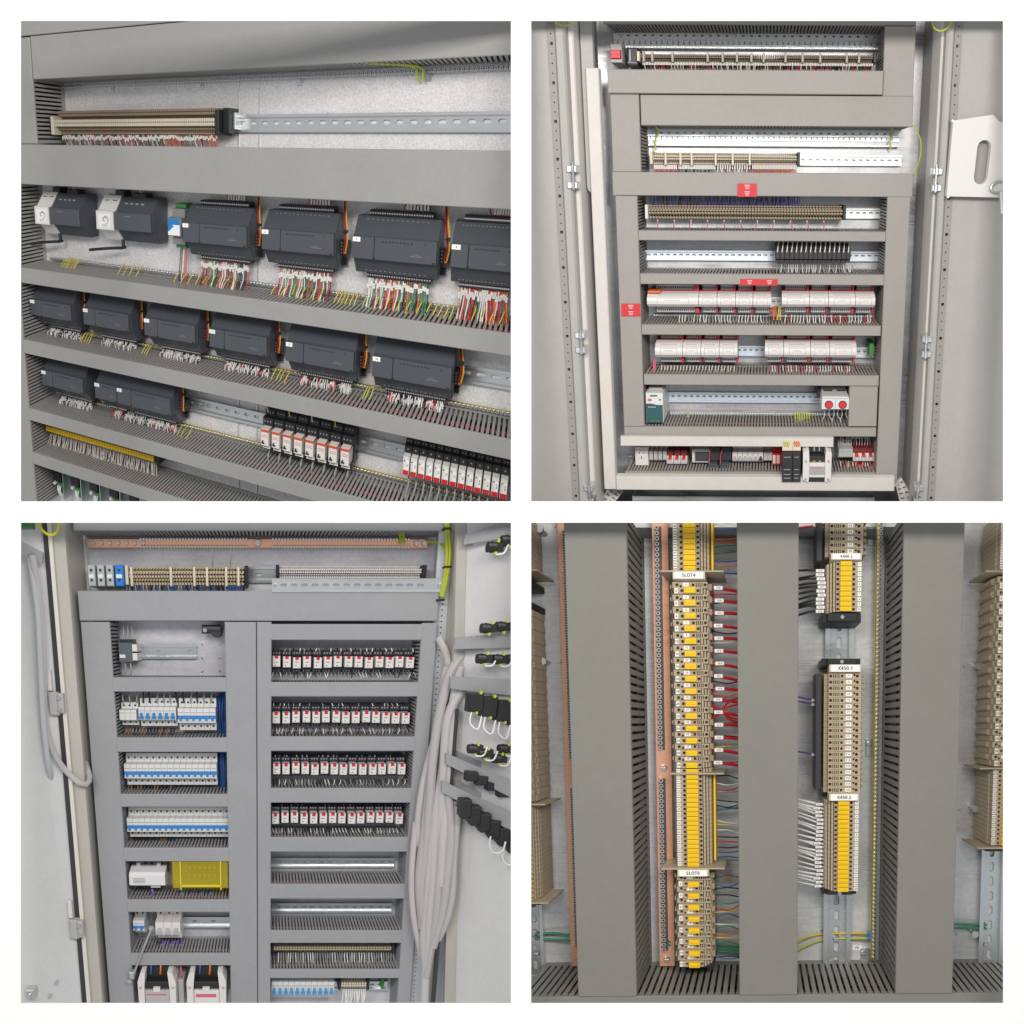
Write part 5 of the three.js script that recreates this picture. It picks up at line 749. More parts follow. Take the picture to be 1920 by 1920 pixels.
  { const d = 2, a = U(1541, 748, d), b = U(1592, 768, d), t = thing('button_unit', 'grey unit with two round red buttons', 'button unit', (a[0] + b[0]) / 2, b[1], PL), mm = (a[0] + b[0]) / 2; mesh('housing', [bx(a[0], a[1], b[0], b[1], PL + 4, d, 1), bx(a[0] + 1, a[1] - 4, b[0] - 1, a[1] - 0.5, PL + 4, d - 1, 0.8)], MAT.breakerWhite, t); mesh('hood', prism([[a[1] - 18, PL + 6], [a[1] - 18, PL + 20], [a[1] - 4, d - 6], [a[1] - 4, PL + 6]], 'u', a[0] + 1, b[0] - 3), MAT.breakerGrey, t); for (const s of [0, 1]) { const u = a[0] + (b[0] - a[0]) * (0.26 + s * 0.5); mesh('window', prism([[a[1] - 15.5, PL + 21.6], [a[1] - 8, d - 20], [a[1] - 8, d - 24], [a[1] - 15.5, PL + 18]], 'u', u - 9, u + 9), MAT.dark, t); const k = mesh('button_ring', cyl(u, (a[1] + b[1]) / 2 + 0.5, d, d + 1.6, 8.2, 20), MAT.dark, t); mesh('red_button', cyl(u, (a[1] + b[1]) / 2 + 0.5, d + 1.6, d + 4, 7, 20, 6.2), MAT.red, k); } mesh('divider', bx(mm - 0.5, a[1] + 1, mm + 0.5, b[1] - 1, d, d + 0.4), MAT.wireGrey, t); mesh('side_block', bx(a[0] - 6, a[1] - 12, a[0] - 0.5, a[1] + 12, PL + 4, -30, 0.8), MAT.black, t);
    [1545, 1556, 1563, 1572, 1578, 1588].forEach((x, i) => tag(mesh('wire', ptube([[x, 767, -20], [x + (i % 2 ? -2 : 1), 778, -22], [x + (i % 2 ? 5 : -3), 790, -30], [x + 2, 799, -36]], 0.9, 10, 5), MAT.wireWhite), 'thin white wire hanging under the red buttons', 'wire', 'white wires under the red buttons')); }
  // ---- row H, bottom devices
  {
    const d = -30, base = PL + 4, at = (x0, y0, x1, y1, dd = d) => [...U(x0, y0, dd), ...U(x1, y1, dd)];
    railU('zinc rail behind the bottom row of breakers', um(1180, 862, PL + 4), um(1640, 862, PL + 4), vm(862, PL + 4), 18, PL + 1, { pitch: 14, slot: 8 });
    { const [a, b, c, e] = at(1190, 838, 1216, 873), t = thing('power_socket', 'pale round power socket in the bottom row', 'power socket', (a + c) / 2, e, base); mesh('housing', bx(a, b, c, e, base, d, 1), MAT.breakerWhite, t); const r = mesh('socket_face', cyl((a + c) / 2, (b + e) / 2 - 4, d, d + 1.5, 9.5, 22), MAT.plastWhite, t); mesh('pin_hole_shade', [cyl((a + c) / 2 - 4, (b + e) / 2 - 8, d + 1.5, d + 1.8, 1.3, 8), cyl((a + c) / 2 + 4, (b + e) / 2 - 8, d + 1.5, d + 1.8, 1.3, 8), bx((a + c) / 2 - 0.8, (b + e) / 2 - 1, (a + c) / 2 + 0.8, (b + e) / 2 + 4, d + 1.5, d + 1.8)], MAT.hole, r); }  // black discs and slot paint the darkness of the socket's pin holes
    for (let i = 0; i < 4; i++) { const x = 1216.5 + i * 8.6, [a, b, c, e] = at(x, 836, x + 8.4, 872); breaker('grey breaker next to the pale power socket', a, c, b, e, base, d, { m: MAT.breakerGrey, group: 'grey breakers in the bottom row', line: 1 }); }
    const fuse = (x0, n, w, y0, y1, place) => { for (let i = 0; i < n; i++) { const [a, b, c, e] = at(x0 + i * w, y0, x0 + (i + 1) * w - 0.5, y1), t = thing('fuse_holder', 'dark red fuse holder with white lower lip ' + place, 'fuse holder', (a + c) / 2, e, base, 'dark red fuse holders'); mesh('housing', bx(a, b, c, e - 10, base, d - 4, 0.8), mat('maroon', 0.16, 0.015, 0.018, 0.45), t); mesh('lip', prism([[e - 15, d - 4], [e - 5, d + 3], [e, d + 1], [e, base], [e - 15, base]], 'u', a, c), MAT.plastWhite, t); mesh('red_lens', cyl((a + c) / 2, e - 13, d - 6, d + 3, 3.6, 10), MAT.red, t); mesh('grip', [bx(a + 2, e - 11, a + 5, e - 5, d, d + 3.4), bx(c - 5, e - 11, c - 2, e - 5, d, d + 3.4)], MAT.breakerGrey, t); mesh('wire', tube([[(a + c) / 2, e, d - 6], [(a + c) / 2 + 1, e + 10, d - 2], [(a + c) / 2, e + 20, d - 8]], 1.4, 6, 5), place[0] === 'b' ? MAT.wireBlue : MAT.wireRed, t); } };
    fuse(1250, 3, 13, 846, 869, 'beside the grey breakers');
    { const [a, b, c, e] = at(1297, 842, 1331, 868), t = thing('control_relay', 'grey control relay with a dark window', 'control relay', (a + c) / 2, e, base); mesh('housing', bx(a, b, c, e, base, d, 1), MAT.breakerGrey, t); mesh('dark_window', bx(a + 7, b + 6, c - 1, e - 4, d, d + 1, 0.5), MAT.dark, t); mesh('side_strip', bx(a + 1.5, b + 3, a + 4, e - 3, d, d + 0.6), MAT.plastWhite, t); }
    for (const [x, i] of [[1331, 0], [1352, 1]]) { const [a, b, c, e] = at(x, 838, x + 20, 874), t = thing('contactor', i ? 'black contactor touching the white breakers' : 'black contactor touching the grey control relay', 'contactor', (a + c) / 2, e, base, 'black contactors'); mesh('housing', [bx(a, b, c, e - 12, base, d, 1)], MAT.black, t); mesh('plug_base', bx(a - 3, e - 10, c - 6, e + 6, base, d + 8, 1), mat('slate', 0.055, 0.07, 0.09, 0.5), t); mesh('pin_hole_shade', [0, 1, 2].flatMap((q) => [0, 1].map((r) => bx(a - 1 + q * 5, e - 7 + r * 7, a + 2 + q * 5, e - 4 + r * 7, d + 8, d + 8.4))), MAT.hole, t); mesh('wire', tube([[a + 3, b + 2, d + 4], [a, b + 12, d + 6], [a - 1, e - 10, d + 8]], 1.2, 6, 5), MAT.wirePink, t); }  // small black squares paint the shaded pin holes of the plug base
    for (let i = 0; i < 6; i++) { const x = 1373 + i * 9.7, [a, b, c, e] = at(x, 838, x + 9.5, 874); breaker(i < 5 ? 'white breaker beside the black contactors' : 'white breaker with a grey test button', a, c, b, e, base, d, { m: MAT.plastWhite, toggle: i < 5 ? MAT.breakerGrey : MAT.dark, group: 'white breakers in the bottom row' }); }
    for (let i = 0; i < 2; i++) { const x = 1432 + i * 8, [a, b, c, e] = at(x, 840, x + 7.8, 872); breaker('grey breaker beside the red surge arrester', a, c, b, e, base, d, { m: MAT.breakerGrey, group: 'grey breakers in the bottom row', line: 1 }); }
    { const [a, b, c, e] = at(1448, 838, 1465, 872), t = thing('surge_arrester', 'red surge arrester with two white windows', 'surge arrester', (a + c) / 2, e, base); mesh('housing', [bx(a, b, c, b + 14, base, d - 5, 0.8), bx(a, b + 14, c, e, base, d, 0.8)], MAT.red, t); for (const q of [0, 1]) mesh('window', bx(a + 1.5 + q * 8, b + 18, a + 7 + q * 8, e - 4, d, d + 0.6), MAT.plastWhite, t); }
    for (const [x, i, w] of [[1467, 0, 18.5], [1486.5, 1, 14.5]]) { const [a, b, c, e] = at(x, 850, x + w, 904, 24), t = thing('power_module', i ? 'narrow black power module beside the transformer' : 'wider black power module beside the red surge arrester', 'power module', (a + c) / 2, e, -20, 'black power modules'); mesh('housing', bx(a, b, c, e, base, 24, 0.8), MAT.black, t); mesh('cream_top', bx(a, b - 14, c, b - 0.5, base, 16, 0.8), MAT.cream, t); mesh('face_print', [0.12, 0.55, 0.72, 0.85].map((q) => bx(a + 3, b + (e - b) * q, c - 4, b + (e - b) * q + 1.4, 24, 24.3)), MAT.wireGrey, t); mesh('top_wires', [0, 1, 2].map((q) => tube([[a + 4 + q * 4, b - 10, 16], [a + 4 + q * 4, b - 16, 18], [a + 2 + q * 5, b - 20, 4]], 1.3, 6, 5)), i ? MAT.wireOrange : MAT.wireEarth, t); }
    { const [a, b, c, e] = at(1506, 846, 1558, 905, 24), t = thing('transformer', 'white framed transformer with black coil and silver plate', 'transformer', (a + c) / 2, e, -20), w = c - a, h = e - b; for (const s of [0, 1]) { const f = s ? (q) => c - q : (q) => a + q; mesh('side_frame', prism([[f(0), b + 3], [f(w * 0.2), b - 2], [f(w * 0.22), b + h * 0.2], [f(w * 0.22), e - h * 0.12], [f(w * 0.2), e], [f(0), e - 5]], 'd', base, 24), MAT.plastWhite, t); mesh('frame_bolt', [cyl(f(w * 0.1), b + h * 0.3, 24, 26, 2.4, 8), cyl(f(w * 0.1), e - h * 0.12, 24, 26, 2.4, 8)], MAT.steel, t); } mesh('coil', [bx(a + w * 0.2, b - 4, c - w * 0.2, b + h * 0.2, base, 4, 1), bx(a + w * 0.22, b + h * 0.2, c - w * 0.22, b + h * 0.4, base, 18, 1), bx(a + w * 0.22, e - h * 0.14, c - w * 0.22, e + 2, base, 20, 1)], MAT.black, t); mesh('core', bx(a + w * 0.22, b + h * 0.4, c - w * 0.22, e - h * 0.14, base, 22, 1), MAT.plastWhite, t); const k = mesh('type_plate', bx(a + w * 0.24, b + h * 0.5, c - w * 0.24, e - h * 0.24, 22, 22.8), MAT.steel, t); mesh('plate_mark', bx(a + w * 0.27, b + h * 0.52, c - w * 0.3, b + h * 0.55, 22.8, 23), MAT.wirePink, k); mesh('clip', [0.4, 0.58].map((q) => bx(a + w * q, b - 2, a + w * q + 2.2, b + h * 0.14, 4, 6)), MAT.steel, t); mesh('knob', [0.4, 0.6].map((q) => cyl(a + w * q, b + h * 0.36, 18, 20, 2.4, 8)), MAT.brass, t); }
    for (let i = 0; i < 3; i++) { const x = 1573 + i * 8.6, [a, b, c, e] = at(x, 832, x + 8.4, 866); breaker('grey breaker right of the transformer', a, c, b, e, base, d, { m: MAT.breakerGrey, group: 'grey breakers in the bottom row', line: 1 }); }
    fuse(1600, 3, 13, 842, 864, 'right of the transformer');
    wireRow('white wires above the breakers right of the transformer', 1573, 1634, 834, 816, -46, -50, 12, [MAT.wireWhite, MAT.wireGrey], { r: 1, jag: 3 }); wireRow('white and red wires below the breakers right of the transformer', 1574, 1638, 865, 886, -40, -36, 14, [MAT.wireWhite, MAT.wireRed, MAT.wireWhite], { r: 1, jag: 3 }); wireRow('dark wires below the white breakers', 1374, 1440, 874, 890, -40, -36, 14, [MAT.wireBlack, MAT.wireWhite], { r: 1, jag: 3 });
  }
  // ---- red stickers
  const sticker = (label, x0, y0, x1, y1, d, two) => { const a = U(x0, y0, d), b = U(x1, y1, d); const t = tag(mesh('sticker', bx(a[0], a[1], b[0], b[1], d, d + 0.8), mat('stickerRed', 0.58, 0.012, 0.022, 0.45)), label, 'sticker', 'red warning stickers'); const g = []; for (const [cx, cy] of two) for (let k = 0; k < 3; k++) g.push(bx(a[0] + (b[0] - a[0]) * cx - 5 + k, a[1] + (b[1] - a[1]) * cy + (k - 1) * 3 - 0.5, a[0] + (b[0] - a[0]) * cx + 5 - k, a[1] + (b[1] - a[1]) * cy + (k - 1) * 3 + 0.5, d + 0.8, d + 1)); stuff(mesh('small_print', g, MAT.white, t)); };
  sticker('square red sticker on the duct above the blue wires', 1383, 344, 1419, 369, 2.5, [[0.5, 0.25], [0.5, 0.75]]); sticker('long red sticker above the white modules', 1388, 523, 1458, 535, 0.6, [[0.25, 0.5], [0.78, 0.5]]); sticker('red sticker on the upright duct', 1165, 569, 1201, 593, 0.6, [[0.5, 0.25], [0.5, 0.75]]);
  // ---- cabinet sides, doors
  const vt = vm(-60), vB = vm(960);
  function side(sg, label) {
    const X = (x, d) => um(x, 490, d), t = thing('inner_wall', label, 'cabinet side', X(sg < 0 ? 1090 : 1745, 0), vm(900), PL);
    const [xw, xb] = sg < 0 ? [1096, 1090] : [1741, 1748];
    const uw = X(xw, 30), ub = X(xb, 40);
    mesh('side_wall', bx(Math.min(uw, uw + sg * 4), vt, Math.max(uw, uw + sg * 4), vB, PL - 60, 30), doorM, t);
    mesh('back_wall', bx(sg < 0 ? uw : um(1660, 490, PL - 50), vt, sg < 0 ? um(1200, 490, PL - 50) : uw, vB, PL - 56, PL - 50), doorM, t);
    mesh('edge_bar', bx(ub - 5, vt, ub + 5, vB, -10, 40, 2), pale, t);
    mesh('rim', bx(ub + sg * 8 - 4, vt, ub + sg * 8 + 4, vB, -10, 32, 2), doorM, t);
    return t;
  }
  side(-1, 'left inner wall and rim of the cabinet with red stickers'); side(1, 'right inner wall and rim of the cabinet with red stickers');
  function door(sg, label) {
    const um2 = (x) => um(x, 490, 50), t = thing('cabinet_leaf', label, 'cabinet door', um2(sg < 0 ? 1020 : 1830), vm(900), 30, 'open cabinet doors beside the red stickers');
    const [p0, p1] = sg < 0 ? [960, 1052] : [1777, 1960], [s0, s1] = sg < 0 ? [1050, 1063] : [1765, 1778], [r0, r1] = sg < 0 ? [1064, 1082] : [1750, 1764];
    mesh('door_panel', prism([[sg < 0 ? 974 : um2(p0) * 0 + 1777 + 26, -30], [sg < 0 ? 1052 - 26 : 1940, -30], [sg < 0 ? 1052 + 26 : 1940, 962], [sg < 0 ? 974 : 1777 - 28, 962]].map(([x, y]) => U(x, y, 50)), 'd', 26, 50), doorM, t);
    const hol = [], u0 = um2(s0), u1 = um2(s1), uc = (u0 + u1) / 2; let i = 0; for (let v = vt + 12; v < vB - 12; v += 15.8, i++) hol.push(i % 4 ? ring(uc, v, 1.4, 6) : rect(uc - 2.6, v - 2.6, uc + 2.6, v + 2.6));
    mesh('perforated_strip', prism(rect(u0, vt, u1, vB), 'd', 50, 52, hol), mat('stripGrey', 0.27, 0.265, 0.25, 0.5), t); mesh('strip_back', bx(u0, vt, u1, vB, 26, 32), doorM, t);
    mesh('door_rim', bx(um2(r0), vt, um2(r1), vB, 20, 56, 3), doorM, t);
    return t;
  }
  const leafs = { '-1': door(-1, 'open left cabinet door with a perforated strip'), 1: door(1, 'open right cabinet door carrying the document pocket') };
  // hinges
  [[1073, 332, -1], [1088, 642, -1], [1104, 928, -1], [1757, 337, 1], [1738, 650, 1], [1722, 928, 1]].forEach(([x, y, s], i) => { const p = U(x, y, 58), t = mesh('hinge', bx(p[0] + (s > 0 ? 2 : -14), p[1] - 6, p[0] + (s > 0 ? 14 : -2), p[1] + 6, 44, 54, 1), doorM, leafs[s]); for (const q of [-1, 1]) mesh('knuckle', [bx(p[0] - 9, p[1] + q * 14 - 6, p[0] + 9, p[1] + q * 14 + 6, 44, 60, 1.5), cylv(p[0] - s * 2, p[1] + q * 14 - 6, p[1] + q * 14 + 6, 60, 3.4)], MAT.zinc, t); mesh('pin', cylv(p[0] - s * 2, p[1] - 26, p[1] + 22, 58, 2), MAT.steel, t); });
  // rounded tongue panel at the left, wires at the top
  { const a = U(1084, 30, 20), b = U(1121, 362, 20), r = (b[0] - a[0]) / 2, c = (a[0] + b[0]) / 2, pts = [[b[0], vt], [a[0], vt]]; for (let k = 0; k <= 8; k++) { const q = Math.PI - k / 8 * Math.PI; pts.push([c + r * Math.cos(q), b[1] - r * 1.2 + r * 1.2 * Math.sin(q)]); } tag(mesh('hanging_panel', prism(pts, 'd', 4, 14), doorM), 'grey panel with a rounded lower end hanging beside the frame', 'panel'); }
  for (const [x0, x1, y, s] of [[1038, 1082, 48, 0], [1747, 1784, 58, 1]]) tag(mesh('wire', ptube([[x0, 30, 62], [x0 + 4, y - 6, 66], [(x0 + x1) / 2, y, 66], [x1 - 2, y - 12, 66], [x1, 24, 62]], 1.5, 16, 5), MAT.wireEarth), s ? 'yellow wire loop at the top of the right door' : 'yellow wire loop at the top of the left door', 'wire');
  // document pocket with slot and key
  { const d = 70, a = U(1783, 226, d), b = U(1900, 371, d), q = U(1830, 262, d), e = U(1850, 346, d), t = thing('document_pocket', 'pale plastic document pocket on the right door', 'document pocket', (a[0] + b[0]) / 2, b[1], 50); const sl = slotShape(q[0], q[1], e[0], e[1]).map((p) => [p[0] + (e[1] - p[1]) * 0.05, p[1]]);
    mesh('pocket_front', prism([[a[0] + 4, a[1]], [a[0] + 70, a[1] - 10], [a[0] + 82, a[1] + 2], [b[0], a[1] + 8], [b[0], b[1]], [a[0], b[1] - 2]], 'd', 60, d, [sl]), mat('pocketPale', 0.66, 0.65, 0.64, 0.4), t); mesh('pocket_back', bx(a[0] + 10, a[1] + 10, b[0], b[1] - 4, 50, 54), mat('pocketInner', 0.30, 0.29, 0.28, 0.6), t); mesh('pocket_step', bx(a[0] + 36, a[1] + 4, b[0], b[1] - 12, 70, 73, 1), doorM, t);
    t.children[2].geometry.dispose(); t.remove(t.children[2]);
    for (const [x, y] of [[1786, 227], [1777, 369]]) { const p = U(x, y, d); mesh('pocket_screw', screw(p[0], p[1], d, 3), MAT.steel, t); } }
  { const d = 74, p = U(1868, 350, d), t = thing('cabinet_key', 'steel key hanging at the document pocket', 'key', p[0], p[1], 70), g = new THREE.TorusGeometry(13, 2.4, 8, 20); g.scale(1, 0.72, 1); g.rotateZ(0.3); g.translate(p[0] + 2, -p[1], d + 4); mesh('bow', g, MAT.steel, t); mesh('shaft', tube([[p[0] + 6, p[1] + 8, d + 4], [p[0] + 11, p[1] + 45, d + 4]], 3.4, 2, 8), MAT.steel, t); }
  // cabinet floor with perforated rails
  const fl = thing('cabinet_floor', 'dark cabinet floor with perforated side rails', 'cabinet floor', um(1438, 930), vm(930), PL - 60);
  mesh('floor_sheet', bx(um(1090, 930, -60), vm(946, -60), um(1760, 930, -60), vm(952, -60), PL - 56, 40), MAT.dark, fl);
  mesh('base_bar', bx(um(1185, 936, -40), vm(931, -40), um(1640, 936, -40), vm(941, -40), -80, -40, 1), MAT.zinc, fl);
  for (const s of [-1, 1]) { const x0 = s < 0 ? [1124, 1160] : [1676, 1706], pts = s < 0 ? [[1150, 900], [1168, 922], [1138, 960], [1112, 960]] : [[1678, 904], [1690, 896], [1728, 960], [1692, 960]], q = pts.map(([x, y]) => U(x, y, -20)); const hol = []; const L = (a, b, t) => [a[0] + (b[0] - a[0]) * t, a[1] + (b[1] - a[1]) * t]; for (let k = 0; k < 6; k++) { const t0 = 0.08 + k * 0.15, t1 = t0 + 0.07; for (const [w0, w1] of [[0.1, 0.4], [0.62, 0.92]]) { const c = (t, w) => L(L(q[0], q[3], t), L(q[1], q[2], t), w); hol.push([c(t0, w0), c(t0, w1), c(t1, w1), c(t1, w0)]); } } mesh('perforated_rail', prism(q, 'd', -24, -20, hol), pale, fl); }
}

// ================================================================ the cabinet with breakers and rows of white relays
F = frame(498, 1430, 1000, [1689489, 2297], [495, 5654], 0.34);
{
  const PL = -68, U = (x, y, d = 0) => F.uv(x, y, d), um = (x, y, d) => U(x, y, d)[0], vm = (y, d = 0, x = 498) => U(x, y, d)[1];
  const grey = mat('ductCoolCast', 0.325, 0.335, 0.355, 0.5, 0, { bumpMap: grain, bumpScale: 0.00008, map: mottle }), doorW = mat('doorWhite', 0.64, 0.65, 0.655, 0.45, 0, { map: mottle }), sideM = mat('sidePale', 0.46, 0.45, 0.41, 0.5, 0, { map: mottle });  // cool cast of the light here is mixed into duct and door colours
  const plateM = mat('plateLilacCast', 0.76, 0.77, 0.82, 0.42, 0.1, { map: brushed, roughnessMap: brushedRough });  // lilac tint paints the same cool light onto the plate
  const slab4 = (pts, th) => { const f = pts.map(([x, y, d]) => { const p = U(x, y, d); return [p[0], -p[1], d]; }), b = f.map((p) => [p[0], p[1], p[2] - th]); const q = [f, [...b].reverse()]; for (let i = 0; i < 4; i++) q.push([f[(i + 1) % 4], f[i], b[i], b[(i + 1) % 4]]); return fix(quads(q)); };
  tag(mesh('mounting_plate', pbx(140, 964, 835, 1925, PL - 4, PL), plateM), 'pale mounting plate behind the breakers and white relays', 'mounting plate');
  const o = { pitch: 6.6, gap: 0.46, each: false, rail: 5 };
  const D = (label, x0, x1, y0, y1, sl, front = 0, e = {}) => { const ym = (y0 + y1) / 2, xm = (x0 + x1) / 2; return duct(label, grey, um(x0, ym, front), vm(y0, front, xm), um(x1, ym, front), vm(y1, front, xm), front - PL - 1, sl, { ...o, front, ...e }); };
  D('dark topmost duct above the long copper bar', 136, 868, 955, 995, ['bottom'], 0);
  D('broad grey duct across the whole panel under the copper bar row', 147, 822, 1108, 1164, ['bottom'], 2);
  const col = (label, x0, y0, x1, y1, X0, X1, sl, front = 0) => duct(label, grey, (um(x0, y0, front) + um(X0, y1, front)) / 2, vm(y0, front, x0), (um(x1, y0, front) + um(X1, y1, front)) / 2, vm(1925, front, x0), front - PL - 1, sl, { ...o, front });
  col('upright grey duct left of the breakers', 152, 1166, 208, 1860, 203, 248, ['right', 'left']);
  col('upright grey duct right of the breakers', 424, 1166, 479, 1860, 430, 483.5, ['left']);
  col('narrow upright grey duct left of the white relays', 480.5, 1166, 508, 1860, 484.5, 508, ['right'], 0.4);
  col('upright grey duct right of the white relays', 793, 1168, 820, 1860, 745, 771, ['left'], 0.2);
  const LX = (y) => [um(210, 1166), um(424, 1166)], uL0 = (um(208, 1166) + um(248, 1860)) / 2, uL1 = (um(424, 1166) + um(430, 1860)) / 2, uR0 = um(508, 1400), uR1 = (um(793, 1168) + um(746, 1850)) / 2;
  const cross = (label, u0, u1, y0, y1, x) => duct(label, grey, u0 - 2, vm(y0, 0, x), u1 + 2, vm(y1, 0, x), -PL - 1, ['top'], { ...o, front: 0.8 });
  [[1270, 1297, 'under the small contactor'], [1383, 1410, 'under the breakers with six tall blue toggles'], [1489, 1513, 'under the first full row of breakers'], [1590, 1615, 'under the second full row of breakers'], [1687, 1710, 'under the yellow box'], [1788, 1810, 'over the two transformers']].forEach(([a, b, w]) => cross('short grey duct ' + w, uL0, uL1, a, b, 320));
  [[1170, 1200, 'over all white relays'], [1279, 1306, 'under the top row of white relays'], [1381, 1408, 'under the second row of white relays'], [1478, 1505, 'under the third row of white relays'], [1570, 1597, 'under the fourth row of white relays'], [1658, 1685, 'between the two empty rails'], [1745, 1768, 'over the small brown strip'], [1818, 1834, 'over the breakers with pale blue toggles']].forEach(([a, b, w]) => cross('grey duct ' + w, uR0, uR1, a, b, 640));
  // ---- copper bar row
  { const d = PL + 16, a = U(162, 1010, d), b = U(802, 1028, d), vc = (a[1] + b[1]) / 2, t = thing('copper_bar', 'long horizontal copper bar with rows of screws', 'copper bar', (a[0] + b[0]) / 2, vc, PL); mesh('bar', bx(a[0], a[1], b[0], b[1], d - 6, d, 1), MAT.copper, t); for (let i = 0; i < 7; i++) mesh('bar_screw', screw(a[0] + 12 + i * 15, vc, d, 4, 2.6), MAT.steel, t); mesh('bar_bolt', screw(um(483, 1017, d), vc, d, 7, 5), MAT.steel, t); const g = []; for (const [x0, x1] of [[265, 465], [512, 770]]) { const p = um(x0, 1018, d), q = um(x1, 1018, d); for (let u = p; u < q; u += 5.4) for (const s of [-1, 1]) g.push(cyl(u, vc + s * (b[1] - a[1]) * 0.4, d, d + 4, 2, 7)); } stuff(mesh('clamp_screws', g, MAT.steel, t)); for (const x of [780, 795]) mesh('bar_screw', screw(um(x, 1018, d), vc, d, 5, 4), MAT.steel, t); }
  for (const x of [398, 432, 166]) { const u = um(x, 1045, PL); tag(mesh('plate_seam', bx(u - 0.8, vm(965, PL), u + 0.8, vm(1110, PL), PL, PL + 2), MAT.zinc), x < 200 ? 'plate seam below the copper bar, beside the grey feed terminals' : x < 410 ? 'plate seam below the copper bar, over the brown terminals' : 'plate seam below the copper bar, close to the black end bracket', 'plate seam'); }
  { const d = -14; [[163, 180], [180.5, 197], [197.5, 214], [214.5, 232]].forEach(([x0, x1], i) => { const a = U(x0, 1059, d), b = U(x1, 1099, d), t = thing('feed_terminal', i === 3 ? 'large blue feed terminal' : 'large pale grey feed terminal in the group of three', 'terminal', (a[0] + b[0]) / 2, b[1], PL, 'large feed terminals'), m = i === 3 ? MAT.blue : mat('feedGrey', 0.40, 0.44, 0.44, 0.5); mesh('housing', bx(a[0] + 0.3, a[1], b[0] - 0.3, b[1], PL, d, 1), m, t); const c = (a[0] + b[0]) / 2; mesh('marker', bx(a[0] + 2, a[1] + 16, b[0] - 2, a[1] + 22, d, d + 1), MAT.white, t); mesh('screw_hole_shade', [cyl(c, a[1] + 9, d, d + 0.4, 2.6, 8), cyl(c, b[1] - 10, d, d + 0.4, 2.6, 8)], MAT.dark, t); }); }  // dark discs stand for the shade down the terminal screw holes
  fineStrip('brown terminal strip beside the blue feed terminal', 240, 458, 1062, 1096, -26, PL + 3, 40, { high: MAT.beige, rw: 7, marks: [246, 320, 364, 388, 424, 447] });
  wireRow('short blue and black wires under the brown strip by the blue terminal', 236, 460, 1095, 1112, -40, -42, 44, [MAT.wireBlue, MAT.wireBlack, MAT.wireBlue, MAT.wireGrey, MAT.wireBrown], { r: 1.4, jag: 3 });
  railU('short zinc rail between the two upper terminal strips', um(455, 1078, PL + 6), um(520, 1078, PL + 6), vm(1078, PL + 6, 490), 28, PL + 3, { pitch: 40, slot: 12 });
  fineStrip('pale grey terminal strip behind the slotted zinc bar', 524, 790, 1060, 1083, -26, PL + 3, 62, { high: MAT.plastWhite, left: MAT.black, rw: 9 });
  { const d = 4, a = U(510, 1084, d), b = U(832, 1111, d), hol = []; for (let u = a[0] + 14; u < b[0] - 30; u += 18.2) hol.push(slotShape(u, a[1] + 9, u + 12, a[1] + 14)); const t = thing('slotted_bar', 'zinc bar with a row of slots in front of the pale strip', 'slotted bar', (a[0] + b[0]) / 2, b[1], -20); mesh('web', prism(rect(a[0], a[1] + 4, b[0], b[1] - 3), 'd', d - 2, d, hol), MAT.zinc, t); mesh('flange', [bx(a[0], a[1], b[0], a[1] + 4, d - 10, d - 3), bx(a[0], b[1] - 3, b[0], b[1], d - 10, d + 2)], MAT.zinc, t); mesh('bar_screw', [...screw(a[0] + 5, a[1] + 12, d, 3), ...screw(b[0] - 8, a[1] + 12, d, 4)], MAT.steel, t); }
  // ---- left bays
  const relW = (x) => x;
  { const d = -24, a = U(220, 1205, d), b = U(258, 1242, d), t = thing('contactor', 'small grey contactor at the end of a short rail', 'contactor', (a[0] + b[0]) / 2, b[1], PL), w = b[0] - a[0]; mesh('housing', bx(a[0], a[1], a[0] + w * 0.72, b[1], PL + 3, d - 4, 1), mat('slateBlue', 0.10, 0.12, 0.135, 0.5), t); mesh('top_block', bx(a[0] + 2, a[1] - 6, a[0] + w * 0.7, a[1] + 6, PL + 3, d - 12, 1), MAT.dark, t); mesh('marker', bx(a[0] + 2, b[1] - 14, a[0] + w * 0.35, b[1] - 8, d - 4, d - 3), MAT.white, t); mesh('white_side', [bx(a[0] + w * 0.74, a[1] + 3, b[0], a[1] + 16, PL + 3, d, 1), bx(a[0] + w * 0.74, a[1] + 19, b[0], b[1] - 3, PL + 3, d, 1)], MAT.plastWhite, t); mesh('lead', [0, 1, 2].map((q) => tube([[a[0] + 5 + q * 8, a[1] - 4, d - 14], [a[0] + 8 + q * 8, a[1] - 20, d - 18], [a[0] + 6 + q * 7, a[1] - 40, d - 20]], 1.5, 6, 5)), MAT.wireGrey, t); mesh('lead', [0, 1].map((q) => tube([[a[0] + 8 + q * 10, b[1], d - 14], [a[0] + 10 + q * 10, b[1] + 14, d - 10], [a[0] + 6 + q * 10, b[1] + 30, d - 16]], 1.5, 6, 5)), MAT.wireGrey, t); }
  railU('short zinc rail ending in the white bay', um(258, 1222, PL + 5), um(369, 1222, PL + 5), vm(1222, PL + 5, 310), 26, PL + 3, { pitch: 60, slot: 8 });
  [[379, 1208], [379, 1234], [379, 1259], [412, 1209], [412, 1234], [412, 1258]].forEach(([x, y]) => { const p = U(x, y, PL); tag(mesh('plate_screw', screw(p[0], p[1], PL, 2.6, 2), MAT.steel), 'small screw in the white bay beside the short rail', 'screw', 'small screws in the white bay'); });
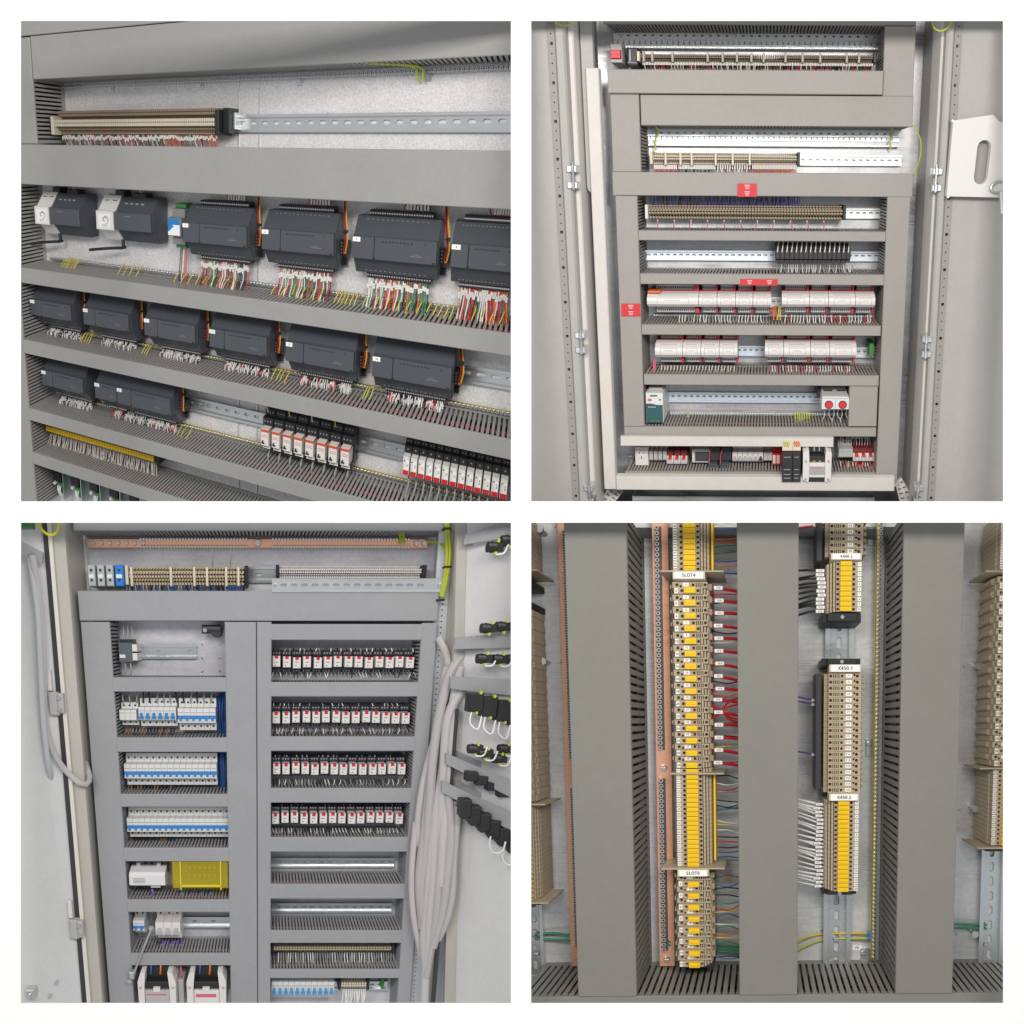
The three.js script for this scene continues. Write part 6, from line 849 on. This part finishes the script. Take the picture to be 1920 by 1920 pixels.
  { const p = U(397, 1184, -30), t = thing('cable_gland', 'dark metal gland under the broad duct in the white bay', 'gland', p[0], p[1], PL); mesh('body', [cylu(p[0] - 18, p[0] + 16, p[1] - 4, -36, 8, 12), cyl(p[0] + 8, p[1] + 2, PL, -30, 9, 12)], MAT.dark, t); mesh('shine_nut', [cyl(p[0] - 12, p[1] - 2, -32, -26, 4, 6)], MAT.steel, t); }
  wireRow('black wires above the breakers with tall toggles', 225, 402, 1318, 1296, -34, -36, 14, [MAT.wireGrey, MAT.wireBlack], { r: 1.5, jag: 3 });
  const brk = (x0, x1, y0, y1, n, f) => { const d = -20, a = U(x0, y0, d), b = U(x1, y1, d), p = (b[0] - a[0]) / n; for (let i = 0; i < n; i++) f(i, a[0] + i * p, a[0] + (i + 1) * p, a[1], b[1], PL + 3, d); };
  brk(222, 257, 1315, 1362, 3, (i, u0, u1, v0, v1, b, d) => breaker('plain white fuse switch left of the tall blue toggles', u0, u1, v0 + 4, v1, b, d, { group: 'plain white fuse switches', line: 1 }));
  brk(258, 331, 1311, 1364, 6, (i, u0, u1, v0, v1, b, d) => breaker('white breaker with a tall blue toggle', u0, u1, v0, v1, b, d, { toggle: MAT.toggleBlue, group: 'white breakers with tall blue toggles', line: 1 }));
  brk(332, 405, 1311, 1372, 6, (i, u0, u1, v0, v1, b, d) => breaker('white breaker with a flat blue band next to the tall toggles', u0, u1, v0, v1, b, d, { toggle: MAT.toggleBlue, wide: 1, group: 'white breakers with flat blue bands', line: 1 }));
  brk(231, 407, 1416, 1476, 15, (i, u0, u1, v0, v1, b, d) => breaker('white breaker in the first full row', u0, u1, v0, v1, b, d, { toggle: MAT.toggleBlue, wide: 1, group: 'white breakers with flat blue bands', line: 1 }));
  brk(236, 430, 1519, 1575, 17, (i, u0, u1, v0, v1, b, d) => breaker('white breaker in the second full row', u0, u1, v0, v1, b, d, { toggle: MAT.toggleBlue, wide: 1, group: 'white breakers with flat blue bands', line: 1 }));
  for (const [y, w] of [[1340, 'tall blue toggles'], [1445, 'first full row of breakers'], [1550, 'second full row of breakers']]) { if (y === 1550) continue; const p = U(415, y, PL + 10), t = thing('blue_wires', `blue wires bundled beside the ${w}`, 'wires', p[0], p[1], PL, null, 'stuff'); stuff(mesh('wires', [...Array(9)].map((_, i) => tube([[p[0] - 4 + i * 1.6, p[1] - 42, PL + 8 + rnd(10)], [p[0] - 6 + i * 1.6 + rnd(-3, 3), p[1], PL + 10 + rnd(12)], [p[0] - 4 + i * 1.6, p[1] + 42, PL + 8 + rnd(10)]], 1.4, 8, 4)), MAT.wireBlue, t)); }
  for (const [y, w] of [[1385, 'breakers with tall toggles'], [1490, 'first full row of breakers'], [1592, 'second full row of breakers']]) wireRow(`thick dark wires under the ${w}`, 232, 330, y - 20, y + 4, -44, -34, 16, [MAT.wireBlack, MAT.wireBrown, MAT.wireBlack], { r: 1.9, jag: 6, lean: -4 });
  { const d = -6, a = U(241, 1632, d), b = U(310, 1664, d), t = thing('junction_box', 'rounded white box beside the yellow one', 'box', (a[0] + b[0]) / 2, b[1], PL); mesh('housing', prism([[a[1], PL], [a[1], d - 24], [a[1] + 6, d - 5], [a[1] + 12, d], [b[1] - 5, d], [b[1], d - 8], [b[1], PL]], 'u', a[0], b[0]), MAT.breakerWhite, t); mesh('ear', [bx(a[0] + 10, a[1] - 6, a[0] + 18, a[1] + 3, PL + 4, d - 22, 1), bx(b[0] - 20, a[1] - 6, b[0] - 12, a[1] + 3, PL + 4, d - 22, 1)], MAT.breakerWhite, t); const lines = []; for (let k = 0; k < 4; k++) lines.push(bx(a[0] + 8, a[1] + 17 + k * 3, a[0] + 32, a[1] + 18.4 + k * 3, d, d + 0.3)); mesh('printed_lines', lines, MAT.wireGrey, t); mesh('foot', bx((a[0] + b[0]) / 2 + 4, b[1] - 1, b[0] - 12, b[1] + 6, PL + 10, d - 10, 1), MAT.breakerWhite, t); }
  { const p = U(286, 1672, -30); tag(mesh('wire', tube([[p[0], p[1] - 8, -26], [p[0] + 3, p[1] + 4, -22], [p[0] + 6, p[1] + 22, -34]], 3.6, 8, 6), mat('wirePurple', 0.14, 0.08, 0.32, 0.45)), 'thick purple cable under the rounded white box', 'cable'); }
  { const d = -4, a = U(322, 1613, d), b = U(428, 1671, d), w = b[0] - a[0], h = b[1] - a[1], ym = mat('amberClear', 0.92, 0.82, 0.04, 0.15, 0, { transmission: 0.8, thickness: 0 }), t = thing('distribution_block', 'yellow see-through distribution block', 'distribution block', (a[0] + b[0]) / 2, b[1], PL); mesh('cover', [bx(a[0], a[1], b[0], b[1] - 6, d - 3, d, 1.4), bx(a[0], a[1], a[0] + 3, b[1] - 6, PL + 10, d - 3), bx(b[0] - 3, a[1], b[0], b[1] - 6, PL + 10, d - 3)], ym, t); mesh('rib', [bx(a[0] + w * 0.14, a[1], a[0] + w * 0.16, b[1] - 4, d, d + 3), bx(a[0] + w * 0.86, a[1], a[0] + w * 0.88, b[1] - 4, d, d + 3), bx(a[0] + w * 0.14, b[1] - 14, a[0] + w * 0.88, b[1] - 11, d, d + 3)], mat('amberRib', 0.70, 0.62, 0.05, 0.3), t); for (let k = 0; k < 3; k++) mesh('busbar', bx(a[0] + w * 0.2, a[1] + 8 + k * 15, a[0] + w * 0.82, a[1] + 15 + k * 15, PL + 20, PL + 34 + k * 6, 1), MAT.brass, t); mesh('bus_screw', [...Array(21)].map((_, i) => cyl(a[0] + w * 0.24 + (i % 7) * w * 0.09, a[1] + 11.5 + Math.floor(i / 7) * 15, PL + 34 + Math.floor(i / 7) * 6, PL + 37 + Math.floor(i / 7) * 6, 2.4, 8)), MAT.dark, t); mesh('base', bx(a[0] + 2, a[1], b[0] - 2, b[1], PL, PL + 12), ym, t); }
  wireRow('blue and violet wires under the yellow block', 328, 400, 1668, 1688, -36, -30, 8, [MAT.wireBlue, MAT.wireViolet, MAT.wireBlue, MAT.wireGreen], { r: 2.2, jag: 3, lean: -3 }); wireRow('dark wires above the rounded white box', 250, 320, 1634, 1612, -36, -40, 7, [MAT.wireBlack, MAT.wireBrown], { r: 2.4, jag: 4 });
  brk(248, 272, 1714, 1757, 1, (i, u0, u1, v0, v1, b, d) => breaker('two pole breaker with a red dot and blue band', u0, u1, v0, v1, b, d, { poles: 2, toggle: MAT.toggleBlue, wide: 1, line: 1 }));
  brk(291, 340, 1711, 1765, 3, (i, u0, u1, v0, v1, b, d) => breaker('pale grey fuse switch with a square window', u0, u1, v0, v1, b, d + 6, { m: MAT.plastWhite, group: 'pale grey fuse switches', toggle: MAT.breakerGrey }));
  railU('zinc rail right of the pale grey fuse switches', um(340, 1732, PL + 5), um(432, 1732, PL + 5), vm(1728, PL + 5, 385), 26, PL + 3, { pitch: 40, slot: 10 }); wireRow('thick dark wires under the pale grey fuse switches', 292, 345, 1764, 1790, -42, -34, 6, [MAT.wireBlack, MAT.wireViolet], { r: 3, jag: 3 });
  tag(mesh('cable', ptube([[284, 1741, -14], [272, 1770, 4], [258, 1806, 10], [248, 1836, 14]], 2.4, 14, 6), MAT.wireGrey), 'thin steel cable crossing the duct over the transformers', 'cable');
  { const p = U(284, 1739, -18); tag(mesh('ring_bolt', [cyl(p[0], p[1], PL, -14, 6, 10), ...screw(p[0], p[1], -14, 4)], MAT.steel), 'steel bolt where the thin cable starts', 'bolt'); const q = U(247, 1834, 16), t = tag(mesh('cable_clamp', [bx(q[0] - 5, q[1] - 14, q[0] + 5, q[1] + 2, 4, 18, 1.5), cyl(q[0] - 5, q[1] + 8, 2, 16, 5, 8)], MAT.steel), 'steel clamp at the lower end of the thin cable', 'clamp'); }
  [[258, 331, 0], [350, 424, 1]].forEach(([x0, x1, i]) => { const d = 16, a = U(x0, 1830, d), b = U(x1, 1905, d), t = thing('transformer', i ? 'transformer with a red printed white plate' : 'transformer with a silver plate next to the thin cable clamp', 'transformer', (a[0] + b[0]) / 2, b[1], PL, 'white framed transformers'), w = b[0] - a[0], h = b[1] - a[1]; for (const s of [0, 1]) { const f = s ? (q) => b[0] - q : (q) => a[0] + q; mesh('side_frame', prism([[f(-1), a[1] + 14], [f(w * 0.08), a[1] - 8], [f(w * 0.2), a[1] - 8], [f(w * 0.16), a[1] + h * 0.3], [f(w * 0.16), b[1]], [f(0), b[1]]], 'd', PL, d), MAT.plastWhite, t); mesh('frame_bolt', cyl(f(w * 0.06), a[1] + h * 0.28, d, d + 2, 2.6, 8), MAT.steel, t); } mesh('coil', [bx(a[0] + w * 0.18, a[1] - 6, b[0] - w * 0.18, a[1] + h * 0.2, PL, -6, 1), bx(a[0] + w * 0.16, a[1] + h * 0.2, b[0] - w * 0.16, a[1] + h * 0.36, PL, 10, 1)], MAT.black, t); const k = mesh('type_plate', bx(a[0] + w * 0.17, a[1] + h * 0.38, b[0] - w * 0.17, b[1], PL, d - 2, 1), i ? MAT.plastWhite : MAT.breakerGrey, t); mesh('plate_mark', bx(a[0] + w * 0.22, a[1] + h * 0.46, b[0] - w * 0.25, a[1] + h * (i ? 0.54 : 0.49), d - 2, d - 1.6), MAT.wirePink, k); mesh('white_tab', bx(a[0] + w * 0.4, a[1] + h * 0.3, a[0] + w * 0.58, a[1] + h * 0.4, 10, d - 1), MAT.plastWhite, t); for (const [q, m] of [[0.3, MAT.wireBlue], [0.56, MAT.wireOrange]]) mesh('lead', tube([[a[0] + w * q, a[1] + 8, -2], [a[0] + w * q + 2, a[1] - 8, 0], [a[0] + w * q, a[1] - 26, -14]], 2, 8, 5), m, t); });
  { const d = -6, a = U(333, 1838, d), b = U(346, 1890, d), t = thing('terminal_block', 'small grey terminal between the two transformers', 'terminal', (a[0] + b[0]) / 2, b[1], PL); mesh('housing', bx(a[0], a[1], b[0], b[1], PL, d, 1), MAT.breakerGrey, t); mesh('lead', tube([[a[0] + 6, a[1], -14], [a[0] + 7, a[1] - 14, -10], [a[0] + 6, a[1] - 34, -18]], 1.8, 6, 5), MAT.wirePink, t); }
  // ---- rows of white relays
  function relayRow(y0, y1, x0, x1, row) {
    const d = -16, a = U(x0, y0, d), b = U(x1, y1, d), n = 14, p = (b[0] - a[0]) / n, h = b[1] - a[1], vc = (a[1] + b[1]) / 2;
    for (let i = 0; i < n; i++) {
      const u = a[0] + (i + 0.5) * p, w = p * 0.97, jv = rnd(-1.4, 1.4), ju = rnd(-0.7, 0.7), t = thing('plug_relay', `white relay with a red tab in the ${row}`, 'relay', u, vc, PL, 'white relays with red tabs');
      mesh('socket', [bx(u - w / 2, vc - h * 1.05, u + w / 2, vc + h * 0.95, PL + 3, PL + 26, 0.6), bx(u - w / 2, vc - h * 0.95, u + w / 2, vc - h * 0.56, PL + 26, PL + 36, 0.8), bx(u - w / 2, vc + h * 0.54, u + w / 2, vc + h * 0.75, PL + 26, PL + 38, 0.8)], mat('socketNavy', 0.03, 0.032, 0.045, 0.5), t);
      mesh('socket_screw', [-1, 0, 1].flatMap((q) => [cyl(u + q * w * 0.28, vc - h * 0.8, PL + 36, PL + 36.8, 1.5, 6), cyl(u + q * w * 0.28, vc + h * 0.85, PL + 26, PL + 26.8, 1.5, 6)]), MAT.steel, t);
      const r = mesh('relay', bx(u - w * 0.39 + ju, vc - h * 0.48 + jv, u + w * 0.39 + ju, vc + h * 0.5 + jv, PL + 20, d, 0.8), MAT.plastWhite, t);
      mesh('red_tab', bx(u - w * 0.17 + ju, vc - h * 0.5 + jv, u + w * 0.17 + ju, vc - h * 0.26 + jv, d - 6, d + 1.4, 0.5), MAT.stickerRed, r); mesh('relay_mark', [bx(u - w * 0.22, vc - h * 0.02, u + w * 0.16, vc + h * 0.03, d, d + 0.3), cyl(u - w * 0.12, vc + h * 0.3, d, d + 0.4, 1.2, 6)], MAT.dark, r);
    }
    wireRow(`thin grey wires under the ${row}`, x0, x1, y1 + h * 0.42, y1 + h * 0.95, PL + 28, PL + 36, 42, [MAT.wireGrey, MAT.wireWhite, MAT.wireBlack], { r: 0.9, jag: 5 }); wireRow(`dark wires above the ${row}`, x0, x1, y0 - h * 0.3, y0 - h * 0.78, PL + 32, PL + 30, 28, [MAT.wireBlack, MAT.wireWhite, MAT.wireGrey], { r: 1.1, jag: 4 });
    railU(`zinc rail behind the ${row}`, uR0 + 2, uR1 - 10, vc, 22, PL + 1, { pitch: 40, slot: 8 });
  }
  relayRow(1231, 1252, 509, 778, 'top relay row'); relayRow(1335, 1356, 509, 770, 'second relay row'); relayRow(1432, 1452, 509, 762, 'third relay row'); relayRow(1525, 1544, 508, 757, 'fourth relay row');
  railU('empty zinc rail under the fourth relay row', uR0 + 2, uR1 - 8, vm(1617, PL + 5, 630), 22, PL + 3, { pitch: 18, slot: 10 }); railU('lower empty zinc rail above the small brown strip', uR0 + 2, uR1 - 8, vm(1701, PL + 5, 630), 22, PL + 3, { pitch: 18, slot: 10 });
  fineStrip('small brown strip on the right side under the empty rails', 513, 734, 1771, 1787, -24, PL + 3, 44, { high: MAT.beige, left: MAT.black }); wireRow('white wires under the small brown strip', 520, 740, 1786, 1816, -36, -32, 48, [MAT.wireWhite, MAT.wireGrey], { r: 1, jag: 4, lean: 2 });
  brk(509, 626, 1826, 1880, 11, (i, u0, u1, v0, v1, b, d) => breaker('white breaker with pale blue toggle in the lowest row', u0, u1, v0, v1, b, d, { toggle: mat('skyBlue', 0.06, 0.30, 0.62, 0.4), group: 'white breakers with pale blue toggles', line: 1 }));
  fineStrip('short beige strip next to the lowest breakers', 640, 687, 1838, 1856, -24, PL + 3, 10, { high: MAT.cream, left: MAT.black }); wireRow('white wires under the short beige strip', 641, 686, 1855, 1880, -34, -26, 13, [MAT.wireWhite], { r: 1.3, jag: 4 }); railU('zinc rail behind the short beige strip', uR0 + 120, uR1 - 6, vm(1846, PL + 4, 680), 22, PL + 3, { pitch: 18, slot: 10 });
  { const p = U(718, 1846, -40); tag(mesh('green_terminal', bx(p[0] - 3, p[1] - 14, p[0] + 3, p[1] + 12, PL, -40, 0.8), MAT.green), 'green yellow earth terminal beside the short beige strip', 'terminal'); }
  // ---- right cabinet side: perforated strip, earth cables
  const sd = thing('inner_wall', 'right inner side of the breaker cabinet with a perforated strip', 'cabinet side', um(850, 1500), vm(1900), PL - 40);
  mesh('side_wall', slab4([[822, 958, -60], [880, 958, 30], [812, 1925, 30], [764, 1925, -60]], 5), sideM, sd);
  { const a = U(824, 990, -14), b = U(838, 1240, -14), hol = []; for (let v = a[1] + 6; v < U(800, 1900, -14)[1]; v += 10) hol.push(ring((a[0] + b[0]) / 2, v, 1.6, 6)); mesh('perforated_strip', prism(rect(a[0], U(824, 965, -14)[1], b[0], U(800, 1925, -14)[1]), 'd', -18, -14, hol), mat('stripPale', 0.56, 0.58, 0.62, 0.4, 0.3), sd); }
  tag(mesh('earth_cable', [ptube([[838, 955, 6], [841, 1000, 8], [843, 1040, 8], [838, 1080, 8], [830, 1120, 6]], 3.6, 16, 7), ptube([[834, 955, 4], [838, 1040, 10], [833, 1085, 8], [826, 1118, 4]], 2.8, 16, 7)], mat('earthLime', 0.40, 0.48, 0.03, 0.45)), 'thick lime green earth cable beside the copper bar end', 'cable');
  for (const [x, y] of [[839, 991], [840, 1063], [827, 1125]]) { const p = U(x, y, 12); tag(mesh('cable_tie', [bx(p[0] - 6, p[1] - 1.6, p[0] + 6, p[1] + 1.6, 0, 14, 0.6)], MAT.black), `black cable tie on the lime earth cable, ${y < 1000 ? 'beside the topmost duct' : y < 1100 ? 'above the slotted bar end' : 'at its lower end'}`, 'cable tie'); }
  tag(mesh('earth_wire', ptube([[800, 1016, PL + 24], [822, 1018, -20], [836, 1036, 2], [840, 1056, 6]], 2, 12, 6), MAT.earthLime), 'lime earth wire leaving the copper bar end', 'wire'); for (let i = 0; i < 3; i++) tag(mesh('earth_wire', ptube([[748 + i * 4, 997, -30], [750 + i * 4, 1008, PL + 22], [747 + i * 5, 1020, PL + 20]], 1.7, 6, 5), MAT.earthLime), 'short lime wire on the copper bar end', 'wire', 'short lime wires on the copper bar');
  const cables = [[[822, 1196, 10], [838, 1230, 20], [838, 1290, 22], [822, 1360, 22], [800, 1440, 24], [788, 1500, 26], [784, 1560, 26], [796, 1600, 30], [814, 1604, 34]], [[872, 1220, 30], [845, 1260, 40], [826, 1330, 42], [812, 1420, 44], [806, 1500, 44], [798, 1600, 40], [790, 1680, 38], [800, 1740, 40], [824, 1750, 42]], [[866, 1290, 46], [842, 1340, 50], [832, 1440, 52], [826, 1540, 52], [820, 1640, 50], [806, 1720, 46], [800, 1800, 44]], [[850, 1500, 52], [836, 1560, 56], [824, 1640, 56], [818, 1720, 54], [808, 1780, 50], [800, 1830, 46]], [[846, 1480, 48], [818, 1540, 48], [806, 1620, 46], [800, 1700, 44], [794, 1760, 42], [798, 1815, 42]], [[858, 1510, 58], [850, 1600, 60], [846, 1680, 60], [834, 1730, 58], [820, 1760, 54]], [[780, 1540, 22], [772, 1640, 26], [776, 1720, 28], [790, 1790, 32]], [[838, 1250, 30], [820, 1380, 34], [806, 1470, 36], [796, 1560, 36], [786, 1650, 36], [792, 1740, 36]], [[848, 1330, 40], [834, 1420, 44], [816, 1540, 48], [812, 1640, 50], [804, 1730, 48], [802, 1800, 46]], [[840, 1490, 58], [846, 1560, 62], [838, 1650, 64], [828, 1720, 60], [812, 1775, 54]], [[862, 1250, 36], [850, 1320, 46], [842, 1400, 50], [838, 1480, 52], [830, 1570, 58], [826, 1660, 58]]];
  cables.forEach((c, i) => tag(mesh('grey_cable', ptube(c, i === 0 || i === 6 ? 6.5 : 8.2, 40, 10), i % 2 ? mat('cableGrey', 0.42, 0.41, 0.42, 0.55) : mat('cableLight', 0.47, 0.455, 0.46, 0.55)), ['long grey cable looping out beside the relay rows', 'grey cable leaving the second door duct', 'grey cable hanging from the third door duct', 'grey cable hanging under the fifth door duct', 'grey cable crossing behind the hanging ones', 'outermost grey cable close to the white door', 'grey cable close to the relay column', 'straight grey cable behind the loops', 'grey cable in the middle of the hanging bundle', 'short thick grey cable lying over the bundle', 'grey cable rising behind the third door duct'][i], 'cable', 'grey cables hanging beside the relays'));
  tag(mesh('conduit_end', [ptube([[800, 1800, 44], [797, 1850, 42], [794, 1930, 40]], 9, 10, 10)], mat('conduitPale', 0.50, 0.50, 0.50, 0.5)), 'pale conduit rising from below into the grey cables', 'conduit');
  // ---- right door with ducts and push buttons seen from behind
  const rd = thing('cabinet_leaf', 'white right door leaf seen from inside with grey ducts', 'cabinet door', um(900, 1500), vm(1900), 20);
  mesh('door_panel', slab4([[862, 958, 30], [990, 958, 120], [990, 1930, 120], [838, 1930, 30]], 8), doorW, rd); mesh('door_edge', slab4([[858, 958, 44], [876, 958, 40], [852, 1930, 40], [832, 1930, 44]], 10), sideM, rd); mesh('door_seal', slab4([[855, 1330, 60], [861, 1330, 60], [812, 1930, 60], [806, 1930, 60]], 8), MAT.dark, rd);
  [[872, 1002, 976, 968, 976, 1004, 869, 1021], [853, 1196, 976, 1184, 976, 1214, 850, 1217], [844, 1268, 976, 1276, 976, 1306, 845, 1291], [836, 1412, 976, 1472, 976, 1505, 836, 1432], [829, 1464, 976, 1532, 976, 1568, 828, 1485]].forEach(([ax, ay, bx_, by, cx, cy, dx, dy], i) => { const t = thing('wiring_duct', ['topmost grey duct on the white door', 'grey duct on the white door under the first round buttons', 'grey duct on the white door above the button blocks', 'slanting grey duct under the second round buttons', 'lowest slanting grey duct above the black connector row'][i], 'wiring duct', um(ax, ay), vm(ay), 40, 'grey ducts on the white door'); mesh('cover', slab4([[ax, ay, 70], [bx_, by, 116], [cx, cy, 116], [dx, dy, 70]], 6), grey, t); mesh('body', slab4([[ax + 2, ay - (i > 2 ? 12 : 0), 40], [bx_, by - (i > 2 ? 12 : 0), 90], [cx, cy + (i < 2 ? 4 : -4), 90], [dx + 2, dy + (i < 2 ? 4 : -4), 40]], 6), grey, t); });
  const lime = mat('lime', 0.50, 0.56, 0.05, 0.45);
  const knob = (x, y, label, loop) => { const d = 120, p = U(x, y, d), t = thing('push_button', label, 'push button', p[0], p[1], 90, 'black push buttons on the white door'); mesh('body', [cylu(p[0] - 10, p[0] + 2, p[1], d, 7.6, 14), bx(p[0] + 2, p[1] - 6.5, p[0] + 13, p[1] + 6.5, d - 6, d + 6, 1), cylu(p[0] - 4, p[0] - 2, p[1], d, 8.4, 14)], MAT.black, t); mesh('lime_clip', [bx(p[0] + 3, p[1] - 11, p[0] + 6, p[1] - 6, d + 2, d + 6), bx(p[0], p[1] + 7, p[0] + 3, p[1] + 11, d + 2, d + 6)], lime, t); if (loop) mesh('white_lead', tube([[p[0] + 2, p[1] + 11, d + 5], [p[0] + 12, p[1] + 10, d + 8], [p[0] + 20, p[1] - 4, d + 4]], 1.4, 10, 5), MAT.wireWhite, t); };
  [[926, 1026], [952, 1014]].forEach(([x, y]) => knob(x, y, 'round black push button under the topmost door duct', 1)); [[914, 1178], [942, 1175]].forEach(([x, y]) => knob(x, y, 'round black push button standing over the second door duct')); [[906, 1235], [936, 1236], [962, 1236]].forEach(([x, y]) => knob(x, y, 'round black push button under the second door duct', 1)); [[889, 1404], [908, 1412], [934, 1422], [946, 1404]].forEach(([x, y]) => knob(x, y, 'round black push button above the slanting door duct', 1));
  [[894, 1318, 30], [920, 1326, 32], [948, 1334, 34], [975, 1342, 36]].forEach(([x, y, h]) => { const d = 115, p = U(x, y, d), t = thing('button_block', 'square black button block with lime clips and white leads', 'button block', p[0], p[1], 90, 'square black button blocks'); mesh('body', bx(p[0] - 12, p[1] - h / 2, p[0] + 12, p[1] + h / 2, d - 20, d, 2), MAT.black, t); mesh('lime_clip', [bx(p[0] + 4, p[1] - h / 2 - 4, p[0] + 7, p[1] - h / 2 + 1, d - 6, d + 1), bx(p[0], p[1] + h / 2 - 1, p[0] + 3, p[1] + h / 2 + 3, d - 6, d + 1)], lime, t); mesh('white_lead', tube([[p[0] - 6, p[1] + h / 2, d - 4], [p[0] - 8, p[1] + h / 2 + 18, d], [p[0] + 4, p[1] + h / 2 + 28, d + 2], [p[0] + 12, p[1] + h / 2 + 6, d - 4]], 1.5, 16, 5), MAT.wireWhite, t); });
  [[874, 1524], [892, 1537], [910, 1550], [928, 1563], [946, 1576], [964, 1589]].forEach(([x, y]) => { const d = 110, p = U(x, y, d), t = thing('connector_block', 'black connector in the slanting row under the lowest door duct', 'connector', p[0], p[1], 90, 'slanting row of black connectors'); mesh('body', [bx(p[0] - 9, p[1] - 22, p[0] + 9, p[1] + 8, d - 20, d, 1.5), bx(p[0] - 5, p[1] + 8, p[0] + 7, p[1] + 13, d - 20, d - 4, 1)], MAT.black, t); }); [[886, 1456], [905, 1464], [925, 1474], [946, 1486]].forEach(([x, y]) => { const d = 100, p = U(x, y, d); tag(mesh('connector_plug', [bx(p[0] - 9, p[1] - 7, p[0] + 10, p[1] + 9, d - 16, d, 2)], MAT.black), 'black connector between the two slanting door ducts', 'connector', 'connectors between the slanting ducts'); });
  for (const [x, y] of [[928, 1568], [952, 1590]]) tag(mesh('white_lead', ptube([[x - 8, y, 116], [x - 10, y + 18, 120], [x, y + 32, 122], [x + 14, y + 28, 122], [x + 20, y + 10, 118]], 1.5, 16, 5), MAT.wireWhite), 'white lead looping under the slanting connector row', 'wire', 'white leads under the connectors');
  // ---- left door
  const ld = thing('cabinet_leaf', 'white left door leaf with a dark seal line', 'cabinet door', um(90, 1500), vm(1900), 20);
  mesh('door_panel', slab4([[10, 958, 60], [78, 958, 40], [160, 1930, 40], [10, 1930, 60]], 8), doorW, ld); mesh('door_seal', slab4([[77, 958, 44], [85, 958, 44], [166, 1930, 44], [158, 1930, 44]], 6), MAT.dark, ld); mesh('hinge_profile', slab4([[85, 958, 40], [118, 958, 34], [196, 1930, 34], [166, 1930, 40]], 10), sideM, ld); mesh('dotted_strip', slab4([[86, 958, 46], [93, 958, 46], [174, 1930, 46], [167, 1930, 46]], 4), pale3(), ld);
  function pale3() { return mat('stripCream', 0.66, 0.64, 0.58, 0.5); }
  tag(mesh('inner_wall', slab4([[112, 958, 20], [150, 958, -60], [222, 1930, -60], [192, 1930, 20]], 6), sideM), 'grey inner side panel left of the breaker ducts', 'side panel');
  mesh('door_duct_stub', slab4([[10, 1000, 110], [80, 1036, 70], [78, 1056, 70], [10, 1028, 110]], 8), grey, ld);
  [[106, 1320], [144, 1744]].forEach(([x, y], i) => { const p = U(x, y, 56), t = mesh('hinge', bx(p[0] - 14, p[1] - 20, p[0] + 2, p[1] + 20, 44, 56, 2), MAT.breakerGrey, ld); mesh('knuckle', [bx(p[0] + 2, p[1] - 18, p[0] + 12, p[1] + 16, 44, 58, 2)], MAT.breakerGrey, t); mesh('hinge_bolt', [cyl(p[0] + 7, p[1] - 10, 58, 62, 3.4, 8), cyl(p[0] + 7, p[1] + 9, 58, 62, 3.4, 8)], MAT.steel, t); mesh('upper_leaf', bx(p[0] - 16, p[1] - 58, p[0] - 8, p[1] - 22, 44, 52, 1.5), MAT.plastWhite, t); });
  tag(mesh('grey_cable', ptube([[60, 1040, 84], [74, 1120, 70], [82, 1250, 62], [84, 1350, 60], [100, 1410, 56], [128, 1450, 50], [158, 1472, 46], [168, 1462, 30], [160, 1430, 0]], 5.5, 40, 8), MAT.cableGrey), 'grey cable drooping along the white left door', 'cable'); tag(mesh('hose', ptube([[56, 1046, 80], [70, 1140, 74], [76, 1250, 70], [82, 1360, 68], [92, 1440, 60], [100, 1475, 26]], 4.6, 30, 8), mat('hosePale', 0.46, 0.48, 0.50, 0.5)), 'paler grey hose running down the white left door', 'hose');
  tag(mesh('wire', ptube([[62, 960, 90], [76, 990, 84], [92, 1003, 78], [106, 998, 70], [112, 966, 60]], 2.2, 18, 6), mat('wireLemon', 0.74, 0.70, 0.02, 0.4)), 'bright yellow wire loop at the top of the white left door', 'wire');
  { const p = U(46, 988, 100); tag(mesh('green_box', [bx(p[0] - 14, p[1] - 16, p[0] + 10, p[1] + 1, 84, 100, 1.5)], MAT.green), 'green plastic part at the top of the white left door', 'plastic part'); const q = U(54, 1868, 74); mesh('latch', [bx(q[0] - 8, q[1] - 10, q[0] + 8, q[1] + 10, 54, 70, 2), cyl(q[0], q[1], 70, 76, 4, 8)], MAT.steel, ld); for (const [x, y] of [[106, 1842], [94, 1867]]) { const r = U(x, y, 52); mesh('bolt', cyl(r[0], r[1], 44, 56, 3, 8), MAT.steel, ld); } }
}
sheetTexture.needsUpdate = true;
renderer.render(scene, camera);
